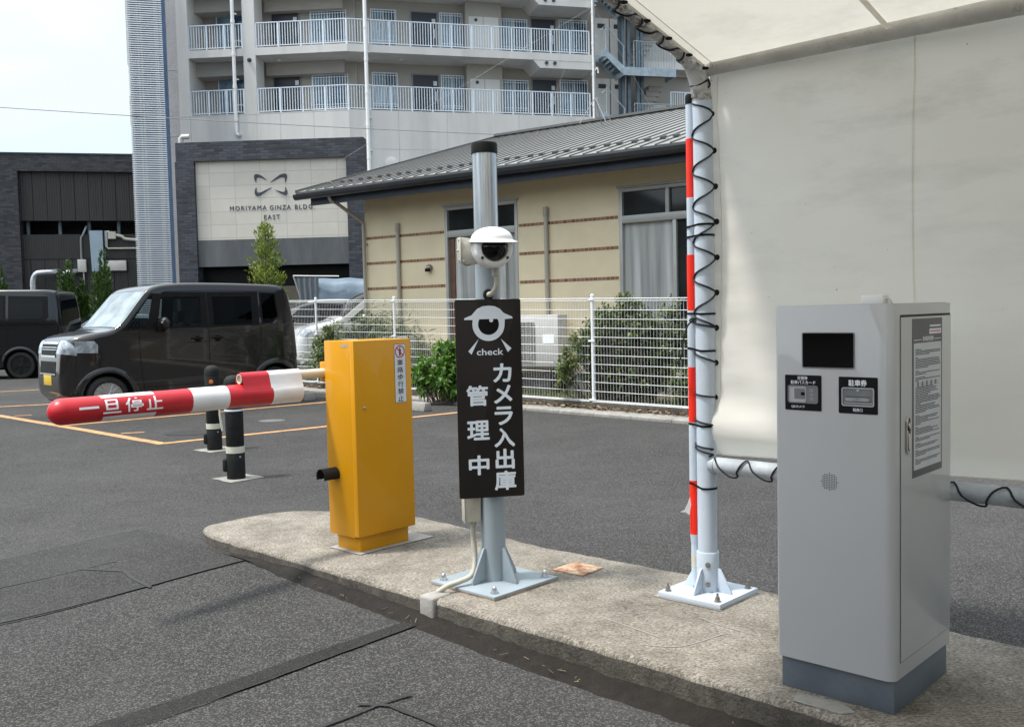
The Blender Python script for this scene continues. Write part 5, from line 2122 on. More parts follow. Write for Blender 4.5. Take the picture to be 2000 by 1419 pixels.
def bush(loc, label, clumps, leaf, nleaf, mat, stem_mat='bark', name='shrub', droop=0.25, cat='shrub', stems=True):
    """clumps: (x,y,z,rx,ry,rz,weight) ellipsoids filled with leafy twigs"""
    t = thing(name, label, cat, loc)
    L = Leaves()
    m = MB()
    tot = sum(c_[6] for c_ in clumps)
    for (x, y, z, rx, ry, rz, wgt) in clumps:
        tw = max(3, int(nleaf * wgt / tot / 9))
        for _ in range(tw):
            d = rdir()
            rad = random.random() ** 0.45
            tip = Vector((x + d.x * rx * rad, y + d.y * ry * rad, max(0.05, z + d.z * rz * rad)))
            rootp = Vector((x * 0.5 + random.gauss(0, 0.05), y * 0.5 + random.gauss(0, 0.05), 0.0))
            out = (tip - Vector((x * .6, y * .6, z * 0.5))).normalized()
            if stems and random.random() < 0.30:
                mid = rootp.lerp(tip, 0.55) + Vector((random.gauss(0, .04), random.gauss(0, .04), 0.08))
                m.tube(catmull([rootp, mid, tip], 4), [0.007 - 0.005 * k / 8 for k in range(9)], 5)
            for k in range(9):
                q = tip - out * (0.02 + 0.13 * k / 9 * max(rx, rz)) + rdir() * leaf * 0.45
                dd = (out * 0.5 + rdir() * 0.9 + Vector((0, 0, -droop))).normalized()
                nn = (Vector((0, 0, 1)) + rdir() * 0.7)
                s = leaf * random.uniform(0.6, 1.25)
                L.leaf(q, dd, nn, s, s * random.uniform(0.42, 0.62))
    L.build('foliage', MAT[mat], t)
    if stems and m.v:
        m.build('stems', MAT[stem_mat], t)
    return t


p = ground(846, 792)
hp = Vector((p.x, p.y, 0.03)) + kerb_n * 0.22
bush(hp, 'bright green broad leaved hydrangea in front of the fence beside the charcoal sign', [
    (-0.28, 0.0, 0.42, 0.20, 0.22, 0.30, 2), (0.02, 0.0, 0.55, 0.26, 0.26, 0.36, 4), (0.26, 0.05, 0.62, 0.24, 0.24, 0.38, 4), (0.15, -0.08, 0.32, 0.34, 0.22, 0.26, 3), (0.40, 0.05, 0.45, 0.18, 0.2, 0.34, 2)],
    0.105, 3000, 'leaf_hydrangea', name='hydrangea', cat='bush')

sp_ = fence_at(1205, 790, 0.42); sp_.z = 0.05
bush(sp_, 'large straggly dark green shrub growing behind the fence below the right window', [
    (-0.42, 0.0, 0.72, 0.30, 0.25, 0.42, 3), (0.0, 0.1, 0.85, 0.36, 0.3, 0.55, 5), (0.40, 0.1, 0.80, 0.36, 0.3, 0.52, 5), (0.1, 0, 0.35, 0.45, 0.25, 0.3, 4), (0.80, 0.1, 0.85, 0.22, 0.25, 0.42, 2), (0.15, 0.05, 1.28, 0.22, 0.2, 0.26, 1.2), (-0.72, 0.0, 0.45, 0.14, 0.2, 0.3, 0.7), (0.75, 0.05, 1.25, 0.14, 0.15, 0.2, 0.5), (-0.15, 0.0, 1.15, 0.12, 0.15, 0.24, 0.5), (-0.22, 0.0, 0.95, 0.26, 0.22, 0.34, 2), (0.62, 0.0, 0.55, 0.3, 0.25, 0.42, 3), (0.30, 0.0, 1.05, 0.3, 0.25, 0.3, 2)],
    0.066, 17000, 'leaf_shrub', name='shrub')
sp_ = fence_at(1352, 800, 0.30); sp_.z = 0.05
bush(sp_, 'light green small leaved shrub partly hidden by the tent post', [
    (-0.12, 0.0, 0.35, 0.18, 0.2, 0.30, 2), (0.2, 0.05, 0.55, 0.25, 0.2, 0.4, 3)], 0.06, 1800, 'leaf_light', name='shrub')
sp_ = ground(1342, 806) + kerb_n * 0.20; sp_.z = 0.05
bush(sp_, 'small bright green sapling sprouting in front of the fence beside the striped pole', [
    (0.0, 0.0, 0.14, 0.12, 0.1, 0.12, 1), (0.03, 0.0, 0.36, 0.10, 0.08, 0.10, 1)], 0.075, 190, 'leaf_hydrangea', name='sapling', cat='plant')

# bamboo grass behind the left end of the fence
t = thing('bamboo_grass', 'tall bamboo grass behind the fence between the dark car and the cream house', 'grass', tuple(FO + kerb_n * 0.5))
L = Leaves()
for _ in range(520):
    x = random.uniform(-2.1, 1.15)
    hh = (1.0 + 0.35 * math.sin(x * 1.3 + 1)) * random.uniform(0.6, 1.15)
    if x > 0.8:
        hh *= 0.75
    b = kerb_dir * x + kerb_n * random.uniform(-0.15, 0.7)
    lean = Vector((random.gauss(0, .16), random.gauss(0, .16), 1)).normalized()
    for k in range(11):
        f = 0.12 + 0.88 * k / 10
        q = b + lean * (hh * f)
        a = random.uniform(0, 2 * PI)
        d = Vector((math.cos(a), math.sin(a), random.uniform(-0.5, 0.7))).normalized()
        L.leaf(q, d, Vector((0, 0, 1)) + rdir() * 0.4, random.uniform(0.16, 0.30), random.uniform(0.020, 0.034))
L.build('blades', MAT['leaf_reed'], t)
m = MB()
for _ in range(40):
    x = random.uniform(-2.1, 1.25)
    b = kerb_dir * x + kerb_n * random.uniform(-0.1, 0.6)
    m.tube([b, b + Vector((random.gauss(0, .08), random.gauss(0, .08), 0.9))], 0.004, 5)
m.build('stems', MAT['leaf_reed'], t)

sp_ = FO + kerb_dir * 0.25 + kerb_n * 0.75; sp_.z = 0.05
bush(sp_, 'loose green shrub behind the fence hiding the lower half of the white minivan', [
    (-1.0, 0.0, 0.65, 0.45, 0.3, 0.55, 4), (-0.4, 0.0, 0.72, 0.42, 0.3, 0.58, 4), (0.25, 0.0, 0.6, 0.36, 0.25, 0.48, 3), (0.65, 0.0, 0.4, 0.25, 0.25, 0.36, 1.5)], 0.085, 8500, 'leaf_shrub', name='shrub')

# low grass at the foot of the house
m = MB()
for _ in range(2200):
    x = random.uniform(2.0, 8.0); y = random.uniform(0.5, 1.1)
    b = kerb_dir * (x) + kerb_n * y
    h = random.uniform(0.05, 0.2)
    a = random.uniform(0, PI)
    s = Vector((math.cos(a), math.sin(a), 0)) * 0.004
    tip = Vector((random.gauss(0, .05), random.gauss(0, .05), h))
    m.add([b - s, b + s, b + tip], [(0, 1, 2)])
o = m.build('garden_grass', MAT['leaf_reed'], smooth=False)
o.location = (FO.x, FO.y, 0.05)
structure(o, 'stuff')


# ------------------------------------------------------------------ trees by the dark buildings
def conifer(loc, h, r, label, mat='leaf_conifer', spires=4, n=2600, leaf=0.16, group='conifers in front of the dark brick building'):
    t = thing('conifer', label, 'tree', loc, random.uniform(0, 3), group)
    L = Leaves()
    tr = MB()
    tr.tube([(0, 0, 0), (0, 0, h * 0.6)], [0.07, 0.02], 8)
    tops = [(0, 0, 1.0)] + [(random.uniform(-.5, .5) * r, random.uniform(-.5, .5) * r, random.uniform(.62, .92)) for _ in range(spires)]
    for (sx, sy, sh) in tops:
        hh = h * sh
        k = n // len(tops)
        for _ in range(k):
            f = random.random() ** 0.8
            z = hh * (0.03 + 0.97 * f)
            rad = r * (0.85 if sh == 1.0 else 0.6) * (1 - f) ** 0.65 * random.uniform(0.55, 1.05)
            a = random.uniform(0, 2 * PI)
            bmp = 1 + 0.25 * math.sin(5 * a + z * 4)
            q = Vector((sx + rad * bmp * math.cos(a), sy + rad * bmp * math.sin(a), z))
            d = Vector((math.cos(a) * 0.55, math.sin(a) * 0.55, random.uniform(0.5, 1.3))).normalized()
            L.leaf(q, d, rdir(), leaf * random.uniform(.6, 1.3), leaf * random.uniform(.22, .4))
    L.build('crown', MAT[mat], t)
    tr.build('trunk', MAT['bark'], t)
    return t


def base_at(px, y):
    p = depth(px, 620, y)
    return (p.x, p.y, 0.0)


conifer(base_at(2, 31), 3.2, 0.6, 'dark green conifer at the far left edge of the dark brick building')
conifer(base_at(137, 30), 3.2, 0.42, 'dark green conifer standing beside the bent silver ducts')
conifer(base_at(163, 30.3), 2.6, 0.36, 'shorter dark green conifer between the ducts and the blue wall cabinet')
conifer(base_at(207, 30), 3.5, 0.46, 'dark green conifer in front of the pale blue wall cabinet', spires=5)

# yellow green tree before the sign wall
t = thing('young_tree', 'yellow green young tree standing before the sign wall', 'tree', base_at(524, 28))
L = Leaves()
tr = MB()
H = 4.05
tr.tube(catmull([(0, 0, 0), (0.03, 0, 1.2), (-0.02, 0, 2.6), (0, 0, H)], 5), [0.055 - 0.05 * k / 15 for k in range(16)], 8)
for k in range(58):
    f = 0.20 + 0.78 * (k / 57)
    z = H * f
    a = k * 2.4 + random.uniform(-.3, .3)
    ln = (1.02 * (1 - f) ** 0.75 + 0.10) * random.uniform(0.55, 1.12)
    tipz = z + ln * random.uniform(0.05, 0.5)
    tip = Vector((ln * math.cos(a), ln * math.sin(a), tipz))
    basep = Vector((0, 0, z))
    tr.tube(catmull([basep, basep.lerp(tip, .5) + Vector((0, 0, -0.04)), tip], 3), [0.012, .010, .009, .007, .006, .004, .003], 5)
    for _ in range(int(26 + 60 * ln)):
        s = random.random() ** 0.6
        q = basep.lerp(tip, s) + rdir() * 0.11
        d = ((tip - basep).normalized() * 0.6 + Vector((0, 0, 0.7)) + rdir() * 0.7).normalized()
        L.leaf(q, d, rdir(), random.uniform(.08, .16), random.uniform(.03, .055))
L.build('crown', MAT['leaf_yellow'], t)
tr.build('trunk', MAT['bark'], t)
bp = base_at(560, 27)
bush(bp, 'low yellow green bush under the young tree at the truck front', [(0, 0, 1.25, 0.35, 0.35, 0.5, 2), (0.3, 0, 1.1, 0.3, 0.3, 0.45, 2), (-.3, 0, 1.0, .4, .3, .5, 2)], 0.12, 1200, 'leaf_conifer', name='bush', cat='bush', stems=True)
# ================================================================== cream house
HF = Frame(-2.6, 17.2, math.degrees(math.atan2(-2.94, 4.2)))
house = thing('cream_house', 'single storey cream house with brown tile bands and a grey ribbed metal roof', 'house', (HF.o.x, HF.o.y, 0), HF.a)
HL, HD, HZ = 9.6, 11.0, 3.62
SLP = 0.294
EAVE_D, EAVE_Z = -0.72, 3.50
S0 = -0.95
RD = 5.49
W1 = (1.85, 3.345, 0.42, 3.11)
W2 = (5.185, 7.6, 0.42, 3.115)
m = MB()
# front wall with two openings


def wall_with_holes(m, x0, x1, z0, z1, d0, d1, holes):
    xs = [x0] + [v_ for h in sorted(holes) for v_ in (h[0], h[1])] + [x1]
    for i in range(len(xs) - 1):
        a, b = xs[i], xs[i + 1]
        hole = next((h for h in holes if abs(h[0] - a) < 1e-6), None)
        if hole:
            if hole[2] > z0:
                m.box(a, b, d0, d1, z0, hole[2])
            if hole[3] < z1:
                m.box(a, b, d0, d1, hole[3], z1)
        else:
            m.box(a, b, d0, d1, z0, z1)


wall_with_holes(m, 0, HL, 0, HZ, 0, 0.16, [W1, W2])
m.box(0.0, 0.16, 0.16, HD, 0, HZ)
m.box(HL - 0.16, HL, 0.16, HD, 0, HZ)
m.box(0, HL, HD, HD + .16, 0, HZ)
# gable triangle
m.prism([(0.0, HZ), (HD, HZ), (RD, HZ + (RD - 0.0) * SLP)], 'x', 0.0, 0.14)
m.build('wall', MAT['siding'], house, smooth=False)
for z in (2.70, 2.25, 1.797):
    for a, b in ((0.03, W1[0] - 0.02), (W1[1] + 0.02, W2[0] - 0.02), (W2[1] + .02, HL)):
        m = MB()
        m.box(a, b, -0.006, 0.001, z - 0.023, z + 0.023)
        m.build('tile_band', MAT['tile_band'], house, smooth=False)


def hz(d):
    return EAVE_Z + (d - EAVE_D) * SLP


m = MB()
m.prism([(EAVE_D, hz(EAVE_D)), (RD, hz(RD)), (RD, hz(RD) + 0.05), (EAVE_D - 0.02, hz(EAVE_D) + 0.05)], 'x', S0, HL + 1)
m.prism([(RD, hz(RD)), (RD * 2 + 0.7, hz(EAVE_D)), (RD * 2 + 0.7, hz(EAVE_D) + .05), (RD, hz(RD) + 0.05)], 'x', S0, HL + 1)
roof_h = m.build('roof', MAT['roof'], house, smooth=False)
m = MB()
x = S0 + 0.04
nrm = Vector((0, -SLP, 1)).normalized()
while x < HL + 1:
    a = Vector((x, EAVE_D - 0.02, hz(EAVE_D) + 0.05 + 0.010)); b = Vector((x, RD, hz(RD) + 0.05 + 0.010))
    m.bar(a, b, 0.022, 0.014)
    x += 0.228
m.build('roof_seams', MAT['roof_rib'], roof_h, smooth=False)
m = MB()
m.bar((S0 - 0.02, RD, hz(RD) + 0.09), (HL + 1, RD, hz(RD) + 0.09), 0.20, 0.05)
m.bar((S0 - 0.015, EAVE_D, hz(EAVE_D) + 0.01), (S0 - 0.015, RD, hz(RD) + 0.01), 0.03, 0.16)
m.build('roof_trim', MAT['roof_rib'], roof_h, smooth=False)
# snow guards
d_ = EAVE_D + 0.62
for k in range(19):
    xg = S0 + 0.20 + 0.456 * k
    pieces = ((-0.10,), (0.10,))
    for (off,) in pieces if k else ((0.0,),):
        m = MB(Matrix.Translation((xg + off, d_, hz(d_) + 0.05)) @ Matrix.Rotation(math.atan(SLP), 4, 'X'))
        m.prism([(-0.07, 0.028), (-0.035, 0.056), (0.035, 0.056), (0.07, 0.028), (0.05, 0.022), (-0.05, 0.022)], 'y', -0.022, 0.022)
        m.prism([(-0.012, 0.0), (0.012, 0.0), (0.012, 0.05), (-0.012, 0.05)], 'y', -0.02, 0.02)
        m.build('snow_guard', MAT['roof_rib'], roof_h, bevel=0.003)
m = MB()
gz_ = hz(EAVE_D) - 0.03
half_ = [(EAVE_D - 0.02 + 0.065 * math.cos(t), gz_ + 0.065 * math.sin(t)) for t in np.linspace(PI, 2 * PI, 9)]
m.prism(half_ + [(EAVE_D + 0.05, gz_ + 0.03), (EAVE_D - 0.09, gz_ + 0.03)], 'x', S0 - 0.02, HL + 1)
m.build('gutter', MAT['gutter'], house, smooth=False)
m = MB()
m.box(S0 + 0.24, HL + 1, EAVE_D + 0.10, EAVE_D + 0.125, hz(EAVE_D) - 0.20, hz(EAVE_D) + 0.02)
m.build('fascia', MAT['fascia'], house, smooth=False)
m = MB()
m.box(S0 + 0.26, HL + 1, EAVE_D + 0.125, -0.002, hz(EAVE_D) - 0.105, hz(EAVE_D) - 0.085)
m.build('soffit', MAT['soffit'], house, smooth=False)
# downpipe off the gutter
m = MB()
m.tube([(S0 + 0.78, EAVE_D + 0.02, gz_ - 0.05), (S0 + 0.78, EAVE_D + 0.06, gz_ - 0.13), (S0 + 0.83, EAVE_D + 0.16, gz_ - 0.17), (-0.03, -0.16, 3.06), (0.02, -0.06, 2.98), (0.02, -0.055, 2.9), (0.02, -0.055, 0.1)], 0.031, 12)
for z in (2.6, 1.4):
    m.box(-0.02, 0.06, -0.06, 0.0, z - 0.012, z + 0.012)
m.build('downpipe', MAT['downpipe'], house, angle=50)
for s, top in ((0.815, 2.92), (3.91, 2.95)):
    m = MB()
    m.cyl((s, -0.04, 0.6 if s > 3 else 0.1), (s, -0.04, top - 0.10), 0.036, n=14)
    m.cyl((s, -0.042, top - 0.14), (s, -0.042, top), 0.043, n=14)
    m.build('wall_pipe', MAT['downpipe'], house, bevel=0.002)
m = MB()
m.lathe([(0.062, 0.0), (0.062, 0.02), (0.055, 0.05), (0.03, 0.075), (0.004, 0.08)], 20, 0, Matrix.Translation((1.50, 0.0, 2.11)) @ Matrix.Rotation(R_(90), 4, 'X'))
m.box(1.455, 1.545, -0.085, -0.05, 2.045, 2.10, 1)
m.build('vent_hood', [MAT['bolt'], MAT['black']], house)


def house_window(w, transom, mull, brown=False, dark_from=None):
    x0, x1, z0, z1 = w
    m = MB()
    f = 0.055
    m.box(x0, x0 + f, -0.012, 0.10, z0, z1)
    m.box(x1 - f, x1, -0.012, 0.10, z0, z1)
    m.box(x0 + f, x1 - f, -0.012, 0.10, z1 - f, z1)
    m.box(x0 + f, x1 - f, -0.012, 0.10, z0, z0 + f)
    m.box(x0 + f, x1 - f, -0.016, 0.10, transom - 0.055, transom + 0.055)
    for xm, a, b in mull:
        m.box(xm - 0.028, xm + 0.028, -0.006, 0.09, a, b)
    m.box(x0 - 0.03, x1 + 0.03, -0.03, 0.0, z1 + 0.003, z1 + 0.03)
    fr = m.build('window', MAT['alu'], house, bevel=0.003)
    m = MB()
    m.box(x0 + f, x1 - f, 0.050, 0.056, transom + .05, z1 - f)
    m.build('transom_pane', MAT['glass_dark'], fr, smooth=False)
    m = MB()
    m.box(x0 + f, x1 - f, 0.060, 0.066, z0 + f, transom - .05)
    m.build('curtained_pane', MAT['window_curtain'], fr, smooth=False)
    if dark_from:
        m = MB()
        m.box(dark_from, x1 - f, 0.045, 0.058, z0 + f, transom - .05)
        m.build('dark_pane', MAT['glass_dark'], fr, smooth=False)
    if brown:
        m = MB()
        m.box(x0 + f + 0.02, x0 + f + 0.11, 0.035, 0.059, z0 + f, transom - .05)
        m.build('inner_frame', MAT['brown_frame'], fr, smooth=False)
    return fr


xm1 = (W1[0] + W1[1]) / 2 + 0.1
house_window(W1, 2.655, [(xm1, W1[2], W1[3]), (W1[1] - 0.28, W1[2], 2.6)], True)
house_window(W2, 2.655, [(5.97, 2.60, W2[3]), (6.08, W2[2], 2.6), (6.95, W2[2], W2[3])], dark_from=6.11)
m = MB()
m.box(-0.02, HL, -0.03, 0.0, 0.0, 0.34)
m.build('foundation', MAT['kerb_pale'], house, smooth=False)

# ------------------------------------------------------------------ air conditioners at the wall


def air_con(s, w, h, z, label):
    o = HF.world(s, -0.40, 0.05)
    t = thing('air_conditioner', label, 'air conditioner', o, HF.a, 'outdoor units along the cream house')
    m = MB()
    m.box(0, w, 0, 0.28, z, z + h)
    m.build('casing', MAT['ac'], t, bevel=0.012)
    m = MB()
    g0, g1 = w * 0.06, w * 0.60
    m.box(g0, g1, -0.012, 0.002, z + h * 0.10, z + h * 0.86, 0)
    k = z + h * 0.10
    while k < z + h * 0.86:
        m.box(g0 - 0.006, g1 + 0.006, -0.020, -0.012, k, k + 0.008, 1)
        k += 0.028
    n_ = 9
    for i in range(n_ + 1):
        x = g0 + (g1 - g0) * i / n_
        m.box(x - 0.003, x + 0.003, -0.024, -0.020, z + h * 0.10, z + h * 0.86, 1)
    m.build('fan_grille', [MAT['ac_dark'], MAT['ac']], t, smooth=False)
    m = MB()
    m.box(w * 0.74, w * 0.93, -0.004, 0.0, z + h * 0.45, z + h * 0.62, 0)
    m.build('rating_plate', [MAT['ink_white']], t, smooth=False)
    for x in (0.1, w - 0.1):
        m = MB()
        m.box(x - 0.05, x + 0.05, -0.03, 0.31, 0, z - 0.001)
        m.build('foot', MAT['black_matt'], t, bevel=0.005)


air_con(3.24, 1.08, 0.80, 0.42, 'beige air conditioner between the charcoal sign and the dark shrub')
air_con(0.55, 0.74, 0.58, 0.32, 'beige air conditioner above the hydrangea near the house corner')
# roof aerial
q = HF.world(7.0, 0, 0)
ar = depth(1163, 233, 19.0)
ant = thing('roof_aerial', 'thin aerial mast on a tripod at the ridge of the grey roof', 'aerial', (ar.x, ar.y, ar.z))
m = MB()
m.cyl((0, 0, 0.0), (0, 0, 2.9), 0.017, n=10)
m.build('mast', MAT['grey_mid'], ant)
for a in (200, 300, 60, 340):
    m = MB()
    m.tube([(0.34 * math.cos(R_(a)), 0.34 * math.sin(R_(a)), -0.10), (0, 0, 0.42)], 0.009, 8)
    m.build('leg', MAT['grey_mid'], ant)
m = MB()
m.tube([(0, 0, 0.95), (0.06, 0, 1.0), (0.07, 0, 0.9)], 0.015, 8)
m.build('bracket', MAT['white'], ant)
for dst in (Vector((-5.6, -0.6, -1.15)), Vector((1.6, 1.2, -0.1)), Vector((-1.2, 1.0, -0.2))):
    m = MB()
    m.tube([Vector((0, 0, 2.2)), dst], 0.0022, 5)
    m.build('guy_wire', MAT['cable_pale'], ant)
# ================================================================== vehicles
def resample(poly, step, closed=False):
    out = []
    m = len(poly)
    for i in range(m if closed else m - 1):
        a, b = Vector(poly[i]), Vector(poly[(i + 1) % m])
        k = max(1, int(math.ceil((b - a).length / step)))
        out += [a.lerp(b, j / k) for j in range(k)]
    if not closed:
        out.append(Vector(poly[-1]))
    return out


def inside(p, poly):
    x, y = p
    c = False
    m = len(poly)
    for i in range(m):
        x1, y1 = poly[i][0], poly[i][1]
        x2, y2 = poly[(i + 1) % m][0], poly[(i + 1) % m][1]
        if (y1 > y) != (y2 > y) and x < (x2 - x1) * (y - y1) / (y2 - y1) + x1:
            c = not c
    return c


def cdt(poly, step, holes=()):
    pts = resample([Vector(p[:2]) for p in poly], step, True)
    n_ = len(pts)
    edges = [(i, (i + 1) % n_) for i in range(n_)]
    n_out = n_
    xs = [p.x for p in pts]; ys = [p.y for p in pts]
    gx = np.arange(min(xs) + step / 2, max(xs), step)
    gy = np.arange(min(ys) + step / 2, max(ys), step)
    pl = [(p.x, p.y) for p in pts]
    for h in holes:
        hp = resample([Vector(p[:2]) for p in h], step, True)
        b0 = len(pts)
        pts = pts + hp
        edges += [(b0 + i, b0 + (i + 1) % len(hp)) for i in range(len(hp))]
    arr = np.array([(p.x, p.y) for p in pts])
    extra = []
    for a in gx:
        for b in gy:
            if inside((a, b), pl) and np.min(np.hypot(arr[:, 0] - a, arr[:, 1] - b)) > step * 0.4:
                extra.append(Vector((a, b)))
    v_, e_, f_, *_ = geometry.delaunay_2d_cdt(pts + extra, edges, [], 1, 1e-5)
    keep = []
    for f in f_:
        c = sum((v_[k] for k in f), Vector((0, 0))) / len(f)
        if not any(inside((c.x, c.y), h) for h in holes):
            keep.append(tuple(f))
    return [(p.x, p.y) for p in v_], keep


class Car:
    def __init__(self, prof, half_w, belt, top, tumble, wheels, wr, arch_r, sill, nose=0.16, nose_x=1.15, tail=0.05, tail_x=-1.4):
        self.W, self.belt, self.top, self.tumble = half_w, belt, top, tumble
        self.wheels, self.wr, self.arch_r, self.sill = wheels, wr, arch_r, sill
        self.nose, self.nose_x, self.tail, self.tail_x = nose, nose_x, tail, tail_x
        pts = catmull([(p[0], p[1], p[2]) for p in prof], 7)
        self.P = [(p.x, p.y) for p in pts]
        self.R = [p.z for p in pts]
        n_ = len(self.P)
        self.N = []
        for i in range(n_):
            a = Vector(self.P[max(i - 1, 0)]); b = Vector(self.P[min(i + 1, n_ - 1)])
            t = (b - a).normalized()
            self.N.append(Vector((-t.y, t.x)) * -1)
        # make normals point outward
        c = Vector((sum(p[0] for p in self.P) / n_, sum(p[1] for p in self.P) / n_))
        if sum((Vector(p) - c).dot(k) for p, k in zip(self.P, self.N)) < 0:
            self.N = [-k for k in self.N]
        self.xmax = max(p[0] for p in self.P); self.xmin = min(p[0] for p in self.P)
        self.I = [Vector(p) - k * r for p, k, r in zip(self.P, self.N, self.R)]

    def side(self, x, z):
        y = self.W
        if z > self.belt:
            y -= self.tumble * ((z - self.belt) / (self.top - self.belt)) ** 1.15
        else:
            y -= 0.03 * ((self.belt - z) / self.belt) ** 2.2
            y += 0.014 / (1 + math.exp((z - 0.33 * self.belt) / 0.012)) + 0.007 / (1 + math.exp(-(z - 0.86 * self.belt) / 0.02)) - 0.007
        if x > self.nose_x:
            y -= self.nose * ((x - self.nose_x) / (self.xmax - self.nose_x)) ** 2
        if x < self.tail_x:
            y -= self.tail * ((self.tail_x - x) / (self.tail_x - self.xmin)) ** 2
        return y

    def strip(self, i, t):
        """point of the front-roof-back skin at profile index i (float) and lateral t in -1..1"""
        k = int(min(max(i, 0), len(self.P) - 2)); f = i - k
        p = Vector(self.P[k]).lerp(Vector(self.P[k + 1]), f)
        q = self.I[k].lerp(self.I[k + 1], f)
        nn = (p - q)
        r = nn.length
        nn = nn / max(r, 1e-9)
        yw = self.side(q.x, q.y)
        s = 1 if t >= 0 else -1
        a = abs(t)
        if a < 0.6:
            y = (a / 0.6) * (yw - r)
            off = 0.0
        else:
            g = (a - 0.6) / 0.4 * PI / 2
            y = yw - r + r * math.sin(g)
            off = r * (1 - math.cos(g))
        crown = 0.012 * (1 - (y / yw) ** 2)
        pos = p - nn * (off - crown)
        return Vector((pos.x, s * y, pos.y))

    def side_outline(self):
        top = [(q.x, q.y) for q in self.I]
        clean = [top[0]]
        for k in range(1, len(top)):
            t = Vector(self.P[k]) - Vector(self.P[k - 1])
            if (Vector(top[k]) - Vector(clean[-1])).dot(t) > 0:
                clean.append(top[k])
        if clean[0][0] < clean[-1][0]:
            clean = clean[::-1]
        # now from front-bottom over the roof to rear-bottom; close along the sill with arches
        bottom = []
        for wx in sorted(self.wheels):
            zc = self.wr
            a0 = math.asin(max(-1, min(1, (self.sill - zc) / self.arch_r)))
            angs = np.linspace(PI - a0, a0, 17)
            bottom += [(wx + self.arch_r * math.cos(a), zc + self.arch_r * math.sin(a)) for a in angs]
        return clean + [(clean[-1][0] + 0.02, self.sill)] + bottom + [(clean[0][0] - 0.02, self.sill)]


def panel(car, poly, s, off, step=0.12, holes=()):
    vs, fs = cdt(poly, step, holes)
    pts = [(x, s * (car.side(x, z) + off), z) for x, z in vs]
    return pts, fs


def ribbon(mb, car, path, s, w=0.008, off=0.0015, mi=0):
    path = resample([Vector(p) for p in path], 0.06)
    L, R = [], []
    for i, p in enumerate(path):
        t = (path[min(i + 1, len(path) - 1)] - path[max(i - 1, 0)]).normalized()
        nn = Vector((-t.y, t.x)) * w / 2
        for lst, q in ((L, p + nn), (R, p - nn)):
            lst.append((q.x, s * (car.side(q.x, q.y) + off), q.y))
    m_ = len(L)
    mb.add(L + R, [(i, i + 1, m_ + i + 1, m_ + i) for i in range(m_ - 1)], mi)


def strip_patch(mb, car, i0, i1, t0, t1, off, ni=8, nt_=10, mi=0):
    def fn(a, b):
        i = i0 + (i1 - i0) * a; t = t0 + (t1 - t0) * b
        p = car.strip(i, t)
        q = car.strip(i + 0.02, t) - p
        r = car.strip(i, t + 0.01) - p
        n_ = q.cross(r)
        n_ = n_.normalized() if n_.length > 1e-12 else Vector((1, 0, 0))
        c = Vector((0, 0, 0.8))
        if n_.dot(p - c) < 0:
            n_ = -n_
        return p + n_ * off
    mb.grid(fn, ni, nt_, mi)


def cabin(parent, car):
    for y in (-0.33, 0.33):
        m = MB()
        m.box(-0.20, 0.30, y - 0.24, y + 0.24, 0.55, 0.72)
        m.prism([(-0.20, 0.60), (-0.08, 0.66), (-0.20, 1.26), (-0.32, 1.24)], 'y', y - 0.23, y + 0.23)
        m.prism([(-0.24, 1.27), (-0.16, 1.29), (-0.18, 1.46), (-0.27, 1.44)], 'y', y - 0.13, y + 0.13)
        m.build('front_seat', MAT['seat_cloth'], parent, bevel=0.03)
    m = MB()
    m.box(-1.15, -0.70, -0.58, 0.58, 0.55, 0.72)
    m.prism([(-1.20, 0.60), (-1.08, 0.66), (-1.22, 1.30), (-1.32, 1.28)], 'y', -0.58, 0.58)
    m.build('rear_seat', MAT['seat_cloth'], parent, bevel=0.03)
    m = MB()
    m.box(0.62, 1.02, -0.60, 0.60, 0.85, 1.17)
    m.build('dashboard', MAT['black_matt'], parent, bevel=0.04)
    m = MB()
    M = Matrix.Translation((0.50, -0.33, 1.16)) @ Matrix.Rotation(R_(62), 4, 'Y')
    m.tube([M @ Vector((0.18 * math.cos(t), 0.18 * math.sin(t), 0)) for t in np.linspace(0, 2 * PI, 25)[:-1]], 0.014, 8, closed=True)
    m.bar(M @ Vector((-0.17, 0, 0)), M @ Vector((0.17, 0, 0)), 0.03, 0.02)
    m.build('steering_wheel', MAT['black_matt'], parent)


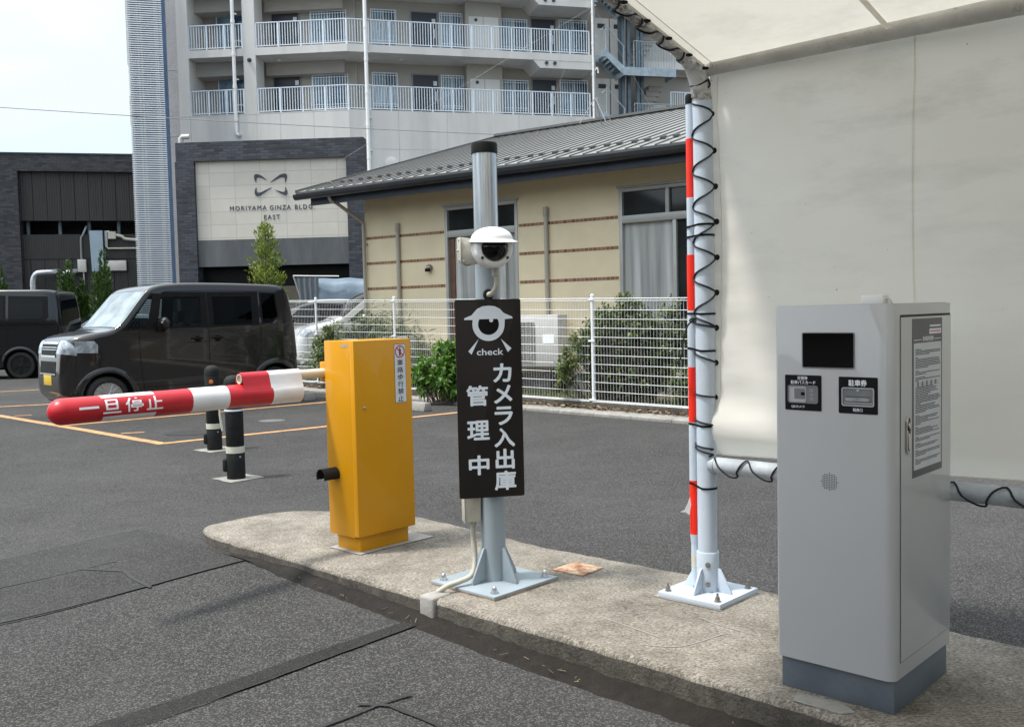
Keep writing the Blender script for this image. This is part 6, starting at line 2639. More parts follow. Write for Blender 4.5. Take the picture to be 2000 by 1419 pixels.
def make_car(name, label, cat, loc, heading, car, paintm, windows, seams, opts, group=None):
    t = thing(name, label, cat, loc, heading, group)
    m = MB()
    # outer shell: centre strip and both sides
    N_ = len(car.P)
    m.grid(lambda a, b: car.strip(a * (N_ - 1), -1 + 2 * b), N_ - 1, 28)
    ol_ = car.side_outline()
    vs, fs = cdt(ol_, 0.10, [p for w in windows for p in w['panes']] if 'interior' in opts else ())
    for s in (1, -1):
        m.add([(x, s * car.side(x, z), z) for x, z in vs], fs)
    # arch lips
    for wx in car.wheels:
        for s in (1, -1):
            a0 = math.asin((car.sill - car.wr) / car.arch_r)
            aa = np.linspace(PI - a0, a0, 19)
            ro = car.arch_r + opts.get('flare', 0.05)
            v_ = []
            for r_, o_ in ((car.arch_r - 0.004, -0.03), (car.arch_r, 0.012), (ro, 0.012), (ro + 0.02, 0.0)):
                for a in aa:
                    x, z = wx + r_ * math.cos(a), car.wr + r_ * math.sin(a)
                    v_.append((x, s * (car.side(x, z) + o_), z))
            k = len(aa)
            m.add(v_, [(j * k + i, j * k + i + 1, (j + 1) * k + i + 1, (j + 1) * k + i) for j in range(3) for i in range(k - 1)])
    m.build('body', paintm, t, angle=40)
    # dark floor and wheel wells
    m = MB()
    m.box(car.xmin + 0.12, car.xmax - 0.15, -car.W + 0.16, car.W - 0.16, car.sill - 0.06, car.sill + 0.25)
    for wx in car.wheels:
        for s in (1, -1):
            m.cyl((wx, s * (car.W - 0.30), car.wr), (wx, s * (car.W - 0.045), car.wr), car.arch_r + 0.005, n=24, caps=False)
            m.cyl((wx, s * (car.W - 0.32), car.wr), (wx, s * (car.W - 0.30), car.wr), car.arch_r + 0.005, n=24)
    m.build('underbody', MAT['black_matt'], t)
    # windows
    for s in (1, -1):
        for w in windows:
            m = MB()
            pts, fs = panel(car, w['frame'], s, 0.0025, 0.12, w['panes'] if 'interior' in opts else ())
            m.add(pts, fs)
            fr = m.build('window', MAT['black'], t)
            for pane in w['panes']:
                m = MB()
                pts, fs = panel(car, pane, s, 0.0055)
                m.add(pts, fs)
                m.build('pane', MAT[w.get('glass', 'car_glass')], fr)
        m = MB()
        for path in seams:
            ribbon(m, car, path, s)
        if m.v:
            m.build('door_seams', MAT['black'], t)
    i0, i1 = opts['screen']
    m = MB()
    strip_patch(m, car, i0 - 0.35, i1 + 0.35, -0.86, 0.86, 0.003, 10, 16)
    fr = m.build('windscreen', MAT['black'], t)
    m = MB()
    strip_patch(m, car, i0, i1, -0.80, 0.80, 0.006, 10, 16)
    m.build('pane', opts.get('screen_mat', MAT['car_glass']), fr)
    if 'rear' in opts:
        i0, i1 = opts['rear']
        m = MB()
        strip_patch(m, car, i0, i1, -0.82, 0.82, 0.005, 10, 16)
        m.build('rear_window', MAT['car_glass'], t)
    if 'interior' in opts:
        cabin(t, car)
    # wheels
    for wx in car.wheels:
        for s in (1, -1):
            M = Matrix.Translation((wx, s * (car.W - 0.055), car.wr)) @ Matrix.Rotation(R_(-90 * s), 4, 'X')
            m = MB()
            r = car.wr
            m.lathe([(r * .66, -0.16), (r * .93, -0.16), (r, -0.13), (r, -0.02), (r * .96, 0.008), (r * .86, 0.022), (r * .74, 0.018), (r * .70, 0.004), (r * .66, -0.05)], 36, 0, M)
            ty = m.build('wheel', MAT['tyre'], t)
            m = MB()
            m.lathe([(r * .70, -0.10), (r * .70, 0.010), (r * .685, 0.016), (r * .65, 0.010), (r * .63, -0.03), (r * .2, -0.04), (0.001, -0.04)], 36, 1, M)
            ring_p = [(r * .70, 0.004), (r * .70, 0.016), (r * .64, 0.014), (r * .62, 0.0)]
            m.lathe(ring_p, 36, 0, M)
            ns = opts.get('spokes', 5)
            for k in range(ns):
                for dv in (-0.21, 0.21):
                    a = 2 * PI * k / ns + 0.3
                    p0 = M @ Vector((r * .14 * math.cos(a), r * .14 * math.sin(a), 0.012))
                    p1 = M @ Vector((r * .66 * math.cos(a + dv), r * .66 * math.sin(a + dv), 0.008))
                    m.bar(p0, p1, 0.022, 0.022, 0, up=(0, 1, 0))
            m.lathe([(r * .15, 0.0), (r * .15, 0.02), (r * .10, 0.026), (0.001, 0.027)], 16, 0, M)
            m.build('rim', [opts.get('rim', MAT['alloy']), MAT['black']], ty, angle=30)
    return t


def lamp_patch(parent, name, car, i0, i1, t0, t1, m_, off=0.006):
    for s in (1, -1):
        mb_ = MB()
        strip_patch(mb_, car, i0, i1, s * t0, s * t1, off, 8, 10)
        mb_.build(name, m_, parent)


def mirror(parent, car, x, z, paintm):
    for s in (1, -1):
        y = car.side(x, z)
        m = MB()
        m.lathe([(0.001, -0.11), (0.06, -0.10), (0.085, -0.05), (0.09, 0.0), (0.085, 0.05), (0.06, 0.10), (0.001, 0.11)], 16, 0, Matrix.Translation((x, s * (y + 0.13), z)) @ Matrix.Rotation(R_(90), 4, 'X') @ Matrix.Scale(0.80, 4, (1, 0, 0)) @ Matrix.Scale(1.05, 4, (0, 1, 0)))
        mm = m.build('mirror', paintm, parent)
        m = MB()
        m.box(x - 0.035, x + 0.04, min(s * (y - 0.01), s * (y + 0.10)), max(s * (y - 0.01), s * (y + 0.10)), z - 0.12, z - 0.06)
        m.build('mirror_arm', MAT['black'], mm, bevel=0.01)
        m = MB()
        a, b = sorted((s * (y + 0.15), s * (y + 0.225)))
        m.box(x + 0.035, x + 0.062, a, b, z - 0.002, z + 0.018)
        m.build('turn_lamp', MAT['lamp_clear'], mm, bevel=0.004)


def handles(parent, car, xs, z):
    for s in (1, -1):
        for x in xs:
            y = car.side(x, z)
            m = MB()
            m.tube(catmull([(x - 0.085, s * (y + 0.004), z), (x - 0.06, s * (y + 0.028), z), (x + 0.05, s * (y + 0.028), z), (x + 0.085, s * (y + 0.004), z)], 4), 0.0135, 8)
            m.cyl((x - 0.01, s * (y - 0.01), z - 0.012), (x - 0.01, s * (y + 0.0025), z - 0.012), 0.05, n=20)
            m.build('door_handle', MAT['black'], parent)


# ------------------------------------------------------------------ boxy kei wagon
prof = [(1.68, 0.24, 0.12), (1.77, 0.34, 0.16), (1.79, 0.52, 0.17), (1.78, 0.72, 0.17), (1.76, 0.90, 0.16), (1.715, 1.04, 0.13), (1.60, 1.115, 0.09), (1.36, 1.165, 0.07), (1.17, 1.20, 0.06), (1.03, 1.30, 0.06), (0.90, 1.45, 0.06), (0.76, 1.62, 0.06), (0.63, 1.75, 0.06), (0.46, 1.815, 0.06), (0.1, 1.845, 0.06), (-0.5, 1.845, 0.06), (-1.1, 1.83, 0.06), (-1.40, 1.81, 0.07), (-1.535, 1.745, 0.08), (-1.585, 1.55, 0.08), (-1.63, 1.2, 0.08), (-1.67, 0.85, 0.08), (-1.685, 0.6, 0.08), (-1.68, 0.36, 0.08), (-1.62, 0.26, 0.08)]
kei = Car(prof, 0.7375, 1.19, 1.79, 0.075, (1.24, -1.28), 0.285, 0.335, 0.27, nose=0.20, nose_x=1.05)
wins = [
    {'frame': [(1.03, 1.185), (0.60, 1.195), (0.56, 1.26), (0.44, 1.69), (0.60, 1.70)], 'panes': [[(0.955, 1.215), (0.69, 1.222), (0.575, 1.66), (0.60, 1.665), (0.655, 1.61)]], 'glass': 'door_glass'},
    {'frame': [(0.575, 1.195), (-0.21, 1.20), (-0.21, 1.715), (0.44, 1.715)], 'panes': [[(0.54, 1.225), (-0.10, 1.23), (-0.115, 1.645), (0.455, 1.645)]], 'glass': 'door_glass'},
    {'frame': [(-0.225, 1.20), (-1.02, 1.215), (-1.03, 1.715), (-0.225, 1.715)], 'panes': [[(-0.30, 1.235), (-0.90, 1.24), (-0.915, 1.645), (-0.30, 1.645)]], 'glass': 'privacy_glass'},
    {'frame': [(-1.055, 1.225), (-1.23, 1.235), (-1.35, 1.33), (-1.335, 1.70), (-1.05, 1.71)], 'panes': [[(-1.085, 1.25), (-1.22, 1.262), (-1.322, 1.345), (-1.305, 1.68), (-1.08, 1.685)]], 'glass': 'privacy_glass'}]
seams = [[(0.80, 1.18), (0.795, 0.80), (0.75, 0.33)], [(-0.22, 1.72), (-0.215, 0.9), (-0.215, 0.33)], [(-1.04, 1.20), (-1.035, 0.80), (-0.93, 0.55), (-0.91, 0.33)], [(0.40, 1.72), (-0.3, 1.735), (-1.35, 1.72)], [(0.78, 0.40), (-0.85, 0.38)], [(-1.05, 0.735), (-1.66, 0.735)], [(-0.2, 1.0), (0.1, 0.985)]]
wfl, wrl = ground(205, 817), ground(540, 787)
hd = (wfl - wrl).normalized()
ang = math.atan2(hd.y, hd.x)
left = Vector((-hd.y, hd.x, 0))
ctr = wrl + hd * 1.28 - left * 0.69
kcar = make_car('parked_car', 'dark brown boxy kei wagon parked nearest with alloy wheels and a yellow number plate', 'car', (ctr.x, ctr.y, 0.002), ang, kei, MAT['car_brown'], wins, seams, {'screen': (8.35 * 7, 11.7 * 7), 'rear': (18.3 * 7, 19.8 * 7), 'screen_mat': MAT['windscreen'], 'interior': True, 'spokes': 5, 'flare': 0.055})
lamp_patch(kcar, 'headlight', kei, 3.95 * 7, 5.25 * 7, 0.42, 1.0, MAT['lamp_clear'], 0.007)
for s in (1, -1):
    m = MB()
    pts, fs = panel(kei, [(1.625, 1.06), (1.40, 1.055), (1.35, 1.0), (1.355, 0.89), (1.625, 0.905)], s, 0.007, 0.05)
    m.add(pts, fs)
    m.build('headlight_side', MAT['lamp_clear'], kcar)
m = MB()
strip_patch(m, kei, 3.7 * 7, 5.05 * 7, -0.40, 0.40, 0.004, 10, 16)
gr = m.build('grille', MAT['black'], kcar)
m = MB()
for a, b in ((4.78, 5.02), (4.45, 4.52), (4.25, 4.31), (3.66, 3.80)):
    strip_patch(m, kei, a * 7, b * 7, -0.40, 0.40, 0.010, 3, 16)
m.build('grille_bars', MAT['alloy'], gr)
m = MB()
strip_patch(m, kei, 2.35 * 7, 3.35 * 7, -0.44, 0.44, 0.004, 8, 16)
bi = m.build('bumper_intake', MAT['black'], kcar)
m = MB()
strip_patch(m, kei, 2.42 * 7, 2.52 * 7, -0.46, 0.46, 0.009, 2, 16)
m.build('intake_trim', MAT['alloy'], bi)
m = MB()
m.box(1.797, 1.807, -0.165, 0.165, 0.46, 0.625)
m.build('number_plate', MAT['plate_yellow'], kcar, bevel=0.003)
lamp_patch(kcar, 'tail_lamp', kei, 19.6 * 7, 21.6 * 7, 0.52, 0.72, MAT['lamp_red'], 0.006)
mirror(kcar, kei, 0.50, 1.275, MAT['car_brown'])
handles(kcar, kei, (-0.03, -0.335), 1.045)

# ------------------------------------------------------------------ black minivan behind it
prof = [(2.25, 0.26, 0.14), (2.36, 0.40, 0.2), (2.36, 0.85, 0.2), (2.26, 1.10, 0.16), (1.95, 1.24, 0.1), (1.6, 1.36, 0.08), (1.10, 1.78, 0.07), (0.75, 2.03, 0.07), (-0.3, 2.11, 0.07), (-1.5, 2.11, 0.07), (-2.12, 2.08, 0.07), (-2.25, 1.94, 0.09), (-2.32, 1.3, 0.10), (-2.34, 0.7, 0.1), (-2.32, 0.4, 0.1), (-2.24, 0.28, 0.1)]
mv = Car(prof, 0.85, 1.34, 2.11, 0.11, (1.45, -1.38), 0.32, 0.375, 0.28, nose_x=1.5, tail_x=-1.9)
wins_mv = [
    {'frame': [(1.08, 1.35), (0.0, 1.36), (0.02, 1.98), (0.72, 1.96)], 'panes': [[(1.0, 1.39), (0.04, 1.39), (0.04, 1.93), (0.68, 1.92)]]},
    {'frame': [(-0.06, 1.36), (-1.1, 1.36), (-1.1, 1.98), (-0.06, 1.98)], 'panes': [[(-0.1, 1.40), (-1.05, 1.40), (-1.05, 1.93), (-0.1, 1.93)]]},
    {'frame': [(-1.16, 1.36), (-1.98, 1.37), (-2.06, 1.44), (-2.04, 1.94), (-1.16, 1.97)], 'panes': [[(-1.2, 1.41), (-1.86, 1.41), (-1.95, 1.48), (-1.93, 1.90), (-1.2, 1.93)]]}]
seams_mv = [[(0.02, 1.34), (0.0, 0.33)], [(-1.12, 1.34), (-1.10, 0.75), (-1.0, 0.33)], [(-0.1, 1.20), (-2.1, 1.20)], [(-1.0, 0.80), (-2.3, 0.80)]]
rv_ = ground(60, 737); rv_ = Vector((rv_.x, rv_.y, 0))
mvc = Vector((-13.15, 23.1, 0.002))
van = make_car('minivan', 'black minivan at the left edge behind the dark brown wagon', 'minivan', mvc, R_(-172), mv, MAT['car_black'], wins_mv, seams_mv, {'rim': MAT['black_matt'], 'screen': (5.2 * 7, 6.9 * 7), 'rear': (10.9 * 7, 12.1 * 7)})
lamp_patch(van, 'headlight', mv, 2.2 * 7, 3.2 * 7, 0.5, 0.96, MAT['lamp_clear'])
handles(van, mv, (-0.2, 0.15), 1.18)

# ------------------------------------------------------------------ silver hatchback seen between them
prof_h = [(1.85, 0.25, 0.12), (1.95, 0.40, 0.18), (1.93, 0.65, 0.18), (1.75, 0.85, 0.12), (1.2, 0.97, 0.08), (0.85, 1.04, 0.07), (0.35, 1.36, 0.06), (-0.2, 1.50, 0.06), (-1.0, 1.50, 0.06), (-1.45, 1.42, 0.08), (-1.75, 1.05, 0.10), (-1.92, 0.9, 0.1), (-1.95, 0.6, 0.1), (-1.9, 0.35, 0.1), (-1.8, 0.27, 0.1)]
hb = Car(prof_h, 0.83, 0.95, 1.50, 0.15, (1.2, -1.25), 0.30, 0.35, 0.26, nose_x=1.0, tail_x=-1.3)
wins_hb = [{'frame': [(0.65, 0.97), (-1.35, 0.99), (-1.45, 1.10), (-1.2, 1.38), (-0.2, 1.43), (0.20, 1.35)], 'panes': [[(0.56, 0.99), (-0.32, 1.00), (-0.32, 1.39), (-0.15, 1.40), (0.17, 1.32)], [(-0.38, 1.0), (-1.3, 1.02), (-1.36, 1.10), (-1.15, 1.35), (-0.38, 1.39)]]}]
seams_hb = [[(0.6, 0.95), (0.55, 0.33)], [(-0.35, 0.97), (-0.35, 0.33)], [(-1.0, 0.95), (-0.9, 0.6)]]
pb = depth(185, 620, 26.5)
h1 = make_car('hatchback', 'silver hatchback glimpsed between the black minivan and the dark brown wagon', 'car', (pb.x, pb.y, 0.002), R_(-137), hb, MAT['car_silver'], wins_hb, seams_hb, {'screen': (5.1 * 7, 6.6 * 7), 'rear': (9.1 * 7, 10.2 * 7)})
lamp_patch(h1, 'tail_lamp', hb, 10.2 * 7, 11.2 * 7, 0.78, 0.98, MAT['lamp_red'])
pb = depth(585, 620, 21.0)
h2 = make_car('hatchback', 'pale silver hatchback with only its roof showing over the left end of the fence', 'car', (pb.x, pb.y, 0.18), R_(-150), hb, MAT['car_silver'], wins_hb, seams_hb, {'screen': (5.1 * 7, 6.6 * 7), 'rear': (9.1 * 7, 10.2 * 7)})

# ------------------------------------------------------------------ white van by the house
prof_w = [(2.05, 0.26, 0.14), (2.12, 0.42, 0.2), (2.10, 0.78, 0.2), (1.95, 0.98, 0.14), (1.62, 1.08, 0.1), (1.30, 1.17, 0.08), (0.78, 1.55, 0.07), (0.30, 1.76, 0.07), (-0.4, 1.80, 0.07), (-1.5, 1.79, 0.07), (-1.95, 1.72, 0.09), (-2.06, 1.5, 0.10), (-2.12, 1.1, 0.10), (-2.15, 0.7, 0.1), (-2.12, 0.4, 0.1), (-2.05, 0.28, 0.1)]
wv = Car(prof_w, 0.82, 1.08, 1.80, 0.11, (1.35, -1.3), 0.31, 0.365, 0.27, nose_x=1.3, tail_x=-1.8)
wins_w = [{'frame': [(1.12, 1.10), (-0.05, 1.11), (-0.05, 1.66), (0.30, 1.65), (0.66, 1.45)], 'panes': [[(1.05, 1.13), (0.62, 1.13), (0.62, 1.41), (0.68, 1.40)], [(0.56, 1.13), (0.0, 1.13), (0.0, 1.61), (0.28, 1.60), (0.56, 1.46)]]},
          {'frame': [(-0.1, 1.11), (-1.9, 1.12), (-1.92, 1.62), (-0.1, 1.66)], 'panes': [[(-0.15, 1.14), (-0.95, 1.14), (-0.95, 1.62), (-0.15, 1.62)], [(-1.02, 1.14), (-1.85, 1.15), (-1.86, 1.58), (-1.02, 1.62)]]}]
seams_w = [[(0.75, 1.08), (0.72, 0.33)], [(-0.08, 1.08), (-0.08, 0.33)], [(-1.0, 1.08), (-0.95, 0.33)]]
pw = depth(762, 620, 20.6)
wvan = make_car('white_van', 'white minivan parked behind the fence beside the cream house', 'minivan', (pw.x, pw.y, 0.10), R_(-158), wv, MAT['car_white'], wins_w, seams_w, {'screen': (5.2 * 7, 6.9 * 7), 'rear': (10.9 * 7, 12.1 * 7)})
lamp_patch(wvan, 'headlight', wv, 2.3 * 7, 3.3 * 7, 0.5, 0.97, MAT['lamp_clear'])
mirror(wvan, wv, 0.80, 1.16, MAT['car_white'])
handles(wvan, wv, (0.1, -0.25), 0.98)

# ------------------------------------------------------------------ truck with a tarpaulin
pt = depth(592, 620, 25.0)
trk = thing('tarp_truck', 'truck bed covered by a blue grey tarpaulin parked before the sign wall', 'truck', (pt.x, pt.y, 0), R_(-4))
m = MB()
m.box(0.0, 4.6, 0.0, 1.9, 0.75, 0.95)
m.box(-1.3, -0.1, 0.1, 1.8, 0.4, 1.6)
m.build('chassis', MAT['black_matt'], trk, bevel=0.05)


def tarp(i, j):
    x = 0.28 + 4.3 * i
    a = j
    ys = [-0.02, 0.0, 0.12, 0.5, 0.95, 1.4, 1.78, 1.9, 1.92]
    zs = [0.95, 1.9, 2.24, 2.34, 2.36, 2.34, 2.24, 1.9, 0.95]
    k = np.linspace(0, 1, 9)
    y = float(np.interp(a, k, ys)); z = float(np.interp(a, k, zs))
    w = 0.02 * math.sin(9 * i * 4.3 + 2 * a) + 0.015 * math.sin(23 * i + 8 * a)
    slope = 0.04 * math.sin(PI * i)
    return (x, y - (w if a < 0.3 else 0), z - slope + (w * 0.5 if 0.2 < a < 0.8 else 0))


m = MB()
m.grid(tarp, 40, 30)
m.build('tarpaulin', MAT['tarp'], trk, solid=0.006, angle=60)
m = MB()
m.grid(lambda i, j: (0.27 + 0.02 * math.sin(30 * i), 0.02 + 1.86 * i, 0.95 + (1.25 + 0.08 * math.sin(PI * i)) * j), 20, 6)
m.grid(lambda i, j: (-0.17 + 0.62 * i + 0.1 * (1 - j) * (1 - i), -0.03 + 0.02 * math.sin(26 * i), 0.95 + 1.40 * j), 40, 6)
m.build('side_sheet', MAT['tarp_side'], trk, solid=0.004)
m = MB()
m.tube([(-0.22, -0.02, 2.40), (0.3, -0.02, 2.38), (1.0, -0.03, 2.36)], 0.02, 6)
m.tube([(-0.22, -0.02, 2.40), (0.05, -0.02, 1.5), (0.27, -0.02, 0.95)], 0.02, 6)
m.build('hoop_frame', MAT['alu'], trk)
for x in (-0.7, 3.2):
    for y in (0.15, 1.75):
        m = MB()
        m.cyl((x, y - 0.1, 0.38), (x, y + 0.1, 0.38), 0.38, n=24)
        m.build('wheel', MAT['tyre'], trk, bevel=0.03)
# ================================================================== apartment block
bend = depth(675, 35, 40.3)
FA = Frame(bend.x, bend.y, -5.2)
FB = Frame(bend.x, bend.y, 14.3)
apt = thing('apartment_block', 'pale grey apartment block with white railed galleries and an outdoor steel stair', 'building', (bend.x, bend.y, 0))
APT = Vector((bend.x, bend.y, 0))


def FM(fr):
    return Matrix.Translation((fr.o.x - APT.x, fr.o.y - APT.y, 0)) @ Matrix.Rotation(fr.a, 4, 'Z')


MA, MB_ = FM(FA), FM(FB)
FL = [9.97, 12.70, 15.43, 18.16, 20.89]       # gallery floors
BEAM = 0.32
DEP = 1.7
TOP = 23.6
# body behind the galleries and the blank lower storeys
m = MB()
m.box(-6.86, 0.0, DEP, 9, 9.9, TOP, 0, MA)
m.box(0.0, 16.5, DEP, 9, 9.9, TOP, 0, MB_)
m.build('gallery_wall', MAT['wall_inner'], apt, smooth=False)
m = MB()
m.box(-7.35, 0.03, 0.0, 9, 0, FL[0], 0, MA)
m.box(0.03, 10.95, 0.0, 9, 0, FL[0], 0, MB_)
m.box(-7.35, -6.86, 0.0, 9, FL[0], TOP, 0, MA)
m.box(-4.46, -3.93, 0.003, 1.0, FL[0], TOP, 0, MA)
m.build('lower_wall', MAT['wall_grey'], apt, smooth=False)
m = MB()
m.box(-8.6, -7.352, 0.35, 9, 0, TOP, 0, MA)
m.build('tiled_wing', MAT['tile_pale'], apt, smooth=False)
for f in FL[1:]:
    m = MB()
    m.box(-6.86, -4.462, 0.004, DEP, f - BEAM, f, 0, MA)
    m.box(-3.928, 0.035, 0.004, DEP, f - BEAM, f, 0, MA)
    m.box(0.035, 10.95, 0.004, DEP, f - BEAM - 0.004, f - 0.004, 0, MB_)
    m.box(12.6, 16.5, 0.6, DEP, f - BEAM, f, 0, MB_)
    m.build('gallery_slab', MAT['wall_grey'], apt, smooth=False)
# joints on the blank wall
m = MB()
for s in (-6.88, -3.98, -2.95, -1.5):
    m.box(s - 0.012, s + 0.012, -0.004, 0.0, 5, 9.96, 0, MA)
for s in (2.1, 4.2, 7.4):
    m.box(s - 0.012, s + 0.012, -0.004, 0.0, 5, 9.96, 0, MB_)
m.box(0.1, 10.95, -0.004, 0.0, 8.34, 8.36, 0, MB_)
m.box(-7.3, 0.0, -0.004, 0.0, 9.93, 9.945, 0, MA)
m.box(-8.6, -7.36, 0.345, 0.35, 12.02, 12.05, 0, MA)
m.box(-8.6, -7.36, 0.345, 0.35, 9.22, 9.25, 0, MA)
m.build('wall_joints', MAT['joint'], apt, smooth=False)
# bulkhead beams under the slabs
for f in FL[1:4]:
    m = MB()
    z0, z1 = f - BEAM - 0.34, f - BEAM
    m.prism([(8.1, z1), (8.42, z0), (10.93, z0), (10.93, z1)], 'y', 0.02, DEP, 0, MB_)
    for s in (8.72, 9.10):
        m.prism(disc(s, z1 - 0.12, 0.075, 16), 'y', -0.05, 0.02, 1, MB_)
    m.build('bulkhead', [MAT['wall_grey'], MAT['ink']], apt, smooth=False)
# lower wall beams at gallery back
for f in FL[1:]:
    for a, b, d, h in ((-6.86, -4.462, 0.75, 0.60), (-3.928, -0.45, 1.25, 0.55)):
        m = MB()
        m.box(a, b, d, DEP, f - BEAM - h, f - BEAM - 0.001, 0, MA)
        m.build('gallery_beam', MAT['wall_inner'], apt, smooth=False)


def railing(fr_m, s0, s1, f, name='railing', h=1.05, d=0.06):
    m = MB()
    zb, zt = f + 0.06, f + h
    m.box(s0, s1, d - 0.03, d + 0.03, zt - 0.035, zt, 0, fr_m)
    m.box(s0, s1, d - 0.02, d + 0.02, zb, zb + 0.03, 0, fr_m)
    n_ = max(1, round((s1 - s0) / 0.92))
    for k in range(n_ + 1):
        s = s0 + (s1 - s0) * k / n_
        m.box(s - 0.025, s + 0.025, d - 0.03, d + 0.03, f, zt, 0, fr_m)
    k = s0 + 0.115
    while k < s1:
        m.box(k - 0.013, k + 0.013, d - 0.012, d + 0.012, zb, zt - 0.03, 0, fr_m)
        k += 0.115
    m.build(name, MAT['rail'], apt, smooth=False)


for f in FL[:3]:
    railing(MA, -6.84, -4.50, f)
    railing(MA, -3.90, -0.02, f)
    railing(MB_, 0.03, 10.72, f)
    railing(MB_, 14.9, 16.4, f + 0.35, d=0.65)


def opening(M, s0, s1, z0, z1, kind, d=DEP):
    """a door or window standing on the gallery wall"""
    m = MB(M)
    if kind == 'door':
        m.box(s0 - 0.05, s1 + 0.05, d - 0.05, d, z0, z1 + 0.06, 1)
        m.box(s0, s1, d - 0.055, d - 0.05, z0, z1, 0)
        o = m.build('door', [MAT['door_dark'], MAT['grey_mid']], apt, smooth=False)
        m = MB(M)
        m.box(s1 - 0.14, s1 - 0.09, d - 0.075, d - 0.055, z0 + 0.85, z0 + 1.25)
        m.build('handle', MAT['notice_white'], o, smooth=False)
        m = MB(M)
        m.box(s1 - 0.22, s1 - 0.06, d - 0.062, d - 0.055, z0 + 1.50, z0 + 1.70)
        m.build('door_notice', MAT['notice_white'], o, smooth=False)
    else:
        m.box(s0 - 0.05, s1 + 0.05, d - 0.06, d, z0 - 0.05, z1 + 0.05)
        o = m.build('window', MAT['white'], apt, smooth=False)
        mid = (s0 + s1) / 2
        m = MB(M)
        m.box(s0, mid - 0.02, d - 0.066, d - 0.06, z0, z1)
        m.build('pane', MAT['glass_pale'] if kind != 'dark' else MAT['glass_blue'], o, smooth=False)
        m = MB(M)
        m.box(mid + 0.02, s1, d - 0.068, d - 0.06, z0, z1)
        m.build('pane', MAT['glass_blue'], o, smooth=False)
        if kind == 'grille':
            m = MB(M)
            k = s0 + 0.04
            while k < s1:
                m.box(k - 0.012, k + 0.012, d - 0.17, d - 0.15, z0 + 0.05, z1 + 0.02)
                k += 0.12
            for z in (z0 + 0.06, z0 + 0.16, z1 - 0.1, z1 + 0.0):
                m.box(s0 - 0.02, s1 + 0.02, d - 0.175, d - 0.145, z - 0.012, z + 0.012)
            m.build('grille', MAT['rail'], o, smooth=False)


for f in FL[:3]:
    # left balcony window and its air conditioner
    opening(MA, -6.15, -4.75, f + 0.10, f + 1.86, 'plain', 1.55)
    # left gallery
    opening(MA, -3.72, -2.55, f, f + 1.92, 'door')
    opening(MA, -1.98, -0.45, f + 0.42, f + 1.85, 'grille')
    # right gallery
    opening(MB_, 1.25, 2.30, f + 0.45, f + 1.95, 'grille')
    opening(MB_, 3.02, 4.15, f, f + 1.95, 'door')
    opening(MB_, 4.32, 5.28, f + 0.45, f + 1.95, 'grille')
    opening(MB_, 7.05, 8.28, f + 0.45, f + 1.85, 'grille')
    opening(MB_, 8.52, 9.65, f, f + 1.95, 'door')
    opening(MB_, 9.88, 11.15, f + 0.45, f + 1.95, 'grille')
    m = MB(MB_)
    m.box(5.36, 6.98, DEP - 0.55, DEP, f, f + 2.41)
    m.build('meter_closet', MAT['wall_inner'], apt, smooth=False)
    m = MB(MB_)
    m.box(5.50, 6.14, DEP - 0.565, DEP - 0.55, f + 0.1, f + 1.75)
    m.box(6.17, 6.85, DEP - 0.565, DEP - 0.55, f + 0.1, f + 1.75)
    m.prism(disc(5.82, f + 1.60, 0.07, 16), 'y', DEP - 0.60, DEP - 0.565, 1)
    m.build('meter_closet_door', [MAT['wall_grey'], MAT['ink']], apt, smooth=False)
    m = MB(MB_)
    for s in (11.35, 12.15):
        m.box(s, s + 0.74, DEP - 0.55, DEP - 0.5, f, f + 2.0)
        m.box(s + 0.18, s + 0.55, DEP - 0.56, DEP - 0.55, f + 1.55, f + 1.75, 1)
    m.build('pipe_closet', [MAT['wall_grey'], MAT['ink']], apt, smooth=False)
    m = MB(MA)
    m.lathe([(0.10, 0), (0.09, 0.05), (0.02, 0.06)], 16, 0, Matrix.Translation((-3.2, 0.8, f + 2.40)) @ Matrix.Rotation(PI, 4, 'X'))
    m.build('ceiling_lamp', MAT['white'], apt)
    m = MB(MB_)
    m.lathe([(0.10, 0), (0.09, 0.05), (0.02, 0.06)], 16, 0, Matrix.Translation((2.4, 0.8, f + 2.40)) @ Matrix.Rotation(PI, 4, 'X'))
    m.build('ceiling_lamp', MAT['white'], apt)
    m = MB(MA)
    m.box(-5.30, -4.55, 0.9, 1.15, f + 0.06, f + 0.62)
    m.prism(disc(-5.02, f + 0.34, 0.22, 20), 'y', 0.885, 0.90, 1)
    m.build('outdoor_unit', [MAT['ac'], MAT['ac_dark']], apt, smooth=False)
m = MB(MA)
m.lathe([(0.09, 0), (0.085, 0.05), (0.05, 0.09), (0.004, 0.10)], 18, 0, Matrix.Translation((-4.20, 0.003, 12.20)) @ Matrix.Rotation(R_(90), 4, 'X'))
m.build('dome_vent', MAT['ink'], apt)
# downpipes
for M, s, z0, z1, bend_ in ((MA, -4.84, 9.12, 20, True), (MB_, 0.79, 6.0, 20, False), (MB_, 10.88, 8.5, 20, False)):
    m = MB(M)
    if bend_:
        m.tube([(s, -0.09, z1), (s, -0.09, z0 + 0.1), (s, -0.09, z0), (s + 0.08, -0.09, z0 - 0.06), (s + 0.14, -0.08, z0 + 0.0)], 0.075, 12)
    else:
        m.cyl((s, -0.09, z0), (s, -0.09, z1), 0.08, n=14)
    for z in np.arange(z0 + 0.6, z1, 1.36):
        m.cyl((s, -0.09, z - 0.07), (s, -0.09, z + 0.07), 0.09, n=14)
        m.box(s - 0.02, s + 0.16, -0.09, 0.0, z + 0.3, z + 0.34)
    m.build('downpipe', MAT['white'], apt)
m = MB(MB_)
m.lathe([(0.30, 0), (0.29, 0.05), (0.2, 0.09), (0.02, 0.10)], 24, 0, Matrix.Translation((1.75, 0.0, 7.72)) @ Matrix.Rotation(R_(90), 4, 'X'))
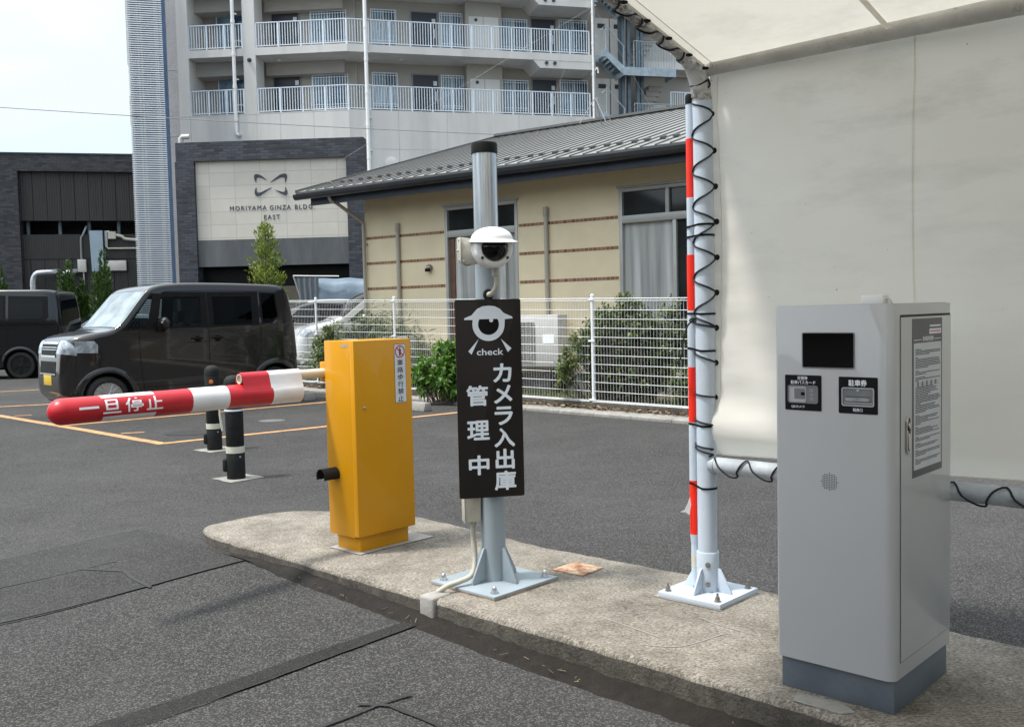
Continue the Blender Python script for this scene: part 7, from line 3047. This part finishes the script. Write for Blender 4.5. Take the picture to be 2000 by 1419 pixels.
m.build('round_vent', MAT['wall_grey'], apt)

# outdoor steel stair
m = MB(MB_)
for s in (12.35, 12.62, 13.05, 13.25):
    m.box(s - 0.07, s + 0.07, 0.05, 0.2, 7.5, TOP)
for z in np.arange(9.2, 18, 0.62):
    m.box(12.95, 13.35, 0.08, 0.12, z, z + 0.07)
m.box(12.28, 12.42, 0.1, 0.55, 7.5, TOP)
m.build('stair_column', MAT['steel_dark'], apt, smooth=False)
for f in FL[:3]:
    # landing half a storey below each gallery floor
    zl = f - 0.66
    m = MB(MB_)
    m.box(12.05, 14.55, -0.75, -0.70, zl - 0.36, zl)
    m.box(12.05, 12.10, -0.70, 0.35, zl - 0.36, zl)
    m.box(14.50, 14.55, -0.70, 0.35, zl - 0.36, zl)
    m.box(12.10, 14.50, -0.70, 0.35, zl - 0.08, zl - 0.03, 0)
    m.build('stair_landing', MAT['steel_blue'], apt, smooth=False)
    # flight from the gallery down to the landing
    n_ = 5
    m = MB(MB_)
    for k in range(n_):
        q = (k + 0.5) / n_
        s = 11.30 + 0.80 * q
        z = f - 0.66 * q
        m.box(s - 0.10, s + 0.10, -0.62, 0.30, z - 0.03, z, 0)
        m.box(s - 0.10, s - 0.085, -0.62, 0.30, z - 0.16, z - 0.03, 1)
    for d in (-0.66, 0.32):
        m.prism([(11.05, f + 0.05), (11.25, f + 0.10), (12.12, f - 0.62), (12.12, f - 1.02), (11.25, f - 0.22), (11.05, f - 0.22)], 'y', d, d + 0.04, 0)
    m.build('stair_flight', [MAT['steel_blue'], MAT['steel_dark']], apt, smooth=False)
    m = MB(MB_)
    pth = [(11.05, -0.66, f + 0.9), (11.25, -0.66, f + 1.15), (12.10, -0.66, f + 0.25), (12.10, -0.66, zl)]
    m.tube(pth, 0.022, 8)
    m.tube([(11.25, -0.66, f + 1.15), (11.25, -0.66, f)], 0.022, 8)
    m.tube([(12.55, -0.72, zl), (12.55, -0.72, zl + 1.15), (14.5, -0.72, zl + 1.15), (14.5, -0.72, zl)], 0.022, 8)
    m.tube([(14.5, -0.72, zl + 1.15), (14.5, 0.32, zl + 1.15)], 0.022, 8)
    k = 12.68
    while k < 14.45:
        m.box(k - 0.009, k + 0.009, -0.73, -0.71, zl, zl + 1.14)
        k += 0.13
    m.build('stair_railing', MAT['steel_blue'], apt, smooth=False)
    # flight going down behind and below the landing
    m = MB(MB_)
    nz = 8
    for k in range(nz):
        q = k / nz
        s = 14.35 - 1.15 * q
        z = zl - 0.36 - 1.75 * q
        m.box(s - 0.62, s + 0.1, 0.45, 1.35, z - 0.16, z - 0.12, 0)
        m.box(s - 0.62, s - 0.58, 0.45, 1.35, z - 0.38, z - 0.161, 0)
        m.box(s - 0.58, s + 0.05, 0.50, 1.35, z - 0.37, z - 0.161, 0)
    m.build('stair_flight', MAT['wall_inner'], apt, smooth=False)
    m = MB(MB_)
    m.prism([(13.55, f - 0.10), (14.25, f + 1.62), (16.4, f + 1.50), (16.4, f - 0.42), (13.55, f - 0.45)] if f > 10 else [(13.7, f - 0.6), (14.0, f + 0.95), (15.0, f + 0.95), (15.0, f - 0.6)], 'y', 1.45, 1.55)
    m.build('stair_parapet', MAT['wall_grey'], apt, smooth=False)

# ------------------------------------------------------------------ louvred stair tower
lp = depth(285, 300, 38.0)
FLv = Frame(lp.x, lp.y, 14.0)
lt = thing('louvre_tower', 'narrow stair tower clad in close white horizontal louvres', 'building', (lp.x, lp.y, 0), FLv.a)
m = MB()
m.box(-0.40, 0.72, 0.07, 2.4, 0, 16)
m.build('core', MAT['louver_gap_shade'], lt, smooth=False)
m = MB()
for s in (-0.40, -0.12, 0.0, 0.52, 0.60):
    m.box(s - 0.03, s + 0.03, 0.03, 0.068, 0, 16)
m.build('louvre_posts', MAT['steel_blue'], lt, smooth=False)
m = MB()
z = 0.9
while z < 16:
    m.box(-0.52, 0.80, -0.025, 0.015, z, z + 0.040)
    m.box(-0.50, -0.46, 0.03, 2.2, z, z + 0.046)
    z += 0.0855
m.build('louvre_slats', MAT['louver'], lt, smooth=False)
m = MB()
m.prism([(-0.58, 16), (-0.58, 11.45), (-0.46, 11.2), (-0.40, 11.2), (-0.40, 16)], 'y', 0.25, 2.4)
m.prism([(-0.57, 10.25), (-0.57, 9.1), (-0.46, 8.9), (-0.42, 8.9), (-0.42, 10.25)], 'y', 0.3, 2.0)
m.build('side_bay', MAT['wall_grey'], lt, smooth=False)

# ------------------------------------------------------------------ sign wall
sgp = depth(345, 280, 34.0)
FS = Frame(sgp.x, sgp.y, -3.0)
sw = thing('sign_wall', 'dark brick wall framing a cream stone panel lettered MORIYAMA GINZA BLDG EAST', 'building', (sgp.x, sgp.y, 0), FS.a)
PX0, PX1, PZ0, PZ1 = 0.585, 6.045, 4.13, 6.91
m = MB()
m.box(-0.06, 6.68, 0.0, 0.55, PZ1, 7.58)
m.box(-0.10, PX0, 0.0, 0.55, 0.0, PZ1)
m.box(PX1, 6.68, 0.0, 0.55, 0.0, PZ1)
m.build('brick_frame', MAT['brick_blue'], sw, smooth=False)
m = MB()
m.box(PX0, PX1, 0.14, 0.35, PZ0, PZ1)
m.build('stone_panel', MAT['stone'], sw, smooth=False)
m = MB()
m.box(PX0, PX1, 0.10, 0.30, 3.18, PZ0 - 0.004)
m.build('metal_fascia', MAT['metal_panel'], sw, smooth=False)
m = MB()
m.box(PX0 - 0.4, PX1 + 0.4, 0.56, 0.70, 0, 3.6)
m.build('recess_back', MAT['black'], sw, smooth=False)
m = MB()
m.box(1.0, 5.8, 0.50, 0.555, 0.0, 2.45)
m.build('shutter', MAT['soffit'], sw, smooth=False)


def z4(px, py):
    return FS.at(330 + px / 4.435, 250 + py / 4.435, 0.14)


m = MB()
for poly in ([(850, 450), (800, 412), (775, 402), (755, 400), (741, 407), (738, 428), (745, 455), (757, 473), (757, 455), (760, 436), (768, 428), (785, 427), (805, 433)],
             [(880, 470), (920, 436), (960, 406), (990, 396), (1012, 396), (1022, 408), (1022, 432), (1016, 455), (1008, 470), (1007, 450), (1003, 432), (990, 425), (970, 426), (930, 445)],
             [(757, 515), (746, 540), (744, 565), (750, 582), (766, 590), (790, 585), (830, 558), (888, 515), (840, 537), (800, 556), (778, 561), (765, 556), (759, 542)],
             [(1008, 510), (1020, 532), (1027, 555), (1025, 573), (1014, 581), (995, 579), (965, 563), (920, 535), (955, 545), (985, 554), (1000, 552), (1008, 542)]):
    m.prism([z4(*p) for p in poly], 'y', 0.115, 0.142)
m.build('emblem', MAT['ink'], sw, smooth=False)


def sw3(x, y, h):
    return (x, 0.1395 - h, y)


m = MB()
for s, a, b in (('MORIYAMA', (530, 714), (845, 672)), ('GINZA', (874, 706), (1055, 667)), ('BLDG.', (1092, 699), (1262, 662)), ('EAST', (826, 790), (960, 751))):
    x0, z0 = z4(*a); x1, z1 = z4(*b)
    zm = (z0 + z1) / 2
    hgt = 0.16
    add_text(m, s, (x0, x1, zm - hgt / 2, zm + hgt / 2), sw3, 0.0, 0, 0.015)
m.build('lettering', MAT['ink'], sw, smooth=False)
m = MB()
m.tube([(0.0, 0.4, 7.58), (0.0, 0.4, 7.80), (0.06, 0.4, 7.86), (0.32, 0.4, 7.86)], 0.09, 12)
m.build('roof_pipe', MAT['ac'], sw)

# ------------------------------------------------------------------ low dark building at the left
dkp = depth(150, 400, 42.5)
FD = Frame(dkp.x, dkp.y, 13.0)
db = thing('dark_building', 'low dark brick building with ribbed cladding bent silver ducts and wall cabinets', 'building', (dkp.x, dkp.y, 0), FD.a)
DX0, DX1 = -1.90, 3.6
DK = Matrix.Translation((0, 0, -0.33)) @ Matrix.Scale(1.25, 4)
m = MB(DK)
m.box(-9, DX1, 0.0, 6, 6.66, 7.25)
m.box(-9, DX0, 0.0, 6, 0.0, 6.66)
m.box(DX0, DX1, 2.0, 6, 0.0, 6.66)
m.build('brick_wall', MAT['brick_dark'], db, smooth=False)
m = MB(DK)
m.box(-9.02, DX1, -0.04, 6, 7.25, 7.30)
m.build('coping', MAT['ink'], db, smooth=False)
m = MB(DK)
m.box(DX0, DX1, 0.20, 0.35, 4.94, 6.655)
m.build('upper_cladding', MAT['ribbed_dark'], db, smooth=False)
m = MB(DK)
x = DX0 + 0.42
while x < DX1:
    m.box(x - 0.008, x + 0.008, 0.194, 0.2, 4.94, 6.65)
    x += 0.46
x = DX0 + 0.25
while x < DX1:
    m.box(x - 0.008, x + 0.008, 0.194, 0.2, 0, 3.58)
    x += 0.46
m.box(DX0, DX1, 0.194, 0.2, 3.56, 3.585)
m.build('cladding_joints', MAT['black'], db, smooth=False)
m = MB(DK)
m.box(DX0, DX1, 0.20, 0.35, 0, 4.45)
m.build('lower_cladding', MAT['ribbed_dark'], db, smooth=False)
m = MB(DK)
for s in (-1.75, -0.70, 0.28, 1.28):
    m.box(s - 0.05, s + 0.05, 0.5, 0.6, 4.45, 4.94)
m.build('opening_posts', MAT['steel_dark'], db, smooth=False)
m = MB(DK)
m.prism([(0.36, 4.57), (0.80, 4.57), (0.80, 3.14), (0.40, 3.11)], 'y', 0.02, 0.198)
m.box(0.86, 0.93, 0.10, 0.198, 4.0, 4.57)
m.build('wall_cabinet', MAT['box_blue'], db, smooth=False)
m = MB(DK)
m.box(0.98, 1.24, 0.04, 0.198, 4.28, 4.54)
m.tube([(1.02, 0.12, 4.54), (0.93, 0.12, 4.54), (0.92, 0.12, 4.50), (0.92, 0.12, 3.98), (0.95, 0.12, 3.94), (2.3, 0.12, 3.94)], 0.035, 8)
m.tube(catmull([(1.24, 0.1, 4.42), (1.45, 0.1, 4.36), (1.6, 0.1, 4.27), (2.3, 0.1, 4.22)], 5), 0.055, 8)
m.build('cable_duct', MAT['beige_plastic'], db, angle=50)
m = MB(DK)
m.tube([(0.20, 0.4, 4.75), (0.20, 0.15, 4.60), (0.14, 0.12, 4.45), (0.06, 0.12, 4.32), (0.05, 0.12, 4.1), (0.05, 0.12, 3.55)], 0.035, 8)
m.build('conduit', MAT['grey_mid'], db, angle=50)
m = MB(DK)
m.box(-0.08, 0.20, 0.05, 0.198, 3.10, 3.55)
m.tube([(0.10, 0.12, 3.10), (0.10, 0.12, 2.3)], 0.025, 8)
m.build('switch_box', MAT['ac'], db, bevel=0.01)
m = MB(DK)
m.box(0.88, 1.55, 0.05, 0.198, 3.14, 3.50)
m.build('switch_box', MAT['ac'], db, bevel=0.01)
for s, reach in ((-1.50, 0.62), (-0.58, 0.26)):
    m = MB(DK)
    pth = catmull([(s, -0.25, 1.6), (s, -0.25, 2.55), (s + 0.02, -0.25, 2.85), (s + 0.12, -0.25, 3.03), (s + 0.30, -0.22, 3.08), (s + reach, -0.10, 3.10), (s + reach + 0.14, 0.05, 3.12), (s + reach + 0.16, 0.19, 3.12)], 6)
    m.tube(pth, [0.10 + 0.006 * (i % 2) for i in range(len(pth))], 14)
    m.build('spiral_duct', MAT['duct'], db, angle=25)

# ------------------------------------------------------------------ overhead wires
for (a, b, sag, lab) in ((depth(-60, 206, 30), depth(1100, 268, 33), 0.25, 'thin dark overhead wire crossing in front of the apartment block'),):
    m = MB()
    pts_ = []
    for k in range(41):
        t_ = k / 40
        p = a.lerp(b, t_)
        p.z -= sag * math.sin(PI * t_) * 0.3
        pts_.append(p)
    m.tube(pts_, 0.013, 5)
    o = m.build('overhead_wire', MAT['cable'])
    tag(o, lab, 'wire')

# ------------------------------------------------------------------ unseen dark backdrop added behind the camera to darken reflections
m = MB()


def backdrop_pt(i, j):
    a = R_(-205 + 225 * i)
    h = 9.5 + 2.6 * math.sin(17 * i + 1) + 1.6 * math.sin(41 * i) + 0.8 * math.sin(97 * i)
    r = 36 + 2.0 * math.sin(60 * i + 5 * j) * math.sin(PI * j) + 4.5 * j * j
    return (r * math.cos(a), r * math.sin(a), h * j + 0.5 * math.sin(130 * i + 20 * j) * j)


m.grid(backdrop_pt, 240, 10)
structure(m.build('reflection_backdrop', MAT['soil'], solid=0.4), 'stuff')
